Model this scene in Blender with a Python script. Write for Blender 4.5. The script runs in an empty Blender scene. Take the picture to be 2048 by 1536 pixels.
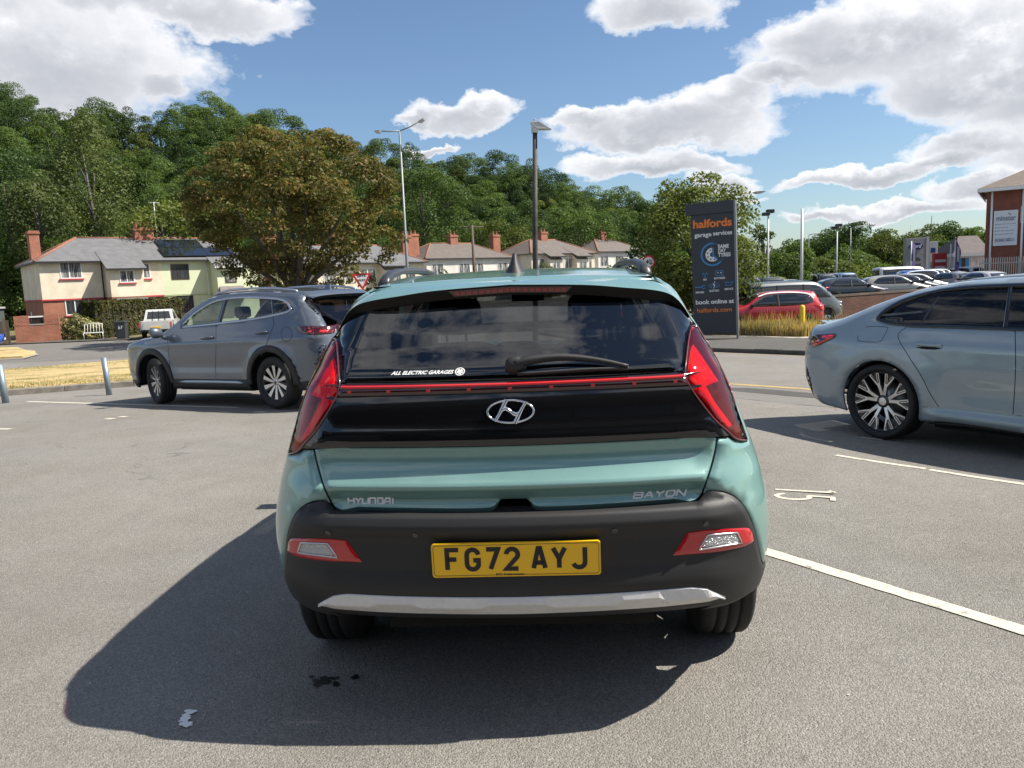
import bpy, bmesh, math, random
import numpy as np
from mathutils import Vector, Matrix
from mathutils.geometry import delaunay_2d_cdt
R_ = math.radians
# ------------------------------------------------------------------ camera (pixels below are in the 2048 x 1536 photograph)
FPX, CAMH, PITCH, ROLL = 1538.0, 1.44, R_(7.6), R_(2.3)
scene = bpy.context.scene; COL = scene.collection
cam = bpy.data.cameras.new('camera'); cam.sensor_width = 36; cam.lens = 36 * FPX / 2048; cam.clip_start = .05; cam.clip_end = 6000
camo = bpy.data.objects.new('camera', cam); COL.objects.link(camo); scene.camera = camo
camo.matrix_world = Matrix.Translation((0, 0, CAMH)) @ Matrix.Rotation(math.pi/2 - PITCH, 4, 'X') @ Matrix.Rotation(-ROLL, 4, 'Z')
# ------------------------------------------------------------------ sky, sun, exposure
SUN = Vector((.85, -.01, 1.0)).normalized()
world = bpy.data.worlds.new('World'); scene.world = world; world.use_nodes = True
def build_sky():
    nt = world.node_tree; nt.nodes.clear(); L = nt.links.new
    def N(t, **k):
        n = nt.nodes.new('ShaderNode' + t)
        for a, v in k.items(): setattr(n, a, v)
        return n
    def mth(op, a, b=0.0, c=None, clamp=False):
        n = N('Math', operation=op, use_clamp=clamp)
        for i, v in enumerate((a, b, c)):
            if v is None: continue
            if isinstance(v, (int, float)): n.inputs[i].default_value = v
            else: L(v, n.inputs[i])
        return n.outputs[0]
    def dot(v, w):
        n = N('VectorMath', operation='DOT_PRODUCT'); L(v, n.inputs[0]); n.inputs[1].default_value = w; return n.outputs['Value']
    sky = N('TexSky'); sky.sky_type = 'NISHITA'; sky.sun_disc = False; sky.air_density = 1.0; sky.dust_density = .6; sky.ozone_density = 1.6
    sky.sun_elevation = math.asin(SUN.z); sky.sun_rotation = math.atan2(SUN.x, SUN.y)
    tc = N('TexCoord'); d0 = tc.outputs['Generated']; d = d0
    def warp(src, scale, amt, det):
        mp = N('Mapping'); L(d0, mp.inputs[0]); mp.inputs['Scale'].default_value = (1, 1, 1.5)
        n = N('TexNoise'); L(mp.outputs[0], n.inputs['Vector']); n.inputs['Scale'].default_value = scale; n.inputs['Detail'].default_value = det; n.inputs['Roughness'].default_value = .58
        v = N('VectorMath', operation='MULTIPLY_ADD'); L(n.outputs['Color'], v.inputs[0]); v.inputs[1].default_value = (amt,)*3; v.inputs[2].default_value = (-amt/2,)*3
        a = N('VectorMath', operation='ADD'); L(src, a.inputs[0]); L(v.outputs[0], a.inputs[1]); return a.outputs[0]
    dw = warp(d0, 9.0, .10, 7)
    def noise(scale, det, rough, stretch=(1, 1, 1.9), off=(0, 0, 0), dist=0.0):
        m = N('Mapping'); L(d, m.inputs[0]); m.inputs['Scale'].default_value = stretch; m.inputs['Location'].default_value = off
        n = N('TexNoise'); L(m.outputs[0], n.inputs['Vector']); n.inputs['Scale'].default_value = scale; n.inputs['Detail'].default_value = det; n.inputs['Roughness'].default_value = rough; n.inputs['Distortion'].default_value = dist
        return n.outputs['Fac']
    # cumulus heaps seen over the street: direction (photo pixels) and half sizes
    heaps = [(110, 125, 265, 98), (325, 172, 70, 36), (250, -5, 310, 40), (-180, 60, 300, 170), (905, 228, 140, 32), (985, 205, 66, 30), (820, 242, 62, 20), (1320, 22, 125, 52),
             (1330, 256, 240, 46), (1455, 208, 100, 38), (1170, 238, 80, 28), (1320, 330, 175, 30), (1450, 362, 90, 22), (1830, 78, 275, 95), (1960, 160, 190, 62), (1640, 58, 115, 48), (1555, 160, 100, 28),
             (1700, 354, 145, 20), (1965, 288, 115, 30), (1870, 328, 100, 17), (1800, 420, 165, 16), (1985, 374, 105, 20), (1640, 442, 95, 12), (860, 292, 55, 12), (2250, 120, 240, 200), (1480, 395, 70, 12)]
    m = b_ = None
    for px, py, rx, ry in heaps:
        x, y = (px - 1024) / FPX, -(py - 768) / FPX; c, s = math.cos(ROLL), math.sin(ROLL); u, v = x*c + y*s, -x*s + y*c
        q = Vector((u, math.cos(PITCH) + v*math.sin(PITCH), -math.sin(PITCH) + v*math.cos(PITCH))); k = q.length; q.normalize()
        U = Vector((q.y, -q.x, 0)).normalized(); V = U.cross(q); V = V if V.z > 0 else -V
        a = dot(dw, U * (k * FPX / rx / k**2)); b = dot(dw, V * (k * FPX / ry / k**2))
        e = mth('MULTIPLY_ADD', b, b, mth('MULTIPLY', a, a)); f = mth('SUBTRACT', 1.0, e)
        w = mth('POWER', mth('MAXIMUM', mth('ADD', f, .6), .001), 2.0); wb = mth('MULTIPLY', w, mth('MAXIMUM', mth('MINIMUM', b, 1.2), -1.2))
        if m is None: m, sw, sb = f, w, wb
        else: m = mth('MAXIMUM', m, f); sw = mth('ADD', sw, w); sb = mth('ADD', sb, wb)
    b_ = mth('DIVIDE', sb, mth('ADD', sw, .01))
    n1 = noise(5.0, 9, .62, off=(3.1, 1.7, .4), dist=.25); n2 = noise(15.0, 7, .6, (1, 1, 1.5)); n3 = noise(34.0, 5, .62, (1, 1, 1.3), (2.2, 5.1, 3.3))
    front = mth('MULTIPLY', mth('SUBTRACT', dot(d, (0, 1, 0)), .25), 5.0, clamp=True)
    mf = mth('MULTIPLY_ADD', mth('SUBTRACT', n1, .5), 2.2, mth('MAXIMUM', mth('MULTIPLY_ADD', m, 1.9, -.35), -1.7)); mf = mth('MULTIPLY_ADD', mth('SUBTRACT', n2, .5), 1.8, mf); mf = mth('MULTIPLY_ADD', mth('SUBTRACT', n3, .5), 1.0, mf)
    # elsewhere: the same broken cumulus
    ng = noise(2.6, 9, .6, (1, 1, 2.2), (7.3, 2.2, 1.1), .3); mg = mth('MULTIPLY', mth('SUBTRACT', ng, .505), 9.0); mg = mth('MULTIPLY_ADD', mth('SUBTRACT', n2, .5), 1.3, mg)
    mm = N('Mix'); mm.data_type = 'FLOAT'; L(front, mm.inputs[0]); L(mg, mm.inputs[2]); L(mf, mm.inputs[3]); dens = mm.outputs[0]
    alpha = mth('SMOOTH_MIN', mth('MULTIPLY', mth('ADD', dens, .02), 1.5, clamp=True), 1.0, .05); alpha = mth('MULTIPLY', alpha, .97, clamp=True)
    # bright crests and thin rims, grey flat bases where the heap is thick
    bb = N('Mix'); bb.data_type = 'FLOAT'; L(front, bb.inputs[0]); bb.inputs[2].default_value = .1; L(b_, bb.inputs[3])
    thick = mth('MULTIPLY', mth('SUBTRACT', dens, .25), .75, clamp=True)
    base = mth('MULTIPLY_ADD', bb.outputs[0], -.62, .50); base = mth('MULTIPLY_ADD', mth('SUBTRACT', n1, .5), -.6, base); base = mth('MULTIPLY_ADD', mth('SUBTRACT', n3, .5), -.9, base); base = mth('MULTIPLY_ADD', mth('SUBTRACT', n2, .5), -1.3, base, True)
    shade = mth('MULTIPLY', thick, base, clamp=True)
    cr = N('ValToRGB'); L(shade, cr.inputs[0]); el = cr.color_ramp.elements; el[0].position = 0; el[0].color = (7.1, 7.15, 7.3, 1); el[1].position = .85; el[1].color = (2.6, 2.75, 3.1, 1); e2 = el.new(.35); e2.color = (4.7, 4.8, 5.1, 1)
    tint = N('Mix'); tint.data_type = 'RGBA'; tint.blend_type = 'MULTIPLY'; tint.inputs[0].default_value = 1; L(sky.outputs[0], tint.inputs[6]); tint.inputs[7].default_value = (.70, .78, .85, 1)
    mx = N('Mix'); mx.data_type = 'RGBA'; L(alpha, mx.inputs[0]); L(tint.outputs[2], mx.inputs[6]); L(cr.outputs[0], mx.inputs[7])
    bg = N('Background'); bg.inputs[1].default_value = .08; L(mx.outputs[2], bg.inputs[0]); wo = N('OutputWorld'); L(bg.outputs[0], wo.inputs[0])
build_sky()
world.cycles.sampling_method = 'MANUAL'; world.cycles.sample_map_resolution = 512
sl = bpy.data.lights.new('sun', 'SUN'); sl.energy = 4.4; sl.angle = R_(.53); sl.color = (1, .93, .82)
so = bpy.data.objects.new('sun', sl); COL.objects.link(so); so.rotation_euler = SUN.to_track_quat('Z', 'Y').to_euler()
scene.view_settings.view_transform = 'Standard'; scene.view_settings.look = 'None'; scene.view_settings.exposure = .95; scene.view_settings.gamma = 1
scene.cycles.use_denoising = True; scene.cycles.max_bounces = 8; scene.cycles.transparent_max_bounces = 24; scene.cycles.caustics_reflective = False; scene.cycles.caustics_refractive = False
# ------------------------------------------------------------------ camera rays and implicit car bodies (numpy only)
def ray(px, py):
    x = (px - 1024.0) / FPX; y = -(py - 768.0) / FPX
    c, s = math.cos(ROLL), math.sin(ROLL)
    u = x * c + y * s; v = -x * s + y * c
    return np.array([u, math.cos(PITCH) + v * math.sin(PITCH), -math.sin(PITCH) + v * math.cos(PITCH)])
def gnd(px, py, z=0.0):
    d = ray(px, py); t = (z - CAMH) / d[2]
    return np.array([d[0] * t, d[1] * t, z])
def at(px, py, Y):
    d = ray(px, py); t = Y / d[1]
    return np.array([d[0] * t, Y, CAMH + d[2] * t])
def topix(p):
    q = np.asarray(p, float) - np.array([0, 0, CAMH])
    d = np.array([0, math.cos(PITCH), -math.sin(PITCH)]); up = np.array([0, math.sin(PITCH), math.cos(PITCH)])
    u = q[..., 0]; v = q @ up; w = q @ d
    c, s = math.cos(ROLL), math.sin(ROLL)
    x = u * c - v * s; y = u * s + v * c
    return np.stack([1024 + FPX * x / w, 768 - FPX * y / w], -1)

def sstep(a, b, x):
    t = np.clip((x - a) / (b - a), 0, 1); return t * t * (3 - 2 * t)

def G(y, x=0.0):
    # the car park falls away from the camera, then the street runs level
    t = np.asarray(y, float) - 7.0
    s_ = np.where(t < -1, 0, np.where(t < 1, (t + 1)**2 / 4, t))
    return -.05 * np.minimum(s_, 21.0) - .10 * sstep(1.5, 3.5, np.asarray(x, float)) * sstep(3.5, 6.5, np.asarray(y, float))
def gndT(px, py):
    d = ray(px, py); lo, hi = 1.0, 400.0
    o = np.array([0, 0, CAMH])
    for _ in range(50):
        m = (lo + hi) / 2; p = o + d * m / d[1]
        if p[2] > G(p[1], p[0]): lo = m
        else: hi = m
    p = o + d * lo / d[1]; return np.array([p[0], p[1], float(G(p[1], p[0]))])

class Tab:
    """smoothed 1-D profile through knots"""
    def __init__(s, knots, sm=0.02, n=900):
        k = np.array(sorted(knots), float); x, y = k[:, 0], k[:, 1]
        s.lo, s.hi = x[0] - .4, x[-1] + .4
        h = np.diff(x); dl = np.diff(y) / h
        m = np.zeros(len(x)); m[0], m[-1] = dl[0], dl[-1]
        for i in range(1, len(x) - 1):                      # monotone cubic slopes
            if dl[i-1] * dl[i] > 0:
                w1 = 2*h[i] + h[i-1]; w2 = h[i] + 2*h[i-1]
                m[i] = (w1 + w2) / (w1 / dl[i-1] + w2 / dl[i])
        g = np.linspace(s.lo, s.hi, n); i = np.clip(np.searchsorted(x, g) - 1, 0, len(h) - 1)
        t = (g - x[i]) / h[i]; tc = np.clip(t, 0, 1)
        v = (2*tc**3-3*tc**2+1)*y[i] + (tc**3-2*tc**2+tc)*h[i]*m[i] + (-2*tc**3+3*tc**2)*y[i+1] + (tc**3-tc**2)*h[i]*m[i+1]
        v = v + np.where(t < 0, (g - x[0]) * m[0], 0) + np.where(t > 1, (g - x[-1]) * m[-1], 0)
        st = g[1] - g[0]; r = max(1, int(3 * sm / st)); kk = np.exp(-.5 * (np.arange(-r, r+1) * st / max(sm, 1e-6))**2); kk /= kk.sum()
        e0 = v[0] + (np.arange(-r, 0)) * (v[1]-v[0]); e1 = v[-1] + (np.arange(1, r+1)) * (v[-1]-v[-2])
        s.g = g; s.v = np.convolve(np.concatenate([e0, v, e1]), kk, 'valid'); s.d = np.gradient(s.v, st)
    def __call__(s, q): return np.interp(q, s.g, s.v)
    def der(s, q): return np.interp(q, s.g, s.d)

def smax(r, *a):
    A = np.stack(a); U = np.maximum(A + r, 0)
    return np.minimum(A.max(0), -r) + np.sqrt((U * U).sum(0))

def sstep(a, b, x):
    t = np.clip((x - a) / (b - a), 0, 1); return t * t * (3 - 2 * t)

class Body:
    """car skin as a rounded intersection of a side, plan and end profile; local frame: x right, y forward from the rear bumper, z up"""
    def __init__(s, loc, yaw, top, rear, front, wz, wy, crown=.05, kr=.12, kf=.12, rs=.2, rt=.1, z0=.2, dW=None, dR=None, rb=.04, smt=.03, smr=.02, smw=.03, pitch=0.0, ff=None):
        s.loc = np.array(loc, float); s.yaw = yaw; s.pitch = pitch
        s.T = Tab(top, smt, 2000); s.R = Tab(rear, smr, 2400); s.F = Tab(front, .03); s.wz = Tab(wz, smw); s.wy = Tab(wy, .05)
        s.crown, s.kr, s.kf, s.rs, s.rt, s.z0, s.dW, s.dR, s.rb = crown, kr, kf, rs, rt, z0, dW, dR, rb
        c, n = math.cos(yaw), math.sin(yaw); s.M = np.array([[c, -n, 0], [n, c, 0], [0, 0, 1.]]) @ np.array([[1, 0, 0], [0, math.cos(pitch), -math.sin(pitch)], [0, math.sin(pitch), math.cos(pitch)]])
    def f(s, P):
        x, y, z = np.abs(P[..., 0]), P[..., 1], P[..., 2]
        w = s.wz(z) - s.wy(y)
        if s.dW: w = w + s.dW(y, z)
        c = (x - w) / np.sqrt(1 + s.wz.der(z)**2)
        a = (z - s.T(y) + s.crown * x * x) / np.sqrt(1 + s.T.der(y)**2)
        R = s.R(z) + s.kr * x * x
        if s.dR: R = R + s.dR(x, z)
        b = (R - y) / np.sqrt(1 + s.R.der(z)**2)
        d = (y - s.F(z) + s.kf * x * x) / np.sqrt(1 + s.F.der(z)**2)
        rs = s.rs(z) if callable(s.rs) else s.rs
        g = smax(rs, c, b, d)
        return smax(s.rb, smax(s.rt, g, a), s.z0 - z)
    def grad(s, P, e=2e-3):
        g = np.zeros_like(P)
        for i in range(3):
            d = np.zeros(3); d[i] = e
            g[:, i] = s.f(P + d) - s.f(P - d)
        return g / np.maximum(np.linalg.norm(g, axis=1, keepdims=True), 1e-9)
    def hit(s, O, D, tmax, n=40):
        O = np.asarray(O, float).reshape(-1, 3); D = np.asarray(D, float).reshape(-1, 3)
        D = D / np.linalg.norm(D, axis=1, keepdims=True)
        if len(D) == 1: D = np.repeat(D, len(O), 0)
        if len(O) == 1: O = np.repeat(O, len(D), 0)
        N = len(O); lo = np.zeros(N); hi = np.full(N, float(tmax)); best = np.full(N, 1e9); tb = np.zeros(N); found = np.zeros(N, bool)
        prev = np.zeros(N)
        for k in range(1, n + 1):
            t = np.full(N, tmax * k / n); v = s.f(O + D * t[:, None])
            new = (~found) & (v < 0); lo[new] = prev[new]; hi[new] = t[new]; found |= new
            m = (~found) & (v < best); best[m] = v[m]; tb[m] = t[m]
            prev = t
        for _ in range(22):
            mid = (lo + hi) / 2; v = s.f(O + D * mid[:, None]); ins = v < 0
            hi = np.where(ins, mid, hi); lo = np.where(ins, lo, mid)
        t = np.where(found, (lo + hi) / 2, tb)
        return O + D * t[:, None], found
    def world(s, P): return np.asarray(P) @ s.M.T + s.loc
    def local(s, P): return (np.asarray(P) - s.loc) @ s.M
    # points on the skin
    def pix(s, pts):
        D = np.array([ray(*p) for p in pts]) @ s.M; O = s.local(np.array([[0, 0, CAMH]]))
        dist = np.linalg.norm(O) + 4.0
        D = D / np.linalg.norm(D, axis=1, keepdims=True)
        P, ok = s.hit(O, D, dist, 400)
        if not ok.all():                                  # just off the silhouette: slide onto the nearest skin
            for i in np.where(~ok)[0]:
                p = P[i:i+1]
                for _ in range(8): p = p - s.grad(p) * s.f(p)[:, None]
                P[i] = p[0]
        return P
    def side(s, pts, sg=1):
        q = np.array(pts, float); O = np.stack([np.full(len(q), 1.6 * sg), q[:, 0], q[:, 1]], 1)
        return s.hit(O, [[-sg, 0, 0]], 1.6, 40)[0]
    def rearp(s, pts):
        q = np.array(pts, float); O = np.stack([q[:, 0], np.full(len(q), -.5), q[:, 1]], 1)
        return s.hit(O, [[0, 1, 0]], 3, 80)[0]
    def frontp(s, pts):
        q = np.array(pts, float); O = np.stack([q[:, 0], np.full(len(q), 6.), q[:, 1]], 1)
        return s.hit(O, [[0, -1, 0]], 5, 100)[0]
    def topp(s, pts):
        q = np.array(pts, float); O = np.stack([q[:, 0], q[:, 1], np.full(len(q), 2.6)], 1)
        return s.hit(O, [[0, 0, -1]], 2.2, 60)[0]
    # charts: world-ish metric 2-D coordinates <-> skin
    def to_chart(s, P, ch):
        P = np.asarray(P)
        k = ch[0]
        if k == 'cyl': return np.stack([np.arctan2(P[:, 0], ch[1] - P[:, 1]) * .8, P[:, 2]], 1)
        if k == 'sec': return np.stack([P[:, 1], np.arctan2(P[:, 2] - ch[1], P[:, 0] * ch[2]) * .8], 1)
        if k == 'side': return P[:, 1:3].copy()
        if k in ('rear', 'front'): return P[:, [0, 2]].copy()
        if k == 'top': return P[:, :2].copy()
    def from_chart(s, q, ch):
        k = ch[0]
        if k == 'cyl':
            t = q[:, 0] / .8; O = np.stack([np.sin(t) * 3, ch[1] - np.cos(t) * 3, q[:, 1]], 1)
            return s.hit(O, np.stack([-np.sin(t), np.cos(t), 0 * t], 1), 3, 40)[0]
        if k == 'sec':
            t = q[:, 1] / .8; O = np.stack([np.cos(t) * 1.8 * ch[2], q[:, 0], ch[1] + np.sin(t) * 1.8], 1)
            return s.hit(O, np.stack([-np.cos(t) * ch[2], 0 * t, -np.sin(t)], 1), 1.8, 40)[0]
        if k == 'side': return s.side(q, ch[1])
        if k == 'rear': return s.rearp(q)
        if k == 'front': return s.frontp(q)
        if k == 'top': return s.topp(q)

def curve(segs, step=None, n=8, closed=True):
    """list of segments (each a list of points, Catmull-Rom inside, corner at the joins) -> polyline"""
    out = []
    for sg in segs:
        p = np.array(sg, float)
        if len(p) == 2: out += [p[0] + (p[1] - p[0]) * t for t in np.linspace(0, 1, n + 1)[:-1]]; continue
        e = np.vstack([2 * p[0] - p[1], p, 2 * p[-1] - p[-2]])
        for i in range(len(p) - 1):
            a, b, c, d = e[i:i+4]
            for t in np.linspace(0, 1, n + 1)[:-1]:
                out.append(.5 * (2*b + (c-a)*t + (2*a-5*b+4*c-d)*t*t + (3*b-a-3*c+d)*t**3))
    out.append(np.array(segs[-1][-1], float))
    if closed and np.linalg.norm(out[0] - out[-1]) < 1e-6: out.pop()
    return np.array(out)

def resample(P, step, closed=True):
    Q = np.vstack([P, P[:1]]) if closed else P
    out = []
    for a, b in zip(Q[:-1], Q[1:]):
        n = max(1, int(round(np.linalg.norm(b - a) / step)))
        out += [a + (b - a) * k / n for k in range(n)]
    if not closed: out.append(Q[-1])
    return np.array(out)

def thin(P, step):
    """drop crowded points but keep corners"""
    keep = [0]; n = len(P)
    for i in range(1, n):
        d = np.linalg.norm(P[i] - P[keep[-1]])
        a = P[i] - P[i-1]; b = P[(i+1) % n] - P[i]
        turn = abs(math.atan2(a[0]*b[1]-a[1]*b[0], a @ b))
        if d >= step * .8 or (turn > .35 and d > step * .1): keep.append(i)
    return P[keep]

def inside(poly, q):
    x, y = q[:, 0], q[:, 1]; r = np.zeros(len(q), bool)
    x1, y1 = poly[:, 0], poly[:, 1]; x2, y2 = np.roll(x1, -1), np.roll(y1, -1)
    for a, b, c, d in zip(x1, y1, x2, y2):
        if b == d: continue
        m = ((b > y) != (d > y)) & (x < (c - a) * (y - b) / (d - b) + a); r ^= m
    return r
def segdist(poly, q):
    best = np.full(len(q), 1e9); nx = np.roll(poly, -1, 0)
    for a, b in zip(poly, nx):
        ab = b - a; l = ab @ ab
        if l < 1e-16: continue
        t = np.clip(((q - a) @ ab) / l, 0, 1); best = np.minimum(best, np.linalg.norm(q - a - t[:, None] * ab, axis=1))
    return best
# ------------------------------------------------------------------ objects, materials, meshes
def tag(o, label=None, cat=None, group=None, kind=None):
    if label: o['label'] = label
    if cat: o['category'] = cat
    if group: o['group'] = group
    if kind: o['kind'] = kind
    return o
def empty(name, loc=(0, 0, 0), rz=0.0, parent=None):
    o = bpy.data.objects.new(name, None); COL.objects.link(o); o.location = loc; o.rotation_euler = (0, 0, rz); o.empty_display_size = .2
    if parent: o.parent = parent
    return o
def link(name, me, parent=None, mats=()):
    o = bpy.data.objects.new(name, me); COL.objects.link(o)
    if parent: o.parent = parent
    for m in mats: me.materials.append(m)
    return o
def copy_tree(o, parent=None):
    c = o.copy(); COL.objects.link(c); c.parent = parent
    for ch in list(o.children): copy_tree(ch, c)
    return c

_M = {}
def nodes_of(name):
    m = bpy.data.materials.new(name); m.use_nodes = True; nt = m.node_tree; nt.nodes.clear()
    out = nt.nodes.new('ShaderNodeOutputMaterial')
    return m, nt, out
class NB:
    """tiny node builder"""
    def __init__(s, nt): s.nt = nt
    def n(s, typ, **kw):
        nd = s.nt.nodes.new('ShaderNode' + typ)
        for k, v in kw.items():
            if k.startswith('i_'):
                key = k[2:].replace('_', ' ')
                key = int(key) if key.isdigit() else key
                sk = nd.inputs[key]
                if hasattr(v, 'is_linked') or hasattr(v, 'links'): s.nt.links.new(v, sk)
                else:
                    if sk.type == 'RGBA' and len(v) == 3: v = (*v, 1)
                    sk.default_value = v
            else: setattr(nd, k, v)
        return nd
    def link(s, a, b): s.nt.links.new(a, b)
    def coord(s, kind='Object', scale=1.0):
        tc = s.n('TexCoord'); o = tc.outputs[kind]
        if scale != 1.0:
            mp = s.n('VectorMath', operation='MULTIPLY'); s.link(o, mp.inputs[0])
            mp.inputs[1].default_value = scale if hasattr(scale, '__len__') else (scale,) * 3; o = mp.outputs[0]
        return o
    def pos(s): return s.n('NewGeometry').outputs['Position']
    def noise(s, vec, scale, detail=3, rough=.55, out='Fac', dist=0.0):
        nd = s.n('TexNoise'); s.link(vec, nd.inputs['Vector']); nd.inputs['Scale'].default_value = scale; nd.inputs['Detail'].default_value = detail; nd.inputs['Roughness'].default_value = rough; nd.inputs['Distortion'].default_value = dist
        return nd.outputs[out]
    def ramp(s, fac, stops):
        nd = s.n('ValToRGB'); s.link(fac, nd.inputs[0]); el = nd.color_ramp.elements
        while len(el) < len(stops): el.new(.5)
        for e, (p, c) in zip(el, stops): e.position = p; e.color = (*c, 1) if hasattr(c, '__len__') else (c, c, c, 1)
        return nd.outputs[0]
    def math(s, op, a, b=0.0, c=None):
        nd = s.n('Math', operation=op)
        for i, v in enumerate((a, b, c)):
            if v is None: continue
            if isinstance(v, (int, float)): nd.inputs[i].default_value = v
            else: s.link(v, nd.inputs[i])
        return nd.outputs[0]
    def mix(s, f, a, b, mode='MIX'):
        nd = s.n('MixRGB', blend_type=mode)
        for i, v in enumerate((f, a, b)):
            if isinstance(v, (int, float)): nd.inputs[i].default_value = v if i == 0 else (v, v, v, 1)
            elif isinstance(v, tuple): nd.inputs[i].default_value = (*v[:3], 1)
            else: s.link(v, nd.inputs[i])
        return nd.outputs[0]
    def bump(s, h, strength=.3, dist=.01):
        nd = s.n('Bump'); s.link(h, nd.inputs['Height']); nd.inputs['Strength'].default_value = strength; nd.inputs['Distance'].default_value = dist
        return nd.outputs[0]

def P(name, col, rough=.5, metal=0.0, coat=0.0, noise=None, bump=None, spec=.5, emit=None, var=None, croug=.03, vcol=None):
    """principled material; noise=(scale, amount) mottles the colour, bump=(scale, strength, dist)"""
    if name in _M: return _M[name]
    m, nt, out = nodes_of(name); b = NB(nt); p = b.n('BsdfPrincipled'); b.link(p.outputs[0], out.inputs[0])
    p.inputs['Base Color'].default_value = (*col, 1); p.inputs['Roughness'].default_value = rough; p.inputs['Metallic'].default_value = metal
    p.inputs['Coat Weight'].default_value = coat; p.inputs['Coat Roughness'].default_value = croug; p.inputs['Specular IOR Level'].default_value = spec
    c = None
    if noise:
        n = b.noise(b.coord('Object'), noise[0], 4, .6)
        f = b.ramp(n, [(.3, 1 - noise[1]), (.7, 1 + noise[1])])
        c = b.mix(1.0, col, f, 'MULTIPLY')
    if var:                                                    # per-object shade
        oi = b.n('ObjectInfo'); f = b.ramp(oi.outputs['Random'], [(0, 1 - var), (1, 1 + var)])
        c = b.mix(1.0, c if c is not None else col, f, 'MULTIPLY')
    if c is not None: b.link(c, p.inputs['Base Color'])
    if bump:
        h = b.noise(b.coord('Object'), bump[0], 3, .6); b.link(b.bump(h, bump[1], bump[2]), p.inputs['Normal'])
    if emit: p.inputs['Emission Color'].default_value = (*emit[0], 1); p.inputs['Emission Strength'].default_value = emit[1]
    _M[name] = m; return m

def paint(name, col, metal=.4, rough=.38, dirt=.05):
    if name in _M: return _M[name]
    m, nt, out = nodes_of(name); b = NB(nt); p = b.n('BsdfPrincipled'); b.link(p.outputs[0], out.inputs[0])
    oc = b.coord('Object')
    n = b.noise(oc, 3.0, 5, .65); f = b.ramp(n, [(.35, 1 - dirt), (.65, 1 + dirt)])
    fl = b.noise(oc, 900.0, 1, .5); f2 = b.ramp(fl, [(.35, .93), (.65, 1.07)])
    b.link(b.mix(1.0, b.mix(1.0, col, f, 'MULTIPLY'), f2, 'MULTIPLY'), p.inputs['Base Color'])
    p.inputs['Metallic'].default_value = metal; p.inputs['Roughness'].default_value = rough
    p.inputs['Coat Weight'].default_value = 1.0
    d = b.ramp(b.noise(oc, 7.0, 5, .7), [(.4, .02), (.75, .10)]); b.link(d, p.inputs['Coat Roughness'])
    _M[name] = m; return m

def glass(name, tint=(.35, .38, .38), rough=0.0, ior=1.5):
    """thin pane: tinted see-through plus a mirror coat by Fresnel"""
    if name in _M: return _M[name]
    m, nt, out = nodes_of(name); b = NB(nt)
    t = b.n('BsdfTransparent'); t.inputs[0].default_value = (*tint, 1)
    g = b.n('BsdfGlossy'); g.inputs['Color'].default_value = (1, 1, 1, 1); g.inputs['Roughness'].default_value = rough
    fr = b.n('Fresnel'); bf = b.n('NewGeometry').outputs['Backfacing']; b.link(b.math('MULTIPLY_ADD', bf, 1/ior - ior, ior), fr.inputs['IOR'])
    mx = b.n('MixShader'); b.link(fr.outputs[0], mx.inputs[0]); b.link(t.outputs[0], mx.inputs[1]); b.link(g.outputs[0], mx.inputs[2]); b.link(mx.outputs[0], out.inputs[0])
    _M[name] = m; return m

def mesh_pd(name, V, F, mats=(), smooth=False, parent=None, mi=None):
    me = bpy.data.meshes.new(name); me.from_pydata([tuple(v) for v in V], [], [tuple(f) for f in F])
    for m in mats: me.materials.append(m)
    if mi is not None: me.polygons.foreach_set('material_index', np.array(mi, np.int32))
    if smooth: me.polygons.foreach_set('use_smooth', [True] * len(me.polygons))
    me.update()
    return link(name, me, parent)

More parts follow.
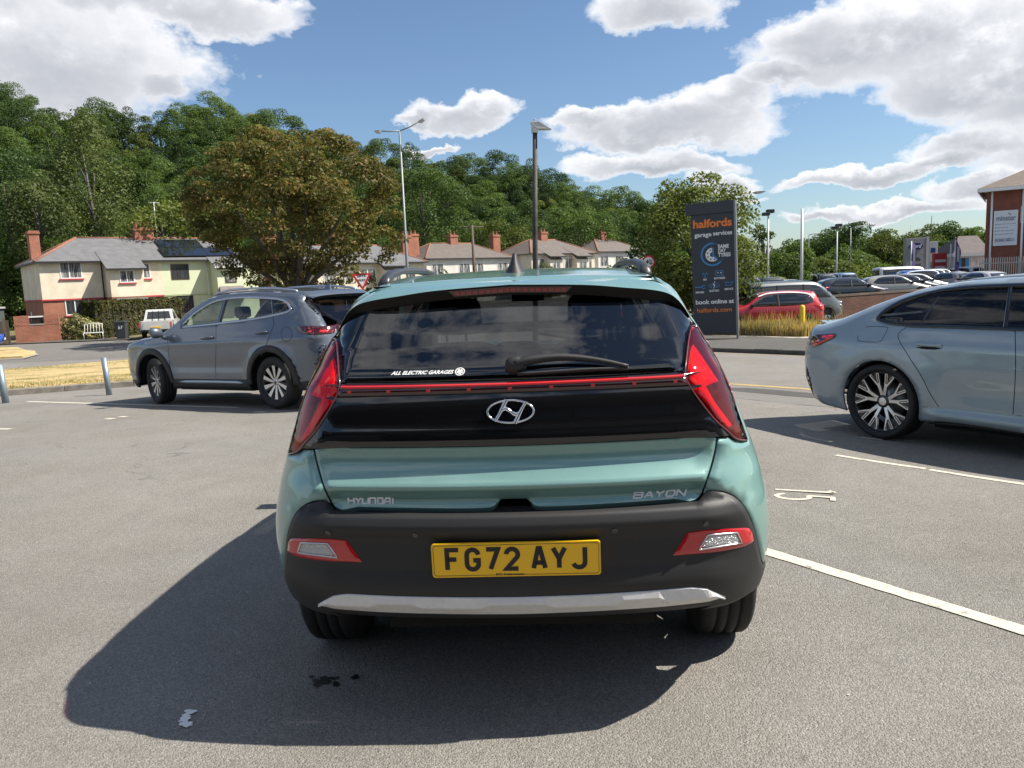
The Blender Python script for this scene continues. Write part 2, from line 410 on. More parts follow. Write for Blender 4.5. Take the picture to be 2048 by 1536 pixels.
class MB:
    """collects boxes, tubes, prisms, lathes into one mesh"""
    def __init__(s): s.V = []; s.F = []; s.S = []; s.I = []
    def add(s, V, F, smooth=False, mi=0):
        o = len(s.V); s.V += [tuple(v) for v in V]; s.F += [tuple(i + o for i in f) for f in F]; s.S += [smooth] * len(F); s.I += [mi] * len(F); return s
    def box(s, x0, x1, y0, y1, z0, z1, M=None, mi=0):
        V = [(x, y, z) for z in (z0, z1) for y in (y0, y1) for x in (x0, x1)]
        if M is not None: V = [tuple(M @ Vector(v)) for v in V]
        return s.add(V, [(0, 2, 3, 1), (4, 5, 7, 6), (0, 1, 5, 4), (2, 6, 7, 3), (0, 4, 6, 2), (1, 3, 7, 5)], mi=mi)
    def tube(s, pts, r, n=8, cap=True, smooth=True, mi=0):
        pts = [Vector(p) for p in pts]; rr = r if hasattr(r, '__len__') else [r] * len(pts)
        V = []; up = Vector((0, 0, 1))
        for i, p in enumerate(pts):
            d = (pts[min(i+1, len(pts)-1)] - pts[max(i-1, 0)]).normalized()
            a = d.cross(up if abs(d.z) < .95 else Vector((0, 1, 0))).normalized(); b = a.cross(d).normalized()
            V += [p + (a * math.cos(t) + b * math.sin(t)) * rr[i] for t in (2*math.pi*k/n for k in range(n))]
        F = [(i*n+k, i*n+(k+1) % n, (i+1)*n+(k+1) % n, (i+1)*n+k) for i in range(len(pts)-1) for k in range(n)]
        s.add(V, F, smooth, mi)
        if cap:
            o = len(s.V) - len(V)
            s.F.append(tuple(o + k for k in range(n))[::-1]); s.F.append(tuple(o + (len(pts)-1)*n + k for k in range(n))); s.S += [False] * 2; s.I += [mi] * 2
        return s
    def prism(s, poly, d0, d1, M=None, mi=0):
        """polygon in local xz plane extruded along y from d0 to d1"""
        n = len(poly); V = [(p[0], d, p[1]) for d in (d0, d1) for p in poly]
        if M is not None: V = [tuple(M @ Vector(v)) for v in V]
        F = [tuple(range(n)), tuple(range(2*n-1, n-1, -1))] + [(i, i+n, (i+1) % n + n, (i+1) % n) for i in range(n)]
        return s.add(V, F, mi=mi)
    def lathe(s, prof, n=32, axis='x', c=(0, 0, 0), smooth=True, mi=0, close=False):
        """prof: list of (along, radius)"""
        V = []
        for a, r in prof:
            for k in range(n):
                t = 2*math.pi*k/n; u, v = r*math.cos(t), r*math.sin(t)
                V.append({'x': (c[0]+a, c[1]+u, c[2]+v), 'y': (c[0]+u, c[1]+a, c[2]+v), 'z': (c[0]+u, c[1]+v, c[2]+a)}[axis])
        F = [(i*n+k, (i+1)*n+k, (i+1)*n+(k+1) % n, i*n+(k+1) % n) for i in range(len(prof)-1) for k in range(n)]
        return s.add(V, F, smooth, mi)
    def build(s, name, mats, parent=None, bevel=0.0, fix=True):
        mats = mats if isinstance(mats, (list, tuple)) else [mats]
        me = bpy.data.meshes.new(name); me.from_pydata(s.V, [], s.F)
        for m in mats: me.materials.append(m)
        me.polygons.foreach_set('use_smooth', s.S); me.polygons.foreach_set('material_index', np.array(s.I, np.int32))
        if fix:
            bm = bmesh.new(); bm.from_mesh(me); bmesh.ops.recalc_face_normals(bm, faces=bm.faces)
            if bevel: bmesh.ops.bevel(bm, geom=[e for e in bm.edges if len(e.link_faces) == 2 and e.calc_face_angle(0) > .5], offset=bevel, segments=2, affect='EDGES', profile=.6)
            bm.to_mesh(me); bm.free()
        me.update(); return link(name, me, parent)

def tri_fill(outer, holes, step):
    """2-D triangulation with evenly spread inner points; returns verts, tris, boundary mask"""
    loops = [thin(resample(outer, step), step)] + [thin(resample(h, step), step) for h in holes]
    lo, hi = loops[0].min(0), loops[0].max(0)
    gx = np.arange(lo[0] + step*.5, hi[0], step); gz = np.arange(lo[1] + step*.5, hi[1], step)
    pts = np.zeros((0, 2))
    if len(gx) and len(gz):
        X, Z = np.meshgrid(gx, gz); X = X + (np.arange(len(gz)) % 2 * step * .5)[:, None]
        pts = np.stack([X.ravel(), Z.ravel()], 1); m = inside(loops[0], pts)
        for h in loops[1:]: m &= ~inside(h, pts)
        pts = pts[m]
        if len(pts):
            d = np.min([segdist(l, pts) for l in loops], axis=0); pts = pts[d > step * .55]
    vs, es = [], []
    for l in loops:
        o = len(vs); n = len(l); vs += [Vector((float(a), float(b))) for a, b in l]; es += [(o+i, o+(i+1) % n) for i in range(n)]
    nb = len(vs)
    vs += [Vector((float(a), float(b))) for a, b in pts]
    r = delaunay_2d_cdt(vs, es, [], 2 if holes else 1, 1e-6)
    V = np.array([(v.x, v.y) for v in r[0]]); F = [tuple(f) for f in r[2]]
    # keep inside only
    C = np.array([V[list(f)].mean(0) for f in F]); m = inside(loops[0], C)
    for h in loops[1:]: m &= ~inside(h, C)
    F = [f for f, k in zip(F, m) if k]
    return V, F

def patch(B, name, outline, ch, mat, parent, step=.02, off=0.0, thick=.012, holes=(), edge=.0025, mirror=False, disp=None, soft=.7):
    """panel lying on body B: outline (and holes) are points on the skin, triangulated in chart ch; rim folded in by thick"""
    V2, F = tri_fill(B.to_chart(outline, ch), [B.to_chart(h, ch) for h in holes], step)
    X = B.from_chart(V2, ch); N = B.grad(X)
    a, b, c = X[F[0][0]], X[F[0][1]], X[F[0][2]]
    nn = np.array([np.cross(X[f[1]]-X[f[0]], X[f[2]]-X[f[0]]) @ N[f[0]] for f in F])
    F = [f if s >= 0 else f[::-1] for f, s in zip(F, nn)]
    cnt = {}
    for f in F:
        for i in range(3): cnt[(f[i], f[(i+1) % 3])] = 1
    bd = [(i, j) for (i, j) in cnt if (j, i) not in cnt]
    isb = np.zeros(len(X), bool)
    out = np.zeros_like(X)
    for i, j in bd:
        isb[i] = isb[j] = True
        t = X[j] - X[i]; o = np.cross(t, N[i]); l = np.linalg.norm(o)
        if l > 1e-9: out[i] += o / l; out[j] += o / l
    ln = np.linalg.norm(out, axis=1, keepdims=True); out = out / np.maximum(ln, 1e-9)
    o = np.full(len(X), float(off))
    if disp is not None: o = o + disp(X)
    Y = X + N * o[:, None]; Y[isb] -= N[isb] * edge
    NN = N.copy()
    if disp is not None: NN = None
    else:
        NN[isb] = N[isb] + out[isb] * soft; NN /= np.linalg.norm(NN, axis=1, keepdims=True)
    nv = len(Y); vl = list(Y); fl = list(F); idx = {}
    ring_n = []
    if thick > 0:
        for i in np.where(isb)[0]:
            idx[i] = (len(vl), len(vl) + 1); vl.append(Y[i]); vl.append(Y[i] - N[i] * thick); ring_n += [out[i], out[i]]
        for i, j in bd: fl.append((idx[j][0], idx[i][0], idx[i][1], idx[j][1]))
    VA = np.array(vl)
    obs = []
    for sg in ((1, -1) if mirror else (1,)):
        W = VA * np.array([sg, 1, 1]); FF = fl if sg == 1 else [f[::-1] for f in fl]
        me = bpy.data.meshes.new(name); me.from_pydata([tuple(v) for v in W], [], FF); me.materials.append(mat)
        me.polygons.foreach_set('use_smooth', [True] * len(FF))
        if NN is not None:
            AN = np.vstack([NN] + ([np.array(ring_n)] if ring_n else [])) * np.array([sg, 1, 1])
            me.normals_split_custom_set_from_vertices([tuple(v) for v in AN])
        me.update(); obs.append(link(name, me, parent))
    return obs if mirror else obs[0]

def strip(B, name, line, w, mat, parent, off=.001, closed=False, h=0.0, mirror=False, taper=0.0):
    """ribbon of width w along a line of skin points (optionally raised h, with section top + two sides)"""
    X = np.asarray(line); N = B.grad(X)
    n = len(X); T = np.roll(X, -1, 0) - np.roll(X, 1, 0)
    if not closed: T[0] = X[1] - X[0]; T[-1] = X[-1] - X[-2]
    T /= np.linalg.norm(T, axis=1, keepdims=True); S = np.cross(T, N); S /= np.linalg.norm(S, axis=1, keepdims=True)
    ww = np.full(n, w / 2)
    if taper: t = np.linspace(0, 1, n); ww = ww * np.clip(np.minimum(t, 1 - t) / taper, .05, 1)
    cols = [X + S*ww[:, None] + N*(off-.004), X + S*ww[:, None]*.9 + N*(off+h), X - S*ww[:, None]*.9 + N*(off+h), X - S*ww[:, None] + N*(off-.004)]
    V = np.concatenate(cols); F = []
    for c in range(3):
        for i in range(n if closed else n - 1):
            j = (i + 1) % n; F.append((c*n+i, c*n+j, (c+1)*n+j, (c+1)*n+i))
    r = []
    for sg in ((1, -1) if mirror else (1,)):
        b = MB(); b.add(V * np.array([sg, 1, 1]), F, True); r.append(b.build(name, mat, parent))
    return r if mirror else r[0]

def text_obj(name, body, size, mat, parent=None, extrude=.001, bold=0.0, shear=0.0, align='CENTER', M=None, sx=1.0, sp=1.0, line=1.0):
    cu = bpy.data.curves.new(name, 'FONT'); cu.body = body; cu.size = size; cu.extrude = extrude; cu.offset = bold; cu.shear = shear
    cu.align_x = align; cu.align_y = 'CENTER'; cu.space_character = sp; cu.space_line = line; cu.resolution_u = 4
    t = bpy.data.objects.new(name, cu); COL.objects.link(t); bpy.context.view_layer.update()
    me = bpy.data.meshes.new_from_object(t.evaluated_get(bpy.context.evaluated_depsgraph_get()))
    bpy.data.objects.remove(t); bpy.data.curves.remove(cu)
    me.materials.clear(); me.materials.append(mat); me.name = name
    if sx != 1.0: me.transform(Matrix.Diagonal((sx, 1, 1, 1)))
    if M is not None: me.transform(M)
    return link(name, me, parent)

def frame(o, x, y):
    """matrix with origin o, local x along x, local y along y"""
    x = Vector(x).normalized(); y = Vector(y); z = x.cross(y).normalized(); y = z.cross(x)
    return Matrix(((x.x, y.x, z.x, o[0]), (x.y, y.y, z.y, o[1]), (x.z, y.z, z.z, o[2]), (0, 0, 0, 1)))

def stroke_mesh(lines, w, extrude=.002, shear=0.0):
    """letters drawn as thick polylines: lines = list of (points, closed); returns MB in the xy plane"""
    b = MB()
    for pts, closed in lines:
        p = np.array(pts, float); p = p[np.r_[True, np.linalg.norm(np.diff(p, axis=0), axis=1) > 1e-5]]
        if closed and np.linalg.norm(p[0]-p[-1]) < 1e-5: p = p[:-1]
        n = len(p); L = []; Rr = []
        for i in range(n):
            a = p[i-1] if (i > 0 or closed) else None; c = p[(i+1) % n] if (i < n-1 or closed) else None
            d0 = (p[i]-a) if a is not None else (c-p[i]); d1 = (c-p[i]) if c is not None else (p[i]-a)
            d0 = d0/np.linalg.norm(d0); d1 = d1/np.linalg.norm(d1)
            n0 = np.array([-d0[1], d0[0]]); n1 = np.array([-d1[1], d1[0]]); m = n0+n1; m = m/np.linalg.norm(m)
            k = min(1/max(m @ n0, .35), 2.2)
            L.append(p[i]+m*w/2*k); Rr.append(p[i]-m*w/2*k)
        V = [(q[0]+shear*q[1], q[1], z) for z in (0, extrude) for q in L+Rr]
        F = []; o2 = 2*n
        for i in range(n if closed else n-1):
            j = (i+1) % n
            F += [(o2+i, o2+n+i, o2+n+j, o2+j), (i, j, o2+j, o2+i), (n+i, o2+n+i, o2+n+j, n+j)]
        if not closed: F += [(0, o2, o2+n, n), (n-1, 2*n-1, o2+2*n-1, o2+n-1)]
        b.add(V, F)
    return b
def arc(cx, cy, rx, ry, a0, a1, n=8):
    return [(cx+rx*math.cos(R_(a0+(a1-a0)*i/n)), cy+ry*math.sin(R_(a0+(a1-a0)*i/n))) for i in range(n+1)]
# ------------------------------------------------------------------ shared car materials
m_black = P('black_plastic', (.018, .018, .019), .55, bump=(420, .25, .002))
m_gloss = P('gloss_black', (.006, .006, .007), .06, coat=.6)
m_rubber = P('tyre_rubber', (.016, .016, .016), .75, noise=(30, .25))
m_dark = P('dark_void', (.006, .006, .006), .9)
m_trim = P('cabin_trim', (.02, .02, .021), .8)
m_seat = P('seat_cloth', (.022, .022, .024), .9)
m_chrome = P('chrome', (.75, .76, .78), .12, 1.0)
m_silver = P('silver_trim', (.72, .72, .72), .42, .15, noise=(40, .06))
m_alloy = P('alloy', (.62, .63, .65), .28, .9)
m_alloyd = P('alloy_dark', (.02, .02, .022), .3, .3, coat=.5)
m_glassd = glass('privacy_glass', (.10, .105, .11))
m_glassm = glass('tinted_glass', (.42, .46, .46))
m_glassc = glass('clear_glass', (.78, .82, .81))
m_lens = glass('red_lens', (.93, .035, .045), .02)
m_lensr = P('red_reflector', (.88, .014, .016), .25, .0, coat=1.0)
m_lensd = P('deep_red', (.045, .0025, .0035), .12, coat=1.0)
m_lensw = P('clear_lamp', (.55, .55, .55), .15, .5, bump=(160, .9, .01))
m_white = P('white_paint', (.78, .78, .77), .5)
m_plate_y = P('plate_yellow', (.97, .55, .006), .35, coat=.3)
m_plate_w = P('plate_white', (.75, .75, .73), .35, coat=.3)
m_ink = P('plate_ink', (.008, .008, .009), .4)
m_disc = P('brake_disc', (.25, .24, .23), .35, .9)
m_badge = P('badge_silver', (.80, .81, .82), .35, .1)
m_barr = P('bar_red', (.60, .012, .014), .25, coat=1.0)
m_barr2 = P('brake_red', (.34, .008, .011), .25, coat=1.0)
def make_wheel(parent, c, R, w, rim, spokes, out=1, steer=0.0, grooves=True, name='wheel', nseg=64):
    """wheel part: tyre + rim + disc; c = hub centre (car frame), out = +1 for the right-hand side (outer face towards +x)"""
    e = empty(name, c, 0, parent); e.rotation_euler = (0, 0, steer)
    h = w / 2
    prof = [(h*.62, rim*.97), (h*.80, rim*1.0), (h*.97, rim + (R-rim)*.25), (h*1.03, rim + (R-rim)*.5), (h*.98, rim + (R-rim)*.78), (h*.88, R*.972)]
    tread = [(h*.78, R*.992), (h*.60, R*.998)]
    if grooves:
        for g in (.40, .0, -.40): tread += [(h*(g+.045), R), (h*(g+.04), R-.008), (h*(g-.04), R-.008), (h*(g-.045), R)]
    tread += [(-h*.60, R*.998), (-h*.78, R*.992)]
    prof = prof + tread + [(-a, r) for a, r in prof[::-1]]
    t = MB(); t.lathe([(a*out, r) for a, r in prof], nseg); ty = t.build('tyre', m_rubber, e)
    sm = [tuple(sorted((i, i+1))) for i in range(1)]
    b = MB()
    b.lathe([(a*out, r) for a, r in [(h*.62, rim*.975), (h*.74, rim*.99), (h*.76, rim*.965), (h*.66, rim*.925), (h*.3, rim*.90), (-h*.7, rim*.88)]], nseg, mi=1)
    b.lathe([(a*out, r) for a, r in [(-h*.2, 0.001), (-h*.2, rim*.62), (-h*.3, rim*.62)]], 40, mi=2)
    spokes(b, rim, h, out)
    b.build('rim', [m_alloy, m_alloyd, m_disc], e)
    return e
def spoke_bar(b, rim, h, out, a0, a1, r0, r1, w0, w1, mi=0, x0=.55, x1=.72, th=.012):
    """tapered spoke from (angle a0, radius r0) to (a1, r1); angles in degrees"""
    p0 = np.array([math.cos(R_(a0)), math.sin(R_(a0))])*r0*rim; p1 = np.array([math.cos(R_(a1)), math.sin(R_(a1))])*r1*rim
    d = (p1-p0)/np.linalg.norm(p1-p0); n = np.array([-d[1], d[0]])
    q = [p0-n*w0*rim, p0+n*w0*rim, p1+n*w1*rim, p1-n*w1*rim]
    V = [((x0 if i < 2 else x1)*h*out, a[0], a[1]) for i, a in enumerate(q)] + [((x0 if i < 2 else x1)*h*out - th*2*out, a[0], a[1]) for i, a in enumerate(q)]
    b.add(V, [(0, 1, 2, 3), (7, 6, 5, 4), (0, 4, 5, 1), (1, 5, 6, 2), (2, 6, 7, 3), (3, 7, 4, 0)], mi=mi)
def sp_swirl(b, rim, h, out, n=10):
    for k in range(n):
        a = 360*k/n + 8
        spoke_bar(b, rim, h, out, a, a+10, .16, .94, .045, .125 if k % 2 else .115, 0, .60, .74)
        spoke_bar(b, rim, h, out, a-7, a-3, .2, .93, .03, .035, 1, .50, .62)
    b.lathe([(h*.5*out, .20*rim), (h*.66*out, .17*rim), (h*.66*out, .10*rim)], 24, mi=0); b.lathe([(h*.66*out, .10*rim), (h*.68*out, .001)], 24, mi=1)
def sp_v(b, rim, h, out, n=10):
    """five pairs of forked spokes"""
    for k in range(5):
        a = 72*k + 18
        for s in (-1, 1):
            spoke_bar(b, rim, h, out, a+s*9, a+s*13, .17, .60, .055, .05, 0, .52, .66)
            spoke_bar(b, rim, h, out, a+s*13, a+s*10, .56, .95, .048, .045, 0, .66, .74)
            spoke_bar(b, rim, h, out, a+s*13, a+s*26, .52, .95, .042, .042, 0, .65, .74)
            spoke_bar(b, rim, h, out, a+s*14, a+s*18, .60, .95, .03, .06, 1, .60, .68)
            spoke_bar(b, rim, h, out, a+s*12.6, a+s*10.3, .62, .925, .013, .016, 1, .70, .755); spoke_bar(b, rim, h, out, a+s*14.5, a+s*25, .62, .925, .012, .016, 1, .70, .755)
    b.lathe([(h*.42*out, .24*rim), (h*.58*out, .20*rim), (h*.58*out, .13*rim)], 24, mi=1); b.lathe([(h*.58*out, .13*rim), (h*.6*out, .001)], 24, mi=0)
    for k in range(5):
        t = R_(72*k+54); b.lathe([(h*.5*out, .03*rim), (h*.6*out, .028*rim), (h*.6*out, .001)], 8, c=(0, .17*rim*math.cos(t), .17*rim*math.sin(t)), mi=1)
def sp_plain(b, rim, h, out, n=5):
    for k in range(n):
        a = 360*k/n + 90
        spoke_bar(b, rim, h, out, a-6, a-9, .15, .95, .07, .06, 0); spoke_bar(b, rim, h, out, a+6, a+9, .15, .95, .07, .06, 0)
    b.lathe([(h*.5*out, .25*rim), (h*.62*out, .2*rim), (h*.63*out, .001)], 20, mi=0)
# ------------------------------------------------------------------ ground, car park, roads, verges
def asphalt(name, base, warm=1.0, patch=.14, grain=.40):
    m, nt, out = nodes_of(name); b = NB(nt); p = b.n('BsdfPrincipled'); b.link(p.outputs[0], out.inputs[0]); q = b.pos()
    big = b.noise(q, .45, 5, .6); mid = b.noise(q, 3.2, 4, .6); fine = b.noise(q, 150, 2, .7)
    vo = b.n('TexVoronoi'); b.link(q, vo.inputs['Vector']); vo.inputs['Scale'].default_value = 170; stone = b.ramp(vo.outputs['Color'], [(.0, 1-grain), (.55, 1.0), (.85, 1+grain*.6), (1, 1+grain*1.6)])
    f = b.mix(1.0, b.ramp(big, [(.3, 1-patch), (.7, 1+patch)]), b.ramp(mid, [(.25, 1-patch*.55), (.75, 1+patch*.5)]), 'MULTIPLY')
    f = b.mix(1.0, f, b.ramp(fine, [(.25, .82), (.75, 1.18)]), 'MULTIPLY'); f = b.mix(1.0, f, stone, 'MULTIPLY')
    hue = b.mix(b.noise(q, .9, 3, .5), (base*1.05*warm, base, base*.89/warm), (base*1.01, base*.98, base*.93))
    c = b.mix(1.0, hue, f, 'MULTIPLY')
    st = b.ramp(b.noise(q, 1.7, 6, .72), [(.60, 0.0), (.78, .30)]); c = b.mix(st, c, (base*.35, base*.34, base*.33))      # old oil marks
    if patch > .1:
        wq = b.n('VectorMath', operation='ADD'); b.link(q, wq.inputs[0]); wn2 = b.n('TexNoise'); b.link(q, wn2.inputs['Vector']); wn2.inputs['Scale'].default_value = 1.3; wn2.inputs['Detail'].default_value = 5; b.link(wn2.outputs['Color'], wq.inputs[1])
        ve = b.n('TexVoronoi', feature='DISTANCE_TO_EDGE'); b.link(wq.outputs[0], ve.inputs['Vector']); ve.inputs['Scale'].default_value = .30
        ck = b.math('MULTIPLY', b.ramp(ve.outputs['Distance'], [(.0, 1.0), (.0035, 0.0)]), b.ramp(b.noise(q, .35, 3, .6), [(.48, 0.0), (.62, .55)])); c = b.mix(ck, c, (base*.3, base*.29, base*.28))   # hairline cracks
    b.link(c, p.inputs['Base Color']); p.inputs['Roughness'].default_value = .85; p.inputs['Specular IOR Level'].default_value = .35
    h = b.math('ADD', b.math('MULTIPLY', vo.outputs['Distance'], -1.0), fine); b.link(b.bump(h, .75, .006), p.inputs['Normal'])
    _M[name] = m; return m
m_lot = asphalt('car_park_asphalt', .205, 1.03); m_road = asphalt('road_asphalt', .155, 1.02, .08, .35); m_path = asphalt('pavement_asphalt', .10, 1.0, .08, .3); m_new = asphalt('patched_asphalt', .085, 1.0, .06, .3)
def sheet(name, xs, ys, zf, mat, kind='structure', dz=0.0):
    X, Y = np.meshgrid(xs, ys); Z = zf(Y, X) + dz; n = len(xs); V = np.stack([X.ravel(), Y.ravel(), Z.ravel()], 1)
    F = [(j*n+i, j*n+i+1, (j+1)*n+i+1, (j+1)*n+i) for j in range(len(ys)-1) for i in range(n-1)]
    return tag(mesh_pd(name, V, F, [mat], True), kind=kind)
def grass_mat(name, a, b_, c_, sc=1.0):
    m, nt, out = nodes_of(name); b = NB(nt); p = b.n('BsdfPrincipled'); b.link(p.outputs[0], out.inputs[0]); q = b.pos()
    n = b.noise(q, .8*sc, 5, .65); f = b.noise(q, 40*sc, 3, .7); c = b.ramp(n, [(.35, a), (.52, b_), (.68, c_)]); c = b.mix(1.0, c, b.ramp(f, [(.25, .55), (.75, 1.4)]), 'MULTIPLY')
    b.link(c, p.inputs['Base Color']); p.inputs['Roughness'].default_value = .95; b.link(b.bump(f, .9, .05), p.inputs['Normal']); return m
m_field = grass_mat('far_grass', (.10, .10, .04), (.16, .14, .06), (.22, .18, .09), .3)
m_verge = grass_mat('dry_verge', (.17, .17, .05), (.52, .39, .18), (.60, .47, .25))
m_soil = grass_mat('woodland_floor', (.03, .035, .012), (.05, .05, .02), (.04, .045, .015), .5)
ys0 = list(np.arange(-40, 4, 4)) + list(np.arange(4, 32, .75)) + list(np.arange(32, 60, 6)) + [80, 120, 200, 400, 800, 1600]
xs0 = [-1500, -700, -300, -150, -80, -50, -30, -20, -12, -8, -5, -3, -1] + list(np.arange(0, 4.6, .4)) + [6, 9, 14, 22, 35, 60, 100, 200, 400, 800, 1500]
sheet('ground', xs0, ys0, lambda y, x: G(y, x) - .03, m_field)
sheet('car_park', [x for x in xs0 if -61 < x < 61], [y for y in ys0 if y < 40], G, m_lot)

sheet('street', [-62, -40, -30, -22, -16, -10, -4, 4, 12], list(np.arange(31.5, 47.2, 2.6)), lambda y, x: G(y, x) + .006, m_road)
sheet('footway', [-62, -40, -30, -22, -16, -10, -4], [44.6, 46.2], lambda y, x: G(y, x) + .06 + .0*y, m_path)
def strip_world(name, pts, w, mat, dz=.004, parent=None, seg=.4, rag=.0, kind='structure', seed=1):
    """flat painted strip lying on the ground along world points"""
    P_ = resample(np.array([q[:2] for q in pts]), seg, False); T_ = np.gradient(P_, axis=0); T_ /= np.linalg.norm(T_, axis=1, keepdims=True); S_ = np.stack([-T_[:, 1], T_[:, 0]], 1)
    rg = random.Random(seed); a = P_ + S_*(w/2) + S_*np.array([[rg.uniform(-rag, rag)] for _ in P_]); b = P_ - S_*(w/2) + S_*np.array([[rg.uniform(-rag, rag)] for _ in P_]); n = len(P_)
    V = [(x, y, float(G(y, x)) + dz) for x, y in np.vstack([a, b])]; F = [(i, n+i, n+i+1, i+1) for i in range(n-1)]
    o = mesh_pd(name, V, F, [mat], parent=parent); return tag(o, kind=kind) if parent is None else o
def worn(name, col, asph, amt=.5, sc=14):
    m, nt, out = nodes_of(name); b = NB(nt); p = b.n('BsdfPrincipled'); b.link(p.outputs[0], out.inputs[0]); q = b.pos()
    w = b.ramp(b.noise(q, sc, 6, .75), [(amt-.06, 0.0), (amt+.06, 1.0)]); fine = b.ramp(b.noise(q, 160, 2, .7), [(.3, .80), (.7, 1.12)])
    c = b.mix(w, b.mix(1.0, col, fine, 'MULTIPLY'), (asph, asph, asph*.97)); b.link(c, p.inputs['Base Color']); p.inputs['Roughness'].default_value = .8; b.link(b.bump(fine, .4, .004), p.inputs['Normal']); return m
m_line = worn('worn_white_line', (.56, .52, .43), .18, .62); m_line2 = worn('old_white_line', (.62, .60, .54), .15, .62); m_yel = worn('yellow_line', (.60, .42, .16), .14, .62); m_faint = worn('faint_line', (.34, .33, .31), .13, .52)
g2 = lambda *q: [gndT(*p) for p in q]
_b1 = g2((1440, 1077), (1540, 1106), (1700, 1155), (2048, 1262)); _b1.append(_b1[-1] + (_b1[-1]-_b1[0])*1.3)
strip_world('bay_line', _b1, .088, m_line, rag=.003, seg=.05)
strip_world('bay_line', g2((1672, 911), (1852, 938)), .062, m_line, rag=.002, seg=.06, seed=2); _b2 = g2((1859, 940), (2048, 969)); _b2.append(_b2[-1] + (_b2[-1]-_b2[0])*2.5)
strip_world('bay_line', _b2, .062, m_line, rag=.002, seg=.06, seed=3)
strip_world('bay_line', g2((1722, 875.5), (1765, 880)), .05, m_line2, rag=.006, seg=.05, seed=4); strip_world('bay_line', g2((1790, 880.5), (1830, 883)), .03, m_line2, rag=.004, seg=.05, seed=5)
strip_world('bay_line', g2((55, 803.5), (250, 809), (475, 815.5)), .10, m_line, rag=.004, seg=.2, seed=6)
strip_world('bay_line', g2((-40, 858), (22, 858.5)), .09, m_line, seed=7)
for k, (a, b2) in enumerate((((213, 837.5), (228, 838)), ((240, 833.5), (253, 834)))): strip_world('bay_line', g2(a, b2), .10, m_line, seg=.1, rag=.01, seed=8+k)
# painted bay number
bc = gndT(1610, 989); ux = np.array(gndT(1672, 992)) - np.array(gndT(1548, 983)); ux /= np.linalg.norm(ux)
fv = Vector((ux[0], ux[1], 0)).normalized(); rv = Vector((fv.y, -fv.x, 0)); sv = (gndT(1640, 1004) - gndT(1640, 976)); Mn = frame((bc[0], bc[1], bc[2]+.004), rv, fv)
n1_ = [([(-.07, .175), (-.07, -.185)], 0), ([(-.11, .145), (-.07, .18)], 0)]
n5_ = [([(.118, .165), (.045, .165), (.04, .03)] + arc(.075, -.072, .065, .10, 110, -150, 12), 0)]
b = stroke_mesh(n1_ + n5_, .032, .0005); b.V = [tuple(Mn @ Vector(v)) for v in b.V]; tag(b.build('bay_number', m_line), kind='structure')
# small leftovers on the tarmac
rng = random.Random(5)
def splat(name, px, py, r, n, mat, dz=.005, sx=1.0, seed=0):
    rg = random.Random(seed); c = gndT(px, py); b = MB()
    for _ in range(n):
        a = rg.uniform(0, 6.28); d_ = abs(rg.gauss(0, .5))*r; x, y = c[0]+math.cos(a)*d_*sx, c[1]+math.sin(a)*d_; q = rg.uniform(.004, .016)
        k = rg.randint(5, 7); V = [(x+math.cos(t*6.283/k)*q*rg.uniform(.6, 1.3), y+math.sin(t*6.283/k)*q*rg.uniform(.6, 1.3), float(G(y, x))+dz+rg.uniform(0, .001)) for t in range(k)]; b.add(V, [tuple(range(k))])
    return tag(b.build(name, mat), kind='stuff')
splat('oil_spots', 645, 1363, .05, 40, P('oil', (.015, .014, .013), .5), seed=3); splat('oil_spots', 712, 1357, .015, 8, P('oil', (.015, .014, .013), .5), seed=4)
cc = [gndT(*p) for p in ((378, 1424), (372, 1434), (369, 1446), (378, 1455))]
b = MB()
for i in range(60):
    t = rng.random()*3; k = int(t); t -= k; q = cc[min(k, 3)]*(1-t) + cc[min(k+1, 3)]*t; s_ = .013*rng.uniform(.4, 1.2); x, y = q[0]+rng.gauss(0, .006), q[1]+rng.gauss(0, .006)
    b.add([(x+math.cos(a*1.26)*s_*rng.uniform(.5, 1), y+math.sin(a*1.26)*s_*rng.uniform(.5, 1), .0045+rng.uniform(0, .0008)) for a in range(5)], [tuple(range(5))])
tag(b.build('bird_dropping', P('chalk_white', (.7, .7, .68), .8)), kind='stuff')
b = MB(); m_grit = P('pale_grit', (.5, .48, .44), .9)
for i in range(110):
    x, y = rng.uniform(-3.2, 3.4), rng.uniform(1.9, 7.5); q = rng.uniform(.002, .0055); b.add([(x+math.cos(a*1.26)*q*rng.uniform(.6, 1.2), y+math.sin(a*1.26)*q*rng.uniform(.6, 1.2), float(G(y, x))+zz_) for zz_ in (.0, q*.8) for a in range(5)], [(5, 6, 7, 8, 9)] + [(k_, (k_+1) % 5, (k_+1) % 5+5, k_+5) for k_ in range(5)])
tag(b.build('loose_grit', m_grit), kind='stuff')
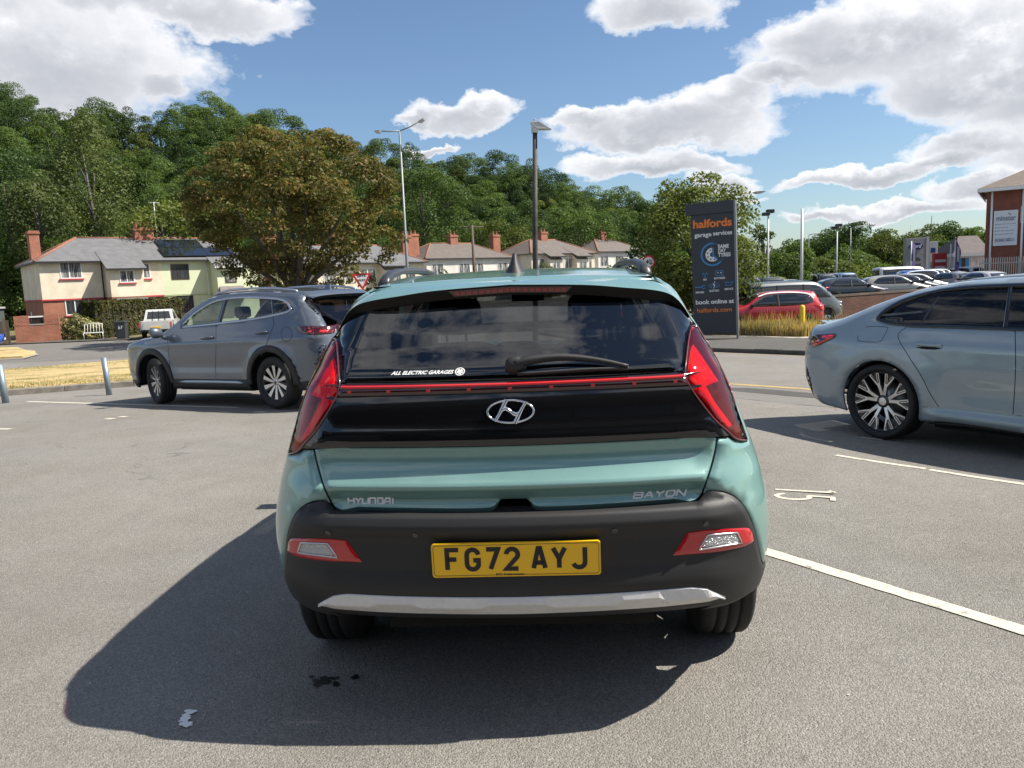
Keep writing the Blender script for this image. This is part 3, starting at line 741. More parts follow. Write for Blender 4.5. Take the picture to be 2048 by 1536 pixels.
# ---- left: kerb, dry verge, street
def ribbon_world(name, left, right, mat, h, kind='structure', thick=True, seg=.5, crown=0.0, parent=None):
    L_ = resample(np.array([q[:2] for q in left]), seg, False); n = len(L_); R0 = np.array([q[:2] for q in right]); tt = np.linspace(0, 1, n)
    cum = np.r_[0, np.cumsum(np.linalg.norm(np.diff(R0, axis=0), axis=1))]; cum /= cum[-1]; Rr = np.stack([np.interp(tt, cum, R0[:, k]) for k in (0, 1)], 1)
    cols = [L_*(1-k/6)+Rr*(k/6) for k in range(7)]; V = [(x, y, float(G(y, x)) + h + crown*math.sin(math.pi*k/6)) for k, c in enumerate(cols) for x, y in c]
    F = [(k*n+i, k*n+i+1, (k+1)*n+i+1, (k+1)*n+i) for k in range(6) for i in range(n-1)]
    if thick:
        o = len(V); V += [(x, y, float(G(y, x)) - .05) for c in (cols[0], cols[-1]) for x, y in c]
        F += [(i, o+i, o+i+1, i+1) for i in range(n-1)] + [(6*n+i, 6*n+i+1, o+n+i+1, o+n+i) for i in range(n-1)] + [(0, *(k*n for k in range(1, 7)), o+n, o), (n-1, o+n-1, o+2*n-1, *(k*n+n-1 for k in range(6, 0, -1)))]
    b = MB(); b.add(V, F, False); o = b.build(name, mat, parent); return tag(o, kind=kind) if parent is None else o
near = g2((-420, 826), (-150, 806), (0, 793), (130, 783), (268, 773)); nd = near[-1] - near[-2]; nd /= np.linalg.norm(nd); near += [near[-1] + nd*1.2, near[-1] + nd*2.0 + np.array([.0, .5, 0])]
far_ = g2((-420, 775), (-150, 757), (13, 744), (137, 733.5), (252, 725)); fd = far_[-1] - far_[-2]; fd /= np.linalg.norm(fd); far_ += [far_[-1] + fd*.9, far_[-1] + fd*1.4 + np.array([0, -.8, 0])]
m_kerb = P('old_concrete', (.17, .155, .135), .9, noise=(6, .35), bump=(60, .6, .01))
kin = [q + np.array([-.045, .13, 0]) for q in near]
# kerb stones one by one
kp = resample(np.array([q[:2] for q in near]), .915, False)
kerb = tag(empty('kerb', (0, 0, 0)), kind='structure')
def kerb_stones(kp, w, h, mat, par, inward, gap=.012):
    for a, b2 in zip(kp[:-1], kp[1:]):
        d_ = (b2-a); l = np.linalg.norm(d_); d_ = d_/l; n_ = np.array([-d_[1], d_[0]])*inward; a = a + d_*gap/2; b2 = b2 - d_*gap/2
        za, zb = float(G(a[1], a[0])), float(G(b2[1], b2[0])); jx = rng.uniform(-.006, .006); jh = rng.uniform(-.008, .008)
        q = [(a + n_*jx), (b2 + n_*jx), (b2 + n_*(w+jx)), (a + n_*(w+jx))]
        V = [(p[0], p[1], (za if i in (0, 3) else zb) + zz) for zz in (-.05, h+jh-.015) for i, p in enumerate(q)] + [((p+n_*(.018 if i < 2 else 0))[0], (p+n_*(.018 if i < 2 else 0))[1], (za if i in (0, 3) else zb)+h+jh) for i, p in enumerate(q)]
        MB().add(V, [(0, 1, 5, 4), (1, 2, 6, 5), (2, 3, 7, 6), (3, 0, 4, 7), (4, 5, 9, 8), (5, 6, 10, 9), (6, 7, 11, 10), (7, 4, 8, 11), (8, 9, 10, 11)]).build('kerb_stone', mat, par)
kerb_stones(kp, .13, .12, m_kerb, kerb, 1)
verge = ribbon_world('grass_verge', kin, far_, m_verge, .10, crown=.05)
isl = ribbon_world('grass_island', g2((-300, 735), (-100, 727), (0, 719), (45, 716.5), (70, 711)), g2((-300, 708), (-100, 701), (0, 697.5), (30, 697.5), (72, 709)), m_verge, .10, crown=.10)
strip_world('island_kerb', g2((-300, 737), (-100, 729), (0, 721), (48, 718.5), (74, 711), (32, 696.5)), .14, P('pale_kerb', (.38, .34, .29), .9, noise=(5, .2)), .06)
for a, b2 in (((34, 695.3), (77, 693)), ((123, 690.6), (164, 688.3)), ((225, 685.5), (262, 683.5))): strip_world('centre_line', g2(a, b2), .13, m_line2)
strip_world('edge_line', g2((40, 727.5), (155, 718.5)), .10, m_faint)
# ---- right: side road, double yellow lines, kerb, pavement, straw verge
kb = g2((1270, 697.5), (1420, 703.5), (1612, 711), (1760, 717)); kd = kb[-1]-kb[0]; kd /= np.linalg.norm(kd); kb = [kb[0] - kd*9, kb[0] - kd*4] + kb + [kb[-1] + kd*6, kb[-1] + kd*14]
kn = np.array([-kd[1], kd[0], 0]); kn = kn if kn[1] > 0 else -kn
kerb2 = tag(empty('far_kerb', (0, 0, 0)), kind='structure'); kerb_stones(resample(np.array([q[:2] for q in kb]), .915, False), .14, .125, P('dark_kerb', (.075, .068, .06), .9, noise=(5, .3)), kerb2, 1 if kn @ np.array([-kd[1], kd[0], 0]) > 0 else -1)
pf = g2((1270, 671.5), (1420, 675.5), (1612, 681.5), (1760, 687)); pd = pf[-1]-pf[0]; pd /= np.linalg.norm(pd); pf = [pf[0] - pd*9, pf[0] - pd*4] + pf + [pf[-1] + pd*6, pf[-1] + pd*14]
ribbon_world('pavement', [q + kn*.14 for q in kb], pf, m_path, .118)
strip_world('chipped_edge', pf[1:-1], .55, P('pale_chippings', (.42, .38, .33), .95, noise=(20, .4)), .124, rag=.12, seg=.4)
ribbon_world('straw_verge', [q + kn*.25 for q in pf[:4]] + [gndT(1600, 681)], [q + kn*3.6 for q in pf[:4]] + [gndT(1600, 681) + kn*2.6], m_verge, .13)
for o in (0, .16): strip_world('double_yellow', [gndT(1250, 758) + np.array([0, o, 0])] + [q + np.array([0, o, 0]) for q in g2((1464, 769), (1606, 778.5), (1720, 787))], .055, m_yel, seg=.2, rag=.004, seed=20+int(o*10))
strip_world('edge_line', [q - kn*.28 for q in kb], .05, m_yel)
strip_world('tar_band', g2((1300, 784), (1480, 792), (1600, 802), (1750, 815)), .62, asphalt('pale_band', .19, 1.0, .05, .3), .003, seg=.3, rag=.02)
strip_world('tar_band', g2((1300, 771), (1480, 779), (1600, 789), (1750, 800)), .5, m_new, .003, seg=.3, rag=.02)
# ------------------------------------------------------------------ woodland, street trees, hedges
def leaf_mat(name, cols, trans=.33, var=.25):
    m, nt, out = nodes_of(name); b = NB(nt); g = b.n('NewGeometry'); oi = b.n('ObjectInfo')
    c = b.ramp(g.outputs['Random Per Island'], [(i/(len(cols)-1), k) for i, k in enumerate(cols)])
    c = b.mix(1.0, c, b.ramp(oi.outputs['Random'], [(0, (1-var, 1-var*.9, 1-var)), (.5, (1, 1, 1)), (1, (1+var*1.2, 1+var*.9, 1+var*.4))]), 'MULTIPLY')
    c = b.mix(1.0, c, b.ramp(b.noise(b.coord('Object'), .55, 3, .6), [(.3, (.62, .66, .70)), (.5, (1, 1, 1)), (.7, (1.42, 1.35, 1.15))]), 'MULTIPLY')
    d = b.n('BsdfDiffuse'); b.link(c, d.inputs[0]); t = b.n('BsdfTranslucent'); b.link(b.mix(1.0, c, (1.3, 1.35, .6), 'MULTIPLY'), t.inputs[0]); gl = b.n('BsdfGlossy'); gl.inputs['Roughness'].default_value = .5; gl.inputs[0].default_value = (.5, .5, .5, 1)
    mx = b.n('MixShader'); mx.inputs[0].default_value = trans; b.link(d.outputs[0], mx.inputs[1]); b.link(t.outputs[0], mx.inputs[2])
    m2 = b.n('MixShader'); m2.inputs[0].default_value = .02; b.link(mx.outputs[0], m2.inputs[1]); b.link(gl.outputs[0], m2.inputs[2]); b.link(m2.outputs[0], out.inputs[0]); return m
m_leaf = leaf_mat('leaf_green', [(0.0643, 0.1077, 0.0322), (0.0778, 0.1265, 0.0367), (0.099, 0.1529, 0.0443), (0.1155, 0.1681, 0.0526)])
m_leafd = leaf_mat('leaf_dark', [(0.0387, 0.0694, 0.0257), (0.048, 0.0841, 0.0304), (0.0621, 0.1035, 0.0351), (0.0714, 0.1113, 0.0413)])
m_leafy = leaf_mat('leaf_yellowgreen', [(0.0877, 0.1163, 0.0335), (0.1066, 0.1384, 0.0385), (0.1287, 0.1605, 0.048), (0.1476, 0.17, 0.0544)])
m_birch = leaf_mat('leaf_birch', [(0.0751, 0.1009, 0.0394), (0.0919, 0.1209, 0.0454), (0.1086, 0.1376, 0.052), (0.1253, 0.151, 0.0588)])
m_brown = leaf_mat('leaf_scorched', [(.075, .092, .027), (.095, .105, .032), (.12, .118, .038), (.15, .118, .042), (.22, .145, .06)], .33, .05)
m_hedge = leaf_mat('leaf_hedge', [(0.0405, 0.0607, 0.0216), (0.0743, 0.0878, 0.0297), (0.1215, 0.1148, 0.0405), (0.1755, 0.1418, 0.054)])
m_bark = P('bark', (.10, .085, .07), .95, noise=(8, .3), bump=(20, .6, .03)); m_birchb = P('birch_bark', (.10, .095, .085), .9, noise=(5, .4))
def leaf_quads(name, C, N_, size, mat, rs, parent=None, asp=.62):
    """one mesh of small folded leaf sprays at C facing roughly N"""
    n = len(C); u = rs.normal(size=(n, 3)); w = N_ + rs.normal(size=(n, 3))*.55; w /= np.linalg.norm(w, axis=1, keepdims=True)
    u -= (u*w).sum(1, keepdims=True)*w; u /= np.linalg.norm(u, axis=1, keepdims=True); v = np.cross(w, u); s = size*rs.uniform(.6, 1.35, (n, 1))
    tip = s*rs.uniform(-.25, .1, (n, 1))*w
    V = np.stack([C - u*s*.5, C + v*s*asp*.5, C + u*s*.5 + tip, C - v*s*asp*.5], 1).reshape(-1, 3)
    me = bpy.data.meshes.new(name); me.vertices.add(4*n); me.vertices.foreach_set('co', V.astype(np.float32).ravel()); me.loops.add(4*n); me.loops.foreach_set('vertex_index', np.arange(4*n, dtype=np.int32))
    me.polygons.add(n); me.polygons.foreach_set('loop_start', np.arange(0, 4*n, 4, dtype=np.int32)); me.materials.append(mat); me.update(calc_edges=True)
    return link(name, me, parent)
def crown_points(rs, blobs, per, shell=.35):
    """leaf positions on the skins of many overlapping clumps: blobs = list of (centre, radii)"""
    C, N_ = [], []
    for c, r in blobs:
        k = max(8, int(per*(r[0]*r[2])**.9)); d = rs.normal(size=(k, 3)); d /= np.linalg.norm(d, axis=1, keepdims=True); d[:, 2] = np.where(d[:, 2] < -.55, -d[:, 2], d[:, 2])
        q = c + d*np.array(r)*(1 - shell*rs.random((k, 1))**1.6) ; C.append(q); N_.append(d + np.array([0, 0, .35]))
    return np.vstack(C), np.vstack(N_)
def make_tree(name, seed, h, rx, rz, zc, nb, per, size, mat, bark, tr=.22, droop=0.0, limbs=6, br=(.20, .36)):
    """tapered trunk with limbs and a clumpy crown; base at the origin"""
    rs = np.random.RandomState(seed); e = empty(name)
    blobs = []
    for i in range(nb):
        d = rs.normal(size=3); d /= np.linalg.norm(d); k = rs.uniform(.45, .86)**.7
        c = np.array([d[0]*rx*k, d[1]*rx*k, zc + d[2]*rz*k]); q = rx*rs.uniform(*br); blobs.append((c, (q, q, q*rs.uniform(.65, .95))))
    C, N_ = crown_points(rs, blobs, per)
    if droop:
        r_ = rs.random(len(C))**2; C[:, 2] -= r_*droop*(.5 + .5*np.linalg.norm(C[:, :2], axis=1)/rx)
    C[:, 2] = np.maximum(C[:, 2], zc - rz*1.02)
    leaf_quads('crown', C, N_, size, mat, rs, e)
    b = MB(); lean = rs.normal(size=2)*.02*h
    b.tube([(0, 0, -.3), (lean[0]*.3, lean[1]*.3, h*.18), (lean[0]*.7, lean[1]*.7, h*.42), (lean[0], lean[1], h*.72)], [tr*1.35, tr, tr*.72, tr*.2], 9)
    for i in range(limbs):
        c = blobs[i*max(1, nb//limbs) % nb][0]; z0 = h*rs.uniform(.2, .42); m_ = np.array([c[0]*.45, c[1]*.45, z0 + (c[2]-z0)*.55]); b.tube([(lean[0]*.5, lean[1]*.5, z0), m_, c], [tr*.5, tr*.32, tr*.10], 6)
    b.build('trunk', bark, e)
    return e
def put(proto, loc, rz, s, used):
    o = proto if proto.name not in used else copy_tree(proto)
    used.add(proto.name); o.location = loc; o.rotation_euler = (0, 0, rz); o.scale = (s[0], s[0], s[1]) if hasattr(s, '__len__') else (s, s, s); return o
# hillside: top line of the wood in photo pixels, and how far each part of the slope is
SIL = [(-400, 60), (0, 155), (60, 178), (110, 205), (200, 185), (280, 205), (330, 195), (400, 185), (470, 190), (540, 205), (600, 238), (660, 252), (700, 250), (760, 262), (850, 285), (940, 300), (1000, 298), (1060, 318), (1120, 345), (1180, 365), (1230, 362), (1280, 392), (1330, 388), (1400, 400), (1500, 425), (1600, 455), (1720, 490)]
sx_, sy_ = np.array(SIL, float).T
def hill(px, t):
    top = np.interp(px, sx_, sy_); base = np.interp(px, [-400, 0, 500, 900, 1300, 1720], [500, 485, 505, 505, 505, 520]); py = base + (top - base)*t
    D0 = np.interp(px, [-400, 0, 500, 900, 1300, 1720], [62, 68, 84, 100, 112, 125]); D1 = np.interp(px, [-400, 0, 600, 1000, 1300, 1720], [120, 125, 140, 150, 150, 150]); return at(px, py, D0 + (D1 - D0)*t)
TH = 12.5
gx = np.linspace(-400, 1720, 54); gt = np.linspace(-.15, 1.25, 10); V = []
for t in gt:
    for x in gx:
        q = hill(x, min(max(t, 0), 1.0)); d = (t - min(max(t, 0), 1.0))*60; V.append((q[0], q[1] + d, max(q[2] - TH*.92 - (2.5 if t < 0 else 0), -1.3) if t <= 1 else max(q[2] - TH - (t-1)*20, -1.3)))
F = [(j*54+i, j*54+i+1, (j+1)*54+i+1, (j+1)*54+i) for j in range(9) for i in range(53)]
tag(mesh_pd('hillside', V, F, [m_soil], True), kind='structure')
P1 = [make_tree('oak_tree', 11, 12, 4.6, 4.6, 7.6, 46, 330, .21, m_leaf, m_bark), make_tree('oak_tree', 12, 12.5, 4.2, 5.0, 7.6, 44, 330, .21, m_leafd, m_bark), make_tree('oak_tree', 13, 12, 5.0, 4.4, 7.8, 50, 330, .21, m_leaf, m_bark), make_tree('oak_tree', 14, 11.5, 4.4, 4.8, 7.0, 44, 330, .21, m_leafy, m_bark), make_tree('oak_tree', 15, 12.5, 4.8, 5.2, 7.4, 50, 330, .21, m_leafd, m_bark)]
used = set(); rs = np.random.RandomState(3); k = 0
KIND = ['leafy green', 'dark green', 'broad green', 'pale green', 'tall dark green']
def wood_label(j, x, t):
    lv = 'on the crest of the wood' if t > .9 else 'high on the wooded slope' if t > .6 else 'halfway up the wooded slope' if t > .3 else 'low on the wooded slope'
    wh = 'above the leftmost chimney' if x < 130 else 'above the cream house' if x < 340 else 'behind the brown tree' if x < 800 else 'between the two lamp posts' if x < 1060 else 'right of the dark lamp post' if x < 1240 else 'left of the sign totem'
    return KIND[j] + ' tree ' + lv + ' ' + wh
for t in (1.0, .86, .71, .56, .41, .26, .12, .0):
    x = -330 + rs.uniform(0, 60)
    while x < 1420:
        q = hill(x, min(1, max(0, t + rs.uniform(-.05, .05)))); D = q[1]
        j = rs.choice(5, p=[.26, .26, .2, .10, .18]) if t > .3 else rs.choice(5, p=[.3, .18, .24, .18, .1]); s = rs.uniform(.86, 1.16)
        zt = q[2] + (rs.uniform(-.8, .5) if t < 1 else rs.uniform(-1.2, .2))
        o = put(P1[j], (q[0], q[1], zt - TH*s), rs.uniform(0, 6.28), (s*rs.uniform(.95, 1.15), s), used); tag(o, wood_label(j, x, t), 'tree', 'trees of the hillside wood'); k += 1
        x += (46 + 30*rs.random())*110/D*1.15
# weeping birch in front of the wood, lighter bushes behind the roofs
def birch(px, ptop, pbase, D, w, seed, label, mat=m_birch, droop=2.2, per=210, group=None):
    top = at(px, ptop, D); bot = at(px, pbase, D); h = top[2] - bot[2]; e = make_tree('birch_tree' if droop else 'tree', seed, h, w, h*.46, h*.56, 46, per, .24 if droop else .26, mat, m_birchb if droop else m_bark, .20, droop, 7, (.22, .40)); e.location = bot; return tag(e, label, 'tree', group)
birch(205, 225, 520, 72, 3.6, 31, 'weeping birch with drooping pale foliage behind the left chimney')
birch(90, 350, 540, 66, 3.0, 32, 'olive green drooping tree behind the leftmost chimney', droop=1.2)
birch(30, 300, 530, 70, 4.5, 37, 'large dark tree rising at the far left behind the roof', m_leafd, 0, 130)
birch(330, 415, 520, 60, 3.4, 33, 'light green tree behind the roof with solar panels', m_leafy, 0, 140)
birch(1000, 440, 540, 96, 4.0, 34, 'light green tree behind the chimney right of the aerial fin', m_leafy, 0, 130)
birch(1170, 425, 530, 104, 4.5, 35, 'mid green tree above the roof right of the dark lamp post', m_leaf, 0, 130)
birch(850, 330, 530, 92, 5.6, 36, 'dark glossy tree behind the double lamp post', m_leafd, 0, 130)
# scorched chestnut before the houses
def chestnut():
    D = 40.0; bot = at(598, 655, D); bot[2] = float(G(D)); e = empty('chestnut_tree', bot); rs = np.random.RandomState(8); k = D/FPX
    # clump centres over the outline of the crown
    out = [(372, 420), (380, 370), (420, 330), (470, 300), (520, 268), (580, 262), (640, 268), (690, 280), (735, 310), (765, 340), (790, 380), (790, 430), (770, 470), (740, 500), (700, 530), (640, 545), (580, 555), (520, 545), (470, 515), (420, 480), (385, 450)]
    P_ = np.array(out, float); blobs = []
    cx, cy = 585, 415
    for i in range(150):
        while True:
            x, y = rs.uniform(365, 800), rs.uniform(262, 560)
            if inside(P_, np.array([[x, y]]))[0]: break
        rim = 1 - min(1, segdist(P_, np.array([[x, y]]))[0]/150); dep = (rs.uniform(-1, 1))*(1 - rim**2*.75)*5.2
        q = at(x, y, D); q[1] += dep; q[0] *= q[1]/D; r = rs.uniform(.75, 1.35)*(1 - .35*rim); blobs.append((q - bot, (r, r, r*.62)))
    for x, y in resample(P_, 30):
        x, y = cx + (x-cx)*.95, cy + (y-cy)*.95; q = at(x, y, D); r = rs.uniform(.5, .85); q[1] += rs.uniform(-1.5, 1.5); blobs.append((q - bot, (r, r, r*.6)))
    for x, y in ((705, 545), (735, 565), (770, 520), (795, 480), (745, 590), (690, 560), (780, 500), (450, 530), (480, 550), (510, 565), (540, 575), (570, 580), (640, 578), (670, 572), (620, 585), (465, 545)): q = at(x, y, D-2); blobs.append((q - bot, (.55, .55, .4)))
    C, N_ = crown_points(rs, blobs, 520, .5); leaf_quads('crown', C, N_, .185, m_brown, rs, e, .55)
    b = MB(); b.tube([(0, 0, -.3), (.05, 0, 1.0), (-.05, .1, 2.0)], [.42, .34, .30], 10)
    for dx, zt, r in ((-2.2, 6.5, .15), (-1.0, 7.8, .14), (.2, 8.2, .17), (1.4, 7.6, .15), (2.6, 6.3, .14), (-3.2, 4.6, .12), (3.4, 4.4, .12), (1.0, 5.5, .1)):
        y_ = rs.uniform(-1.5, 1.5); b.tube([(0, .1, 1.9), (dx*.35, y_*.4, 2.2+(zt-2)*.35), (dx*.75, y_*.8, 2.2+(zt-2)*.72), (dx, y_, zt)], [r*1.2, r, r*.65, r*.2], 7)
    b.build('trunk', m_bark, e); return tag(e, 'large brown scorched horse chestnut tree standing before the houses', 'tree')
chestnut()
# right-hand trees
def rtree(px, ptop, pbase, D, wpx, seed, mat, label, per=60, size=.30, nb=50, br=(.22, .40)):
    per = per*1.7; nb = int(nb*1.25)
    top = at(px, ptop, D); bot = at(px, pbase, D); bot[2] = min(bot[2], float(G(D))); h = top[2] - bot[2]; w = wpx*D/FPX/2; e = make_tree('tree', seed, h, w, h*.49, h*.52, nb, per, size, mat, m_bark, .2, 0, 7, br); e.location = bot; return tag(e, label, 'tree')
rtree(1400, 352, 600, 36, 235, 41, m_leafy, 'yellow green tree standing behind the dark sign totem', 260, .16, 70)
rtree(1315, 410, 600, 46, 130, 42, m_leafd, 'shaded tree behind the round speed limit sign', 120, .22)
rtree(1345, 500, 620, 41, 120, 52, m_leaf, 'low green bush left of the sign totem', 150, .2)
rtree(1528, 440, 570, 62, 62, 43, m_leafd, 'narrow dark conifer with ivy behind the parked cars', 170, .2)
rtree(1575, 475, 570, 60, 100, 44, m_leaf, 'round mid green tree right of the dark conifer', 170, .2)
rtree(1645, 520, 570, 64, 120, 53, m_leafy, 'low yellowish shrub behind the white flagpole', 150, .2)
rtree(1660, 460, 560, 98, 130, 45, m_leaf, 'domed green tree left of the tall dark tree', 120, .26)
rtree(1715, 445, 560, 92, 120, 46, m_leafd, 'tall dark green tree in the distance above the car park', 120, .26)
rtree(1785, 465, 560, 86, 120, 47, m_leafy, 'pale green poplar left of the grey maker sign', 130, .25)
rtree(1848, 442, 560, 110, 75, 48, m_leafy, 'thin yellowing tree above the maker sign', 120, .26)
rtree(1905, 442, 560, 118, 110, 49, m_leafd, 'dark rounded tree left of the brick office', 110, .3)
rtree(1950, 455, 560, 112, 90, 50, m_leaf, 'green tree touching the brick office wall', 110, .3)
rtree(1870, 480, 560, 100, 90, 54, m_leaf, 'bushy green tree between the maker sign and purple flag', 110, .28)
rtree(1740, 480, 560, 104, 150, 56, m_leaf, 'broad green tree between the tall dark tree and the poplar', 110, .28)
rtree(1690, 500, 560, 84, 120, 57, m_leaf, 'low bushy tree in front of the tall dark tree', 120, .25)
rtree(1820, 500, 560, 96, 110, 58, m_leafy, 'green tree directly behind the grey dealer sign', 110, .28)
rtree(1610, 490, 560, 120, 160, 55, m_leafd, 'distant dark tree line behind the car park', 90, .35)
# ------------------------------------------------------------------ houses across the street
def brick_mat(name, a, b_, mortar, sc=1.0):
    m, nt, out = nodes_of(name); b = NB(nt); p = b.n('BsdfPrincipled'); b.link(p.outputs[0], out.inputs[0]); q = b.coord('Object')
    sep = b.n('SeparateXYZ'); b.link(q, sep.inputs[0]); cmb = b.n('CombineXYZ'); b.link(b.math('ADD', sep.outputs[0], sep.outputs[1]), cmb.inputs[0]); b.link(sep.outputs[2], cmb.inputs[1])
    t = b.n('TexBrick'); b.link(cmb.outputs[0], t.inputs['Vector']); t.inputs['Scale'].default_value = sc; t.inputs['Color1'].default_value = (*a, 1); t.inputs['Color2'].default_value = (*b_, 1); t.inputs['Mortar'].default_value = (*mortar, 1)
    t.inputs['Brick Width'].default_value = .225; t.inputs['Row Height'].default_value = .075; t.inputs['Mortar Size'].default_value = .009
    c = b.mix(1.0, t.outputs['Color'], b.ramp(b.noise(q, 1.2, 5, .6), [(.3, .78), (.7, 1.2)]), 'MULTIPLY'); b.link(c, p.inputs['Base Color']); p.inputs['Roughness'].default_value = .9; b.link(b.bump(t.outputs['Fac'], -.4, .01), p.inputs['Normal']); return m
m_brick = brick_mat('red_brick', (.36, .105, .05), (.28, .075, .035), (.32, .24, .19)); m_brickd = brick_mat('office_brick', (.235, .055, .030), (.18, .042, .024), (.20, .13, .10)); m_brickw = brick_mat('old_wall_brick', (.12, .040, .025), (.065, .026, .018), (.075, .058, .048))
def render_mat(name, col): return P(name, col, .92, noise=(1.1, .15), bump=(34, .8, .03))
m_cream = render_mat('cream_render', (.72, .64, .50)); m_green = P('green_render', (.60, .64, .45), .9, noise=(1.2, .05)); m_cream2 = render_mat('pale_cream_render', (.66, .60, .47)); m_white_r = render_mat('white_render', (.68, .66, .60))
def tile_mat(name, col, var=.12):
    m, nt, out = nodes_of(name); b = NB(nt); p = b.n('BsdfPrincipled'); b.link(p.outputs[0], out.inputs[0]); q = b.coord('Object'); sep = b.n('SeparateXYZ'); b.link(q, sep.inputs[0])
    rows = b.math('FRACT', b.math('MULTIPLY', sep.outputs[2], 9.0)); n = b.noise(q, 2.0, 5, .7); cmb = b.n('CombineXYZ'); b.link(b.math('ADD', b.math('MULTIPLY', sep.outputs[0], 4), b.math('MULTIPLY', sep.outputs[1], 4)), cmb.inputs[0]); b.link(b.math('FLOOR', b.math('MULTIPLY', sep.outputs[2], 9.0)), cmb.inputs[1])
    wn_ = b.n('TexWhiteNoise'); fl = b.n('VectorMath', operation='FLOOR'); b.link(cmb.outputs[0], fl.inputs[0]); b.link(fl.outputs[0], wn_.inputs['Vector'])
    c = b.mix(1.0, col, b.ramp(n, [(.3, 1-var), (.7, 1+var)]), 'MULTIPLY'); c = b.mix(1.0, c, b.ramp(wn_.outputs['Value'], [(0, .88), (1, 1.1)]), 'MULTIPLY'); c = b.mix(1.0, c, b.ramp(rows, [(0, .55), (.16, 1.0), (1, 1.05)]), 'MULTIPLY')
    b.link(c, p.inputs['Base Color']); p.inputs['Roughness'].default_value = .75; b.link(b.bump(rows, .5, .03), p.inputs['Normal']); return m
m_slate = tile_mat('grey_roof_tiles', (.135, .135, .14)); m_tileb = tile_mat('brown_grey_roof_tiles', (.125, .105, .092)); m_terra = P('terracotta', (.27, .115, .07), .85, noise=(6, .2)); m_porch = tile_mat('porch_tiles', (.17, .145, .14))
m_upvc = P('white_upvc', (.76, .76, .76), .4); m_brownf = P('brown_frame', (.05, .032, .025), .5); m_redp = P('red_masonry_paint', (.42, .05, .055), .6); m_gut = P('black_gutter', (.02, .02, .022), .5); m_whiteg = P('white_gutter', (.7, .7, .7), .5)
def pane_mat(name, net=True):
    m, nt, out = nodes_of(name); b = NB(nt); p = b.n('BsdfPrincipled'); b.link(p.outputs[0], out.inputs[0]); q = b.coord('Object'); sep = b.n('SeparateXYZ'); b.link(q, sep.inputs[0])
    w = b.noise(b.coord('Object', (7, 7, .6)), 2.4, 3, .6)
    c = b.ramp(w, [(.45, (.035, .04, .045)), (.55, (.30, .30, .29) if net else (.05, .055, .06)), (.75, (.45, .45, .44) if net else (.09, .10, .10))]); b.link(c, p.inputs['Base Color']); p.inputs['Roughness'].default_value = .06; p.inputs['Coat Weight'].default_value = 1.0; p.inputs['Coat Roughness'].default_value = .02; return m
m_net = pane_mat('net_curtain_pane'); m_pane = pane_mat('dark_pane', False)
def window(par, x0, x1, z0, z1, y, fr=m_upvc, pane=m_net, split=(.42,), sill=None, ax='y', name='window'):
    """casement proud of a wall face at y (front faces -y): frame bars, sunk panes, sill"""
    e = MB(); t = .065; e.box(x0, x1, y-.03, y+.03, z1-t, z1); e.box(x0, x1, y-.03, y+.03, z0, z0+t); e.box(x0, x0+t, y-.03, y+.03, z0+t, z1-t); e.box(x1-t, x1, y-.03, y+.03, z0+t, z1-t)
    cuts = [x0+t] + [x0+(x1-x0)*s for s in split] + [x1-t]
    for c in cuts[1:-1]: e.box(c-t/2, c+t/2, y-.028, y+.03, z0+t, z1-t)
    w = e.build(name, fr, par)
    for a, b_ in zip(cuts[:-1], cuts[1:]):
        MB().box(a+(.0 if a == cuts[0] else t/2), b_-(0 if b_ == cuts[-1] else t/2), y-.008, y+.002, z0+t, z1-t).build('pane', pane, w)
    if sill: MB().box(x0-.08, x1+.08, y-.09, y+.02, z0-.09, z0-.005).build('sill', sill, w)
    return w
def hip_roof(par, x0, x1, y0, y1, z, zr, hipL, hipR, mat, name='roof', ridge=m_terra, over=.28, gut=m_gut):
    """hipped roof with thickness, ridge tiles and fascia"""
    X0, X1, Y0, Y1 = x0-over, x1+over, y0-over, y1+over; ym = (y0+y1)/2; a, c = x0+hipL if hipL else X0, x1-hipR if hipR else X1
    V = [(X0, Y0, z), (X1, Y0, z), (X1, Y1, z), (X0, Y1, z), (a, ym, zr), (c, ym, zr)]; V += [(v[0], v[1], v[2]-.10) for v in V[:4]]
    F = [(0, 1, 5, 4), (2, 3, 4, 5), (3, 0, 4), (1, 2, 5), (0, 6, 7, 1), (1, 7, 8, 2), (2, 8, 9, 3), (3, 9, 6, 0), (9, 8, 7, 6)]
    r = MB().add(V, F).build(name, mat, par)
    for p, q in ((4, 5), (0, 4), (3, 4), (1, 5), (2, 5)):
        if (p in (0, 3) and not hipL) or (p in (1, 2) and not hipR): continue
        MB().tube([V[p], V[q]], .085, 6).build('ridge_tiles', ridge, r)
    MB().box(X0-.02, X1+.02, Y0-.09, Y0+.01, z-.14, z-.02).build('gutter', gut, r); return r
def chimney(par, x, y, z0, z1, w=.9, d=.55, pots=2, mat=m_brick):
    b = MB(); b.box(x-w/2, x+w/2, y-d/2, y+d/2, z0, z1-.22); b.box(x-w/2-.06, x+w/2+.06, y-d/2-.06, y+d/2+.06, z1-.219, z1-.08); b.box(x-w/2-.02, x+w/2+.02, y-d/2-.02, y+d/2+.02, z1-.079, z1); c = b.build('chimney', mat, par)
    for k in range(pots): xx = x - w/2 + w*(k+.5)/pots; MB().lathe([(z1, .12), (z1+.06, .13), (z1+.12, .10), (z1+.36, .09), (z1+.38, .11), (z1+.40, .10), (z1+.30, .07)], 12, 'z', (xx, y, 0)).build('chimney_pot', m_terra, c)
    return c
HA = math.atan2(.64, .77); hdir = np.array([math.cos(HA), math.sin(HA)])
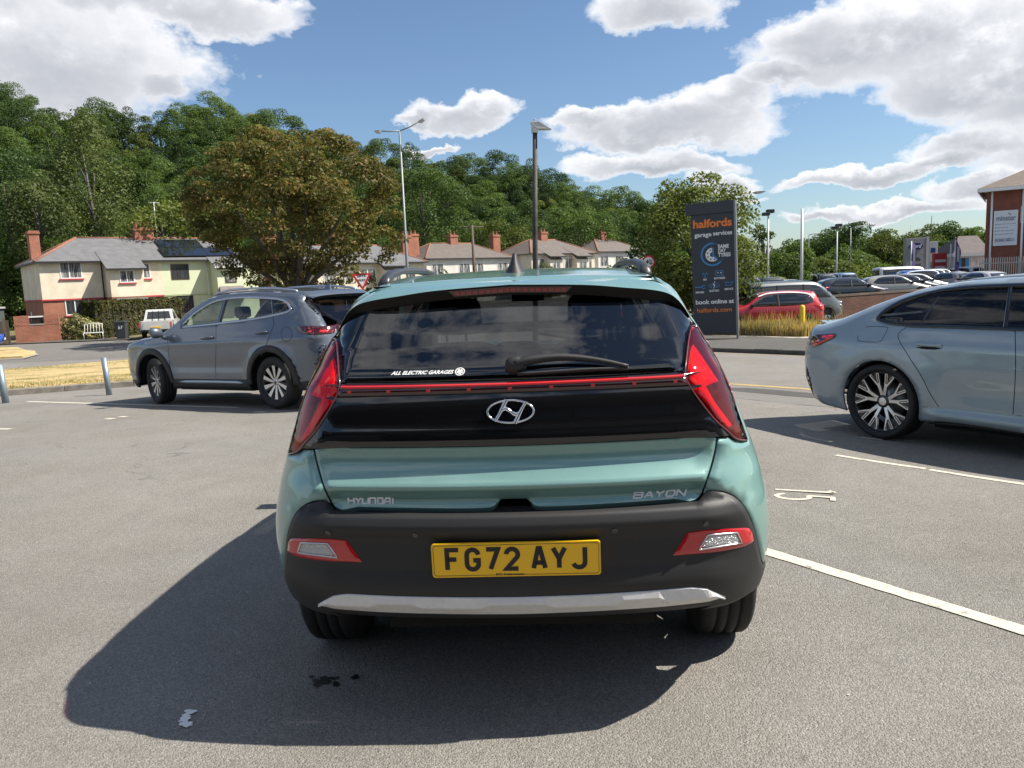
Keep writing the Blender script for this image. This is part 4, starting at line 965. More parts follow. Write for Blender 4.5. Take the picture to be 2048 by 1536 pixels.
def row_house(loc, name, label, L=14.3, dep=7.2, low=m_brick, up=m_cream, up2=None, low2=None, eave=4.95, rise=1.75, roofm=m_slate, detail=True, mid=None):
    h = empty(name, loc, HA); tag(h, label, 'house', None); mid = mid or L/2
    for x0, x1, lo, u in ((0, mid, low, up), (mid, L, low2 or low, up2 or up)):
        MB().box(x0, x1, 0, dep, -.6, 2.5).build('ground_wall', lo, h); MB().box(x0, x1, -.03, dep+.03, 2.5, eave).build('upper_wall', u, h)
    hip_roof(h, 0, L, 0, dep, eave, eave+rise, 3.0, 3.0, roofm); return h
o1 = at(85, 600, 50.0); o1[2] = float(G(50))
hs = row_house(o1, 'semi_detached_house', 'cream and pale green semi-detached pair with solar panels, leftmost house', mid=7.45, up2=m_green, low2=m_green)
# where a pixel column meets the front plane -> distance along the facade
def upx(px, D=None, o=o1, v=0.0):
    d = ray(px, 600); n = np.array([math.sin(HA), -math.cos(HA)]); q = o[:2] - n*v; t = (q @ n)/(d[:2] @ n); return float((d[:2]*t - q) @ hdir)
def zpx(px, py, o=o1, v=0.0):
    u = upx(px, o=o, v=v); q = o[:2] - np.array([math.sin(HA), -math.cos(HA)])*v + hdir*u; return float(at(px, py, q[1])[2] - o[2])
W1 = m_redp
def bay(h, u0, u1, v, wallu, walll, zt, roofm, gut, eave=4.95):
    """two-storey projecting bay under a roof that sweeps down"""
    b = MB(); b.box(u0, u1, -v, -.031, 2.5, zt); b.prism([(0, 0)]*0 or [(u0, zt), (u0+.02, zt), (u0+.02, zt)], -v, -v+.01) if False else None; bb = b.build('bay_wall', wallu, h); MB().box(u0+.02, u1-.02, -v+.02, -.001, -.6, 2.499).build('bay_base', walll, h)
    zt = min(zt, eave - .45*v - .12)
    for x in (u0, u1-.06): MB().add([(x, -v, zt), (x+.06, -v, zt), (x+.06, -.03, zt), (x, -.03, zt), (x, -.03, eave-.1), (x+.06, -.03, eave-.1)], [(0, 1, 5, 4), (0, 4, 3), (1, 2, 5), (0, 3, 2, 1), (3, 4, 5, 2)]).build('bay_cheek', wallu, h)
    sl = 1.75/3.88; ze = eave - sl*(v+.0) + .04; z0 = ze - .0; yb = 1.2; V = [(u0-.2, -v-.28, z0), (u1+.2, -v-.28, z0), (u1+.2, yb, z0 + sl*(v+.28+yb)), (u0-.2, yb, z0 + sl*(v+.28+yb))]; V += [(a, c, e-.06) for a, c, e in V]
    r = MB().add(V, [(0, 1, 2, 3), (4, 7, 6, 5), (0, 4, 5, 1), (1, 5, 6, 2), (2, 6, 7, 3), (3, 7, 4, 0)]).build('bay_roof', roofm, h); MB().box(u0-.22, u1+.22, -v-.36, -v-.27, z0-.12, z0-.01).build('gutter', gut, r)
u = upx
window(hs, u(126), u(170), zpx(150, 557), zpx(150, 524), -.03, sill=W1); window(hs, u(268), u(306), zpx(290, 557), zpx(290, 526), -.03, sill=W1, split=(.62,))
window(hs, u(129), u(178), zpx(150, 630), zpx(150, 597), 0, sill=W1, pane=m_pane, split=(.4,)); window(hs, u(274), u(311), zpx(290, 632), zpx(290, 592), 0, split=(.6,), pane=m_pane)
window(hs, u(347), u(383), zpx(365, 559), zpx(365, 528), -.03, m_brownf, m_pane, (.4,)); window(hs, u(461), u(492), zpx(478, 558), zpx(478, 531), -.03, m_brownf, m_pane, (.55,)); window(hs, u(353), u(387), zpx(370, 632), zpx(370, 590), 0, m_brownf, m_pane, (.33, .66))
bv = 1.35; b0, b1 = upx(205, v=bv), upx(270, v=bv); bay(hs, b0, b1, bv, m_cream, m_brick, zpx(240, 537, v=bv), m_slate, m_gut); window(hs, upx(224, v=bv), upx(253, v=bv), zpx(240, 567, v=bv), zpx(240, 543, v=bv), -bv, sill=W1, split=(.48,))
c0, c1 = upx(413, v=bv), upx(463, v=bv); bay(hs, c0, c1, bv, m_green, m_green, zpx(440, 541, v=bv), m_slate, m_whiteg); window(hs, upx(428, v=bv), upx(450, v=bv), zpx(440, 567, v=bv), zpx(440, 544, v=bv), -bv, m_brownf, m_net, ())
for a, b2, v_ in ((-.05, b0, .05), (b1, 7.45, .05)): MB().box(a, b2, -v_-.03, -.032, 2.42, 2.52).build('string_course', m_redp, hs)
MB().box(-.06, -.031, -.05, 7.2, 2.42, 2.52).build('string_course', m_redp, hs)
MB().box(7.46, c0, -.055, -.032, 2.42, 2.47).build('string_course', P('green_band', (.40, .45, .25), .8), hs)
# porch canopies, down pipes, solar panels, chimneys, aerial
def canopy(u0, u1, z, v, d, mat, side):
    V = [(u0, -v-d, z), (u1, -v-d, z), (u1-.25, -v, z+.55), (u0+.25, -v, z+.55), (u0, -v-d, z-.12), (u1, -v-d, z-.12), (u1, -v, z-.12), (u0, -v, z-.12)]
    MB().add(V, [(0, 1, 2, 3), (0, 4, 5, 1), (4, 7, 6, 5), (1, 5, 6, 2), (0, 3, 7, 4)]).build('porch_canopy', mat, hs); 
canopy(upx(412, v=bv)-.1, upx(470, v=bv)-.1, zpx(440, 588, v=bv), bv, .9, m_porch, 0)
MB().box(b0+.1, b1-.05, -bv-.8, -bv, 2.32, 2.42).build('porch_canopy', P('grey_felt', (.22, .22, .20), .9), hs)
for x in (b0+.3, b1-.3): MB().box(x-.04, x+.04, -bv-.75, -bv-.67, 0, 2.32).build('porch_post', m_upvc, hs)
MB().box(b0+.6, b1-.6, -bv-.02, -bv+.01, 0, 2.1).build('front_door', P('dark_door', (.03, .035, .03), .4), hs)
MB().tube([(b0-.16, -.10, 0), (b0-.16, -.10, 4.7), (b0-.16, -.25, 4.85)], .045, 8).build('down_pipe', m_gut, hs); MB().tube([(c0-.25, -.10, 0), (c0-.25, -.10, 4.8)], .04, 8).build('down_pipe', m_whiteg, hs)
m_solar = P('solar_panel', (.012, .014, .022), .12, .2, coat=1.0); m_solf = P('panel_frame', (.02, .02, .022), .4)
ez, rz2, dp = 4.95, 6.70, 7.2; sl = (rz2-ez)/(dp/2+.28); Lr = math.hypot(dp/2+.28, rz2-ez); Ms = Matrix.Translation((0, -.28, ez+.10)) @ Matrix.Rotation(math.atan2(rz2-ez, dp/2+.28), 4, 'X')
for row, (n_, s0, s1, x0) in enumerate(((5, .35, 1.95, 7.75), (3, 2.0, 3.6, 7.95))):
    for k_ in range(n_):
        b = MB(); xa = x0 + k_*1.02; b.box(xa, xa+1.0, s0, s1, 0, .05, Ms); o = b.build('solar_panel', m_solf, hs); MB().box(xa+.025, xa+.975, s0+.025, s1-.025, .05, .056, Ms).build('solar_cell_sheet', m_solar, o)
chimney(hs, .55, 4.4, 4.7, 7.2, .6, 1.0, 0); chimney(hs, 7.4, 3.6, 6.2, 7.45, 1.3, .8, 3)
MB().tube([(8.3, 3.3, 6.3), (8.3, 3.3, 9.3)], .025, 6).tube([(7.9, 3.3, 9.25), (8.7, 3.3, 9.25)], .015, 5).tube([(8.0, 3.1, 9.25), (8.0, 3.5, 9.25)], .012, 5).tube([(8.2, 3.1, 9.25), (8.2, 3.5, 9.25)], .012, 5).tube([(8.45, 3.1, 9.25), (8.45, 3.5, 9.25)], .012, 5).build('tv_aerial', m_silver, hs)
MB().box(-.033, -.01, 4.6, 5.0, .9, 1.7).build('side_window', m_upvc, hs)
# further pairs along the street
def pair(px, py_e, D, name, label, L, low, up, roofm, seed, eave=4.95, rise=1.75, chim=(0.3, .5), wins=(), bays=(), side=True):
    o = at(px, py_e, D); o[2] = o[2] - eave; h = row_house(o, name, label, L, 7.0, low, up, eave=eave, rise=rise, roofm=roofm)
    for c in chim: chimney(h, L*c, 3.5 if 0.02 < c < .98 else 2.6, 5.4 if 0.02 < c < .98 else 3.0, eave+rise+.9, 1.0, .7, 2)
    for f, w_, z0, z1 in wins: window(h, L*f-w_/2, L*f+w_/2, z0, z1, -.03 if z0 > 2.5 else 0, pane=m_net if z0 > 2.5 else m_pane)
    for f, w_ in bays: bay(h, L*f-w_/2, L*f+w_/2, .9, up, low, 4.2, roofm, m_gut); window(h, L*f-.6, L*f+.6, 3.0, 3.95, -.9)
    return h
std = tuple((f, 1.5, 3.1, 4.4) for f in (.12, .42, .58, .88)) + tuple((f, 1.5, .8, 2.1) for f in (.12, .42, .58, .88))
h2 = pair(560, 528, 66, 'semi_detached_house', 'cream and brick pair of houses half hidden behind the brown tree', 14.5, m_brick, m_cream2, m_slate, 2, chim=(.02, .5, .98), wins=std, bays=((.28, 2.4), (.74, 2.4)))
h3 = pair(852, 517, 80, 'semi_detached_house', 'white rendered pair with brown tiled roof beside the tall chimney', 11.5, m_white_r, m_white_r, m_tileb, 3, chim=(.02, .52, .98), wins=std, bays=())
h4 = pair(1062, 507, 86, 'semi_detached_house', 'cream pair of houses right of the dark lamp post', 10.0, m_cream2, m_cream2, m_tileb, 4, chim=(.5,), wins=std, bays=((.30, 2.0), (.72, 2.0)))
h5 = pair(1196, 503, 96, 'semi_detached_house', 'small distant house partly hidden behind the speed limit sign', 9.0, m_brick, m_white_r, m_tileb, 5, chim=(.5,), wins=std[:2])
# ------------------------------------------------------------------ gardens and street furniture
def on(px, D, z=None): q = at(px, 600, D); q[2] = float(G(D)) if z is None else z; return q
def bush(name, label, loc, rz, sx, sy, sz, n, size, mat, seed, cat, box=True):
    rs = np.random.RandomState(seed); e = empty(name, loc, rz)
    d = rs.uniform(-1, 1, (n, 3)); ax = rs.randint(0, 3, n)
    if box:
        d[np.arange(n), ax] = np.sign(d[np.arange(n), ax])*(1 - .12*rs.random(n)); d[:, 2] = np.where(d[:, 2] < -.98, -d[:, 2], d[:, 2]); nn = np.zeros((n, 3)); nn[np.arange(n), ax] = np.sign(d[np.arange(n), ax])
        C = d*np.array([sx/2, sy/2, sz/2]) + np.array([sx/2, sy/2, sz/2]); C += .07*np.sin(C[:, [1, 2, 0]]*5.1 + 1) + .05*np.sin(C[:, [2, 0, 1]]*11)
    else:
        d = rs.normal(size=(n, 3)); d /= np.linalg.norm(d, axis=1, keepdims=True); nn = d; rr = 1 - .5*rs.random((n, 1))**2 + .16*np.sin(d[:, :1]*7 + d[:, 2:]*9); C = d*rr*np.array([sx/2, sy/2, sz*.55]); C[:, 2] = np.abs(C[:, 2] + sz*.42)
    leaf_quads('foliage', C, nn + np.array([0, 0, .3]), size, mat, rs, e)
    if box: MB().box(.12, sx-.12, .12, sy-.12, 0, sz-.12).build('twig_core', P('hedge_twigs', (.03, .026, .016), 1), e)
    else: MB().tube([(0, 0, 0), (0, 0, sz*.6)], .05, 6).build('stem', m_bark, e)
    return tag(e, label, cat)
hA = on(188, 47.5); hB = on(412, 58); hl = np.linalg.norm(hB[:2]-hA[:2])
bush('garden_hedge', 'long clipped olive green hedge in front of the cream house', (hA[0], hA[1], hA[2]), math.atan2(hB[1]-hA[1], hB[0]-hA[0]), hl, 1.1, 2.25, 30000, .13, m_hedge, 5, 'hedge')
q = on(152, 47); bush('flowering_shrub', 'pale yellow leaved shrub between brick wall and hedge', q, 0, 2.3, 1.6, 1.55, 2600, .16, leaf_mat('leaf_pale', [(.07, .085, .03), (.14, .15, .06), (.28, .26, .12), (.42, .38, .2)]), 6, 'shrub', False)
q = on(893, 76); bush('garden_shrub', 'small round green shrub before the white house', (q[0], q[1], -.2), 0, 3.0, 2, 3.0, 1500, .22, m_leafy, 7, 'shrub', False)
q = on(1095, 80); bush('garden_shrub', 'light green bush in the garden right of the dark lamp post', (q[0], q[1], -.3), 0, 4.6, 3, 3.4, 2400, .24, m_leafy, 8, 'shrub', False)
q = on(1250, 60); bush('garden_shrub', 'leafy bush left of the round speed limit sign', (q[0], q[1], -.6), 0, 3.6, 3, 3.4, 2400, .2, m_leafy, 9, 'shrub', False)
# brick garden wall with dropped panel, fence and gate bits
wa, wb = on(22, 45.0), on(113, 46.0); wl = np.linalg.norm(wb[:2]-wa[:2]); gw = empty('garden_wall', wa, math.atan2(wb[1]-wa[1], wb[0]-wa[0])); tag(gw, 'low red brick garden wall with railing gap at far left', 'wall')
MB().box(0, wl, 0, .25, -.4, 1.05).build('brickwork', m_brick, gw)
for x in (0, wl-.75): MB().box(x, x+.75, -.01, .26, 1.05, 1.62).build('pier', m_brick, gw)
MB().box(.75, wl-.75, -.02, .27, 1.051, 1.12).build('coping', P('coping_stone', (.3, .28, .26), .9), gw)
for k in range(9): x = .85 + k*(wl-1.7)/8; MB().box(x-.03, x+.03, .10, .15, 1.12, 1.50).build('baluster', m_dark, gw)
MB().box(.75, wl-.75, .06, .19, 1.50, 1.58).build('top_rail', m_upvc, gw)
fa = on(-40, 44.5); fe = empty('board_fence', fa, math.atan2(wa[1]-fa[1], wa[0]-fa[0])); tag(fe, 'weathered brown board fence left of the brick garden wall', 'fence'); fl = np.linalg.norm(wa[:2]-fa[:2])-.1
for k in range(int(fl/.16)): MB().box(k*.16, k*.16+.135, 0, .03, 0, 1.45+.1*math.sin(k*2.3)).build('board', P('fence_board', (.12, .09, .065), .9, var=.25), fe)
MB().box(0, fl, .03, .08, .4, .5).build('rail', P('fence_board', (.12, .09, .065), .9), fe)
sh_ = on(8, 56); s2 = empty('garden_shed', (sh_[0]-2, sh_[1], sh_[2]), HA); tag(s2, 'grey shed with pale roof at the far left edge', 'shed'); MB().box(-2, 1.6, 0, 2.2, 0, 2.0).build('shed_wall', P('shed_grey', (.10, .12, .12), .8), s2); MB().box(-2.1, 1.7, -.1, 2.3, 2.0, 2.12).build('shed_roof', P('shed_roof', (.5, .5, .48), .8), s2)
# wheelie bin
q = on(237, 45.5); bn = empty('wheelie_bin', q, .2); tag(bn, 'grey wheelie bin standing in front of the hedge', 'bin'); m_bin = P('bin_grey', (.045, .05, .052), .6)
MB().add([(-.24, -.26, .08), (.24, -.26, .08), (.24, .26, .08), (-.24, .26, .08), (-.29, -.33, 1.0), (.29, -.33, 1.0), (.29, .33, 1.0), (-.29, .33, 1.0)], [(0, 1, 5, 4), (1, 2, 6, 5), (2, 3, 7, 6), (3, 0, 4, 7), (3, 2, 1, 0)]).build('body', m_bin, bn, .02)
MB().box(-.31, .31, -.37, .36, 1.0, 1.09).build('lid', m_bin, bn, .02)
for x in (-1, 1): MB().lathe([(x*.24, .001), (x*.24, .1), (x*.30, .1), (x*.30, .001)], 16, 'x', (0, .26, .1)).build('wheel', m_rubber, bn)
text_obj('painted_number', '57', .26, m_white, bn, .002, .004, M=Matrix.Translation((.02, -.325, .72)) @ Matrix.Rotation(R_(86), 4, 'X'))
# white garden seat frame by the shrub
q = on(180, 46); ws_ = empty('garden_chair', q, .4); tag(ws_, 'white lattice metal garden chair beside the pale shrub', 'chair')
for x in (-.5, .5): MB().tube([(x, 0, 0), (x, 0, .45), (x*.95, .3, .95)], .02, 6).build('leg', m_white, ws_); MB().tube([(x, -.35, 0), (x, -.35, .45), (x, .02, .45)], .02, 6).build('leg', m_white, ws_)
for k in range(7): x = -.48+k*.16; MB().tube([(x, .05, .5), (x*.95, .3, .93)], .012, 5).build('back_bar', m_white, ws_)
MB().tube([(-.5, .3, .94), (0, .33, 1.02), (.5, .3, .94)], .02, 6).build('top_bar', m_white, ws_); MB().box(-.5, .5, -.36, .05, .44, .47).build('seat', m_white, ws_)
# steel posts edging the car park
m_post = P('galvanised_blue', (.22, .27, .31), .5, .5, noise=(9, .15))
for (px, pb, pt, r, lb) in ((12, 806, 729, .055, 'grey steel post at the far left edge of the car park'), (219, 790, 715, .05, 'grey steel post beside the grey SUV bonnet')):
    b0_ = gndT(px, pb); z1_ = at(px-8, pt, b0_[1])[2]; e = MB(); hgt = z1_ - b0_[2]; e.tube([(0, 0, -.1), (-.03, 0, hgt-.006)], r, 20); e.tube([(-.03, 0, hgt-.006), (-.03, 0, hgt)], [r, r*.9], 20); o = e.build('steel_post', m_post); o.location = b0_; tag(o, lb, 'bollard', 'steel posts along the car park edge')
b0_ = gndT(1604, 676); b0_[2] += .10; z1_ = at(1602, 610, b0_[1])[2]; e = MB(); hgt = z1_ - b0_[2]; e.lathe([(-.2, .105), (hgt-.10, .10), (hgt-.03, .08), (hgt, .03), (hgt+.004, .001)], 20, 'z'); o = e.build('yellow_bollard', P('yellow_plastic', (.72, .50, .03), .55, noise=(5, .1))); o.location = b0_; tag(o, 'yellow plastic bollard at the end of the straw verge', 'bollard')
# street lamps
m_galv = P('galvanised_steel', (.23, .25, .24), .55, .5, noise=(3, .15)); m_lampd = P('dark_weathered_pole', (.055, .050, .046), .7, .2, noise=(4, .6))
def lamp_head(b, p, d, l=.65, w=.14, mi=0):
    d = Vector(d).normalized(); s = Vector((-d.y, d.x, 0)).normalized(); u = s.cross(d); p = Vector(p); V = []
    for t, k, hh in ((0, .4, .06), (.25, 1, .12), (.7, 1, .10), (1, .25, .03)):
        c = p + d*l*t; V += [c - s*w*k - u*hh*.2, c + s*w*k - u*hh*.2, c + s*w*k*.6 + u*hh, c - s*w*k*.6 + u*hh]
    b.add(V, [(i*4+j, i*4+(j+1) % 4, i*4+4+(j+1) % 4, i*4+4+j) for i in range(3) for j in range(4)] + [(3, 2, 1, 0), (12, 13, 14, 15)], mi=mi)
D = 38.0; tp = at(799, 262, D); bt2 = at(818, 600, D); e = empty('double_street_lamp', (bt2[0], D, float(G(D)))); tag(e, 'tall slim two-armed street lamp right of the brown tree', 'street lamp'); tv = Vector(tp - np.array(e.location)); dz = tv.z
MB().tube([(0, 0, -.2), (tv.x*.3, 0, dz*.3), tv], [.085, .075, .045], 10).build('pole', m_galv, e)
for px, py in ((751, 262), (849, 237)):
    q = Vector(at(px, py, D) - np.array(e.location)); m1 = tv.lerp(q, .45) + Vector((0, 0, -.02 if px < 800 else -.05)); MB().tube([tv, m1, tv.lerp(q, .8)], .03, 7).build('arm', m_galv, e); b = MB(); lamp_head(b, tv.lerp(q, .75), q - tv, (q-tv).length*.3, .11); b.build('lamp_head', P('lamp_grey', (.42, .43, .43), .5), e)
D = 20.0; tp = at(1070, 262, D); q = on(1066, D); e = empty('street_lamp', (q[0], D, float(G(D)))); tag(e, 'dark weathered lamp post with single wedge lamp head in the centre', 'street lamp'); tv = Vector(tp - np.array(e.location))
MB().tube([(0, 0, -.2), (tv.x*.5, 0, tv.z*.5), tv], [.07, .066, .058], 14).build('pole', m_lampd, e)
m_lh = P('lamp_pale', (.50, .50, .48), .5, noise=(8, .2)); b = MB(); b.box(tv.x-.09, tv.x+.07, -.09, .09, tv.z-.05, tv.z+.20); b.add([(tv.x-.12, -.11, tv.z+.20), (tv.x+.10, -.11, tv.z+.22), (tv.x+.42, -.09, tv.z+.02), (tv.x+.05, -.11, tv.z+.03), (tv.x-.12, .11, tv.z+.20), (tv.x+.10, .11, tv.z+.22), (tv.x+.42, .09, tv.z+.02), (tv.x+.05, .11, tv.z+.03)], [(0, 1, 2, 3), (7, 6, 5, 4), (0, 4, 5, 1), (1, 5, 6, 2), (2, 6, 7, 3), (3, 7, 4, 0)]); b.box(tv.x-.03, tv.x+.03, -.03, .03, tv.z+.215, tv.z+.30); b.build('lamp_head', m_lh, e, .012); MB().add([(tv.x+.10, -.07, tv.z+.008), (tv.x+.38, -.06, tv.z+.006), (tv.x+.38, .06, tv.z+.006), (tv.x+.10, .07, tv.z+.008), (tv.x+.10, -.07, tv.z+.05), (tv.x+.38, -.06, tv.z+.03), (tv.x+.38, .06, tv.z+.03), (tv.x+.10, .07, tv.z+.05)], [(3, 2, 1, 0), (0, 1, 5, 4), (1, 2, 6, 5), (2, 3, 7, 6), (3, 0, 4, 7)]).build('lamp_glass', m_glassc, e)
D = 62.0; q = on(951, D); e = empty('utility_pole', (q[0], D, float(G(D)))); tag(e, 'thin wooden utility pole before the white house', 'pole'); hz = at(950, 450, D)[2] - e.location[2]; MB().tube([(0, 0, -.2), (0, 0, hz)], [.14, .10], 8).build('pole', P('pole_wood', (.13, .10, .08), .9), e); MB().tube([(-.9, 0, hz-.15), (.9, 0, hz-.15)], .05, 6).build('crossarm', P('pole_wood', (.13, .10, .08), .9), e)
# signs
m_red = P('sign_red', (.55, .02, .025), .45); m_signw = P('sign_white', (.74, .74, .74), .45); m_signk = P('sign_black', (.012, .012, .014), .5); m_back = P('sign_back', (.20, .21, .22), .6, .3, noise=(3, .1))
def signpost(e, x, y, z0, z1, r=.035): return MB().tube([(x, y, z0), (x, y, z1)], r, 10).build('post', m_galv, e)
D = 30.0; c = at(730, 558, D); gy = float(G(D)); e = empty('give_way_sign', (c[0], D, gy)); e.rotation_euler = (0, R_(-2.5), R_(12)); tag(e, 'red and white triangular GIVE WAY sign by the brown tree', 'sign'); z = c[2]-gy; s_ = .34
signpost(e, 0, .05, -.2, z+.2)
def tri(k, y0, y1, mat, nm): MB().prism([(-s_*k, z + s_*.56*k), (s_*k, z + s_*.56*k), (0, z - s_*1.18*k)], y0, y1).build(nm, mat, e)
tri(1.12, .0, .02, m_red, 'plate'); tri(.74, -.006, -.0, m_signw, 'white_field')
text_obj('lettering', 'GIVE', .17, m_signk, e, .002, .004, M=Matrix.Translation((0, -.009, z+.14)) @ Matrix.Rotation(math.pi/2, 4, 'X')); text_obj('lettering', 'WAY', .13, m_signk, e, .002, .003, M=Matrix.Translation((0, -.009, z-.04)) @ Matrix.Rotation(math.pi/2, 4, 'X'))
D = 35.0; c = at(1297, 524, D); gy = float(G(D)); e = empty('speed_limit_sign', (c[0], D, gy)); e.rotation_euler = (0, 0, R_(-14)); tag(e, 'round red ringed 40 speed limit sign by the roof rail', 'sign'); z = c[2]-gy; signpost(e, 0, .05, -.2, z+.25)
for r_, y0, y1, mt, nm in ((.30, 0, .02, m_red, 'plate'), (.225, -.006, 0, m_signw, 'white_field')): MB().prism([(r_*math.cos(t), z + r_*math.sin(t)) for t in np.linspace(0, 2*math.pi, 32, endpoint=False)], y0, y1).build(nm, mt, e)
text_obj('lettering', '40', .27, m_signk, e, .002, .006, M=Matrix.Translation((0, -.009, z)) @ Matrix.Rotation(math.pi/2, 4, 'X'))
D = 43.0; c = at(1485, 533, D); gy = float(G(D)); e = empty('road_sign', (c[0], D, gy)); e.rotation_euler = (0, 0, R_(-8)); tag(e, 'grey back of a square road sign right of the totem', 'sign'); z = c[2]-gy; hh = 30*D/FPX; ww = 13*D/FPX
MB().box(-ww, ww, 0, .02, z-hh, z+hh).build('plate', m_back, e)
for k in (-.55, 0, .55): MB().box(-ww, ww, -.03, -.0, z+hh*k-.03, z+hh*k+.03).build('stiffener', m_back, e)
for x in (-.0,): signpost(e, x, -.06, -.2, z+hh)
# the tall dark totem
D = 17.5; m_tot = P('totem_charcoal', (.030, .036, .046), .45, noise=(2, .06)); m_tots = P('totem_edge', (.22, .23, .24), .4, .5); m_or = P('totem_orange', (.78, .20, .025), .5); m_blu = P('totem_blue', (.035, .24, .52), .5)
pa, pb_ = at(1388, 640, 29.4), at(1473, 640, 28.8); e = empty('sign_totem', (pa[0], pa[1], float(G(29))+.1), math.atan2(pb_[1]-pa[1], pb_[0]-pa[0])); tag(e, 'tall dark halfords garage services totem sign with orange lettering', 'sign')
Wt = math.hypot(pb_[0]-pa[0], pb_[1]-pa[1]); TS = 29.0/17.5; zt = at(1471, 401, 28.8)[2] - e.location[2]; e.rotation_euler = (0, R_(-1.2), e.rotation_euler[2])
Wt0, zt0 = Wt, zt; Wt, zt = Wt/TS, zt/TS; hb = .26; MB().box(0, Wt, 0, .14, .05, zt-hb).build('panel', m_tot, e, .006); MB().box(-.11, Wt, -.03, .17, zt-hb+.002, zt).build('header', m_tot, e, .006); MB().box(Wt+.001, Wt+.045, -.02, .16, -.1, zt-.002).build('edge_post', m_tots, e); MB().box(.03, .10, .03, .11, -.3, .05).build('foot', m_tot, e)
def tt(body, cx, z, size, mat, bold=.004, wfit=None, nm='lettering', line=1.0, align='CENTER'):
    o = text_obj(nm, body, size, mat, e, .002, bold, M=Matrix.Translation((0, 0, 0)), line=line, align=align); xs = [v.co.x for v in o.data.vertices]; w = max(xs)-min(xs); k = (wfit/w) if wfit else 1
    o.data.transform(Matrix.Translation((cx, -.003, z)) @ Matrix.Rotation(math.pi/2, 4, 'X') @ Matrix.Diagonal((k, 1, 1, 1))); return o
zz = lambda py: float(np.interp(py, [402, 640], [zt0, at(1430, 640, 29.1)[2]-e.location[2]]))/TS
H_ = lambda a: a*17.5/FPX
tt('halfords', Wt*.50, zz(445), .245, m_or, .008, Wt*.90); tt('garage', Wt*.28, zz(466.5), .135, m_signw, .003, Wt*.40); tt('services', Wt*.735, zz(465.5), .135, m_signw, .003, Wt*.44)
tt('SAME', Wt*.62, zz(492.5), .115, m_signw, .004, Wt*.25, align='LEFT'); tt('DAY', Wt*.62, zz(501), .115, m_signw, .004, Wt*.18, align='LEFT'); tt('TYRES', Wt*.62, zz(509.5), .115, m_signw, .004, Wt*.29, align='LEFT')
def ring(cx, cz, r0, r1, a0, a1, mat, nm, n=28, y=-.003):
    b = MB(); V = []
    for i in range(n+1):
        a = R_(a0+(a1-a0)*i/n); V += [(cx+r0*math.cos(a), y, cz+r0*math.sin(a)), (cx+r1*math.cos(a), y, cz+r1*math.sin(a))]
    b.add(V, [(2*i, 2*i+1, 2*i+3, 2*i+2) for i in range(n)]); return b.build(nm, mat, e)
cxx, czz = Wt*.49, zz(507); ring(cxx, czz, .225, .262, 85, 318, m_blu, 'blue_arc')
ring(cxx-.0, czz-.005, .055, .155, 95, 315, m_signw, 'tyre_symbol')
for k in range(5): a = R_(115+k*44); MB().prism([(cxx+.112*math.cos(a)+.018*math.cos(t), czz-.005+.112*math.sin(a)+.018*math.sin(t)) for t in np.linspace(0, 6.28, 8, endpoint=False)], -.005, -.0035).build('symbol_hole', m_tot, e)
MB().prism([(cxx+.0, czz+.15), (cxx+.03, czz+.15), (cxx+.03, czz-.02), (cxx+.12, czz-.11), (cxx+.10, czz-.135), (cxx, czz-.03)], -.006, -.004).build('clock_hands', m_blu, e)
for k in range(4): a = R_(80-k*9); MB().box(cxx+.243*math.cos(a)-.006, cxx+.243*math.cos(a)+.006, -.004, -.002, czz+.243*math.sin(a)-.016, czz+.243*math.sin(a)+.016).build('arc_dash', m_blu, e)
for k in range(3): a = R_(-32+k*9); MB().box(cxx+.243*math.cos(a)-.012, cxx+.243*math.cos(a)+.012, -.004, -.002, czz+.243*math.sin(a)-.006, czz+.243*math.sin(a)+.006).build('arc_dash', m_blu, e)
for body, fx, py in (('MOT', .30, 557.5), ('BATTERIES', .64, 556), ('REPAIRS', .17, 583), ('ELECTRIC', .51, 581), ('SERVICE', .85, 579)): tt(body, Wt*fx, zz(py), .058, m_signw, .002, Wt*.043*len(body)*.66)
def icon(lines, w=.012, mat=m_blu):
    b = stroke_mesh(lines, w, .002); b.V = [(v[0], -.004-v[2], v[1]) for v in b.V]; return b.build('icon', mat, e)
for dx, dz_, f in ((-.035, .02, 1), (.035, .02, 1), (0, -.045, -1)): x, z = Wt*.30+dx, zz(547)+dz_; icon([([(x-.028, z-.022), (x+.028, z-.022), (x, z+.028)], 1)], .009)
x, z = Wt*.64, zz(545); icon([([(x-.085, z-.055), (x+.085, z-.055), (x+.085, z+.045), (x-.085, z+.045)], 1), ([(x-.05, z+.045), (x-.05, z+.065)], 0), ([(x+.05, z+.045), (x+.05, z+.065)], 0)]); icon([([(x-.055, z), (x-.015, z)], 0), ([(x+.015, z), (x+.055, z)], 0), ([(x+.035, z-.02), (x+.035, z+.02)], 0)], .012, m_signw)
x, z = Wt*.17, zz(572); icon([([(x-.11, z), (x+.05, z)], 0), (arc(x+.085, z, .035, .035, 40, 320, 10), 0)], .018)
x, z = Wt*.51, zz(570); icon([([(x-.12, z-.02), (x-.11, z+.015), (x-.06, z+.02), (x-.03, z+.055), (x+.06, z+.055), (x+.09, z+.015), (x+.12, z+.005), (x+.12, z-.025)], 0), (arc(x-.07, z-.03, .022, .022, 0, 360, 10), 1), (arc(x+.07, z-.03, .022, .022, 0, 360, 10), 1)], .010); icon([([(x+.02, z+.085), (x-.02, z+.01), (x+.02, z+.01), (x-.015, z-.07)], 0)], .013, m_signw)
x, z = Wt*.85, zz(567); icon([([(x-.06, z-.045), (x+.05, z-.045), (x+.10, z+.03), (x+.05, z+.02), (x-.06, z+.02)], 1), ([(x-.06, z+.02), (x-.10, z+.04)], 0), ([(x-.02, z+.02), (x-.02, z+.055)], 0)], .011)
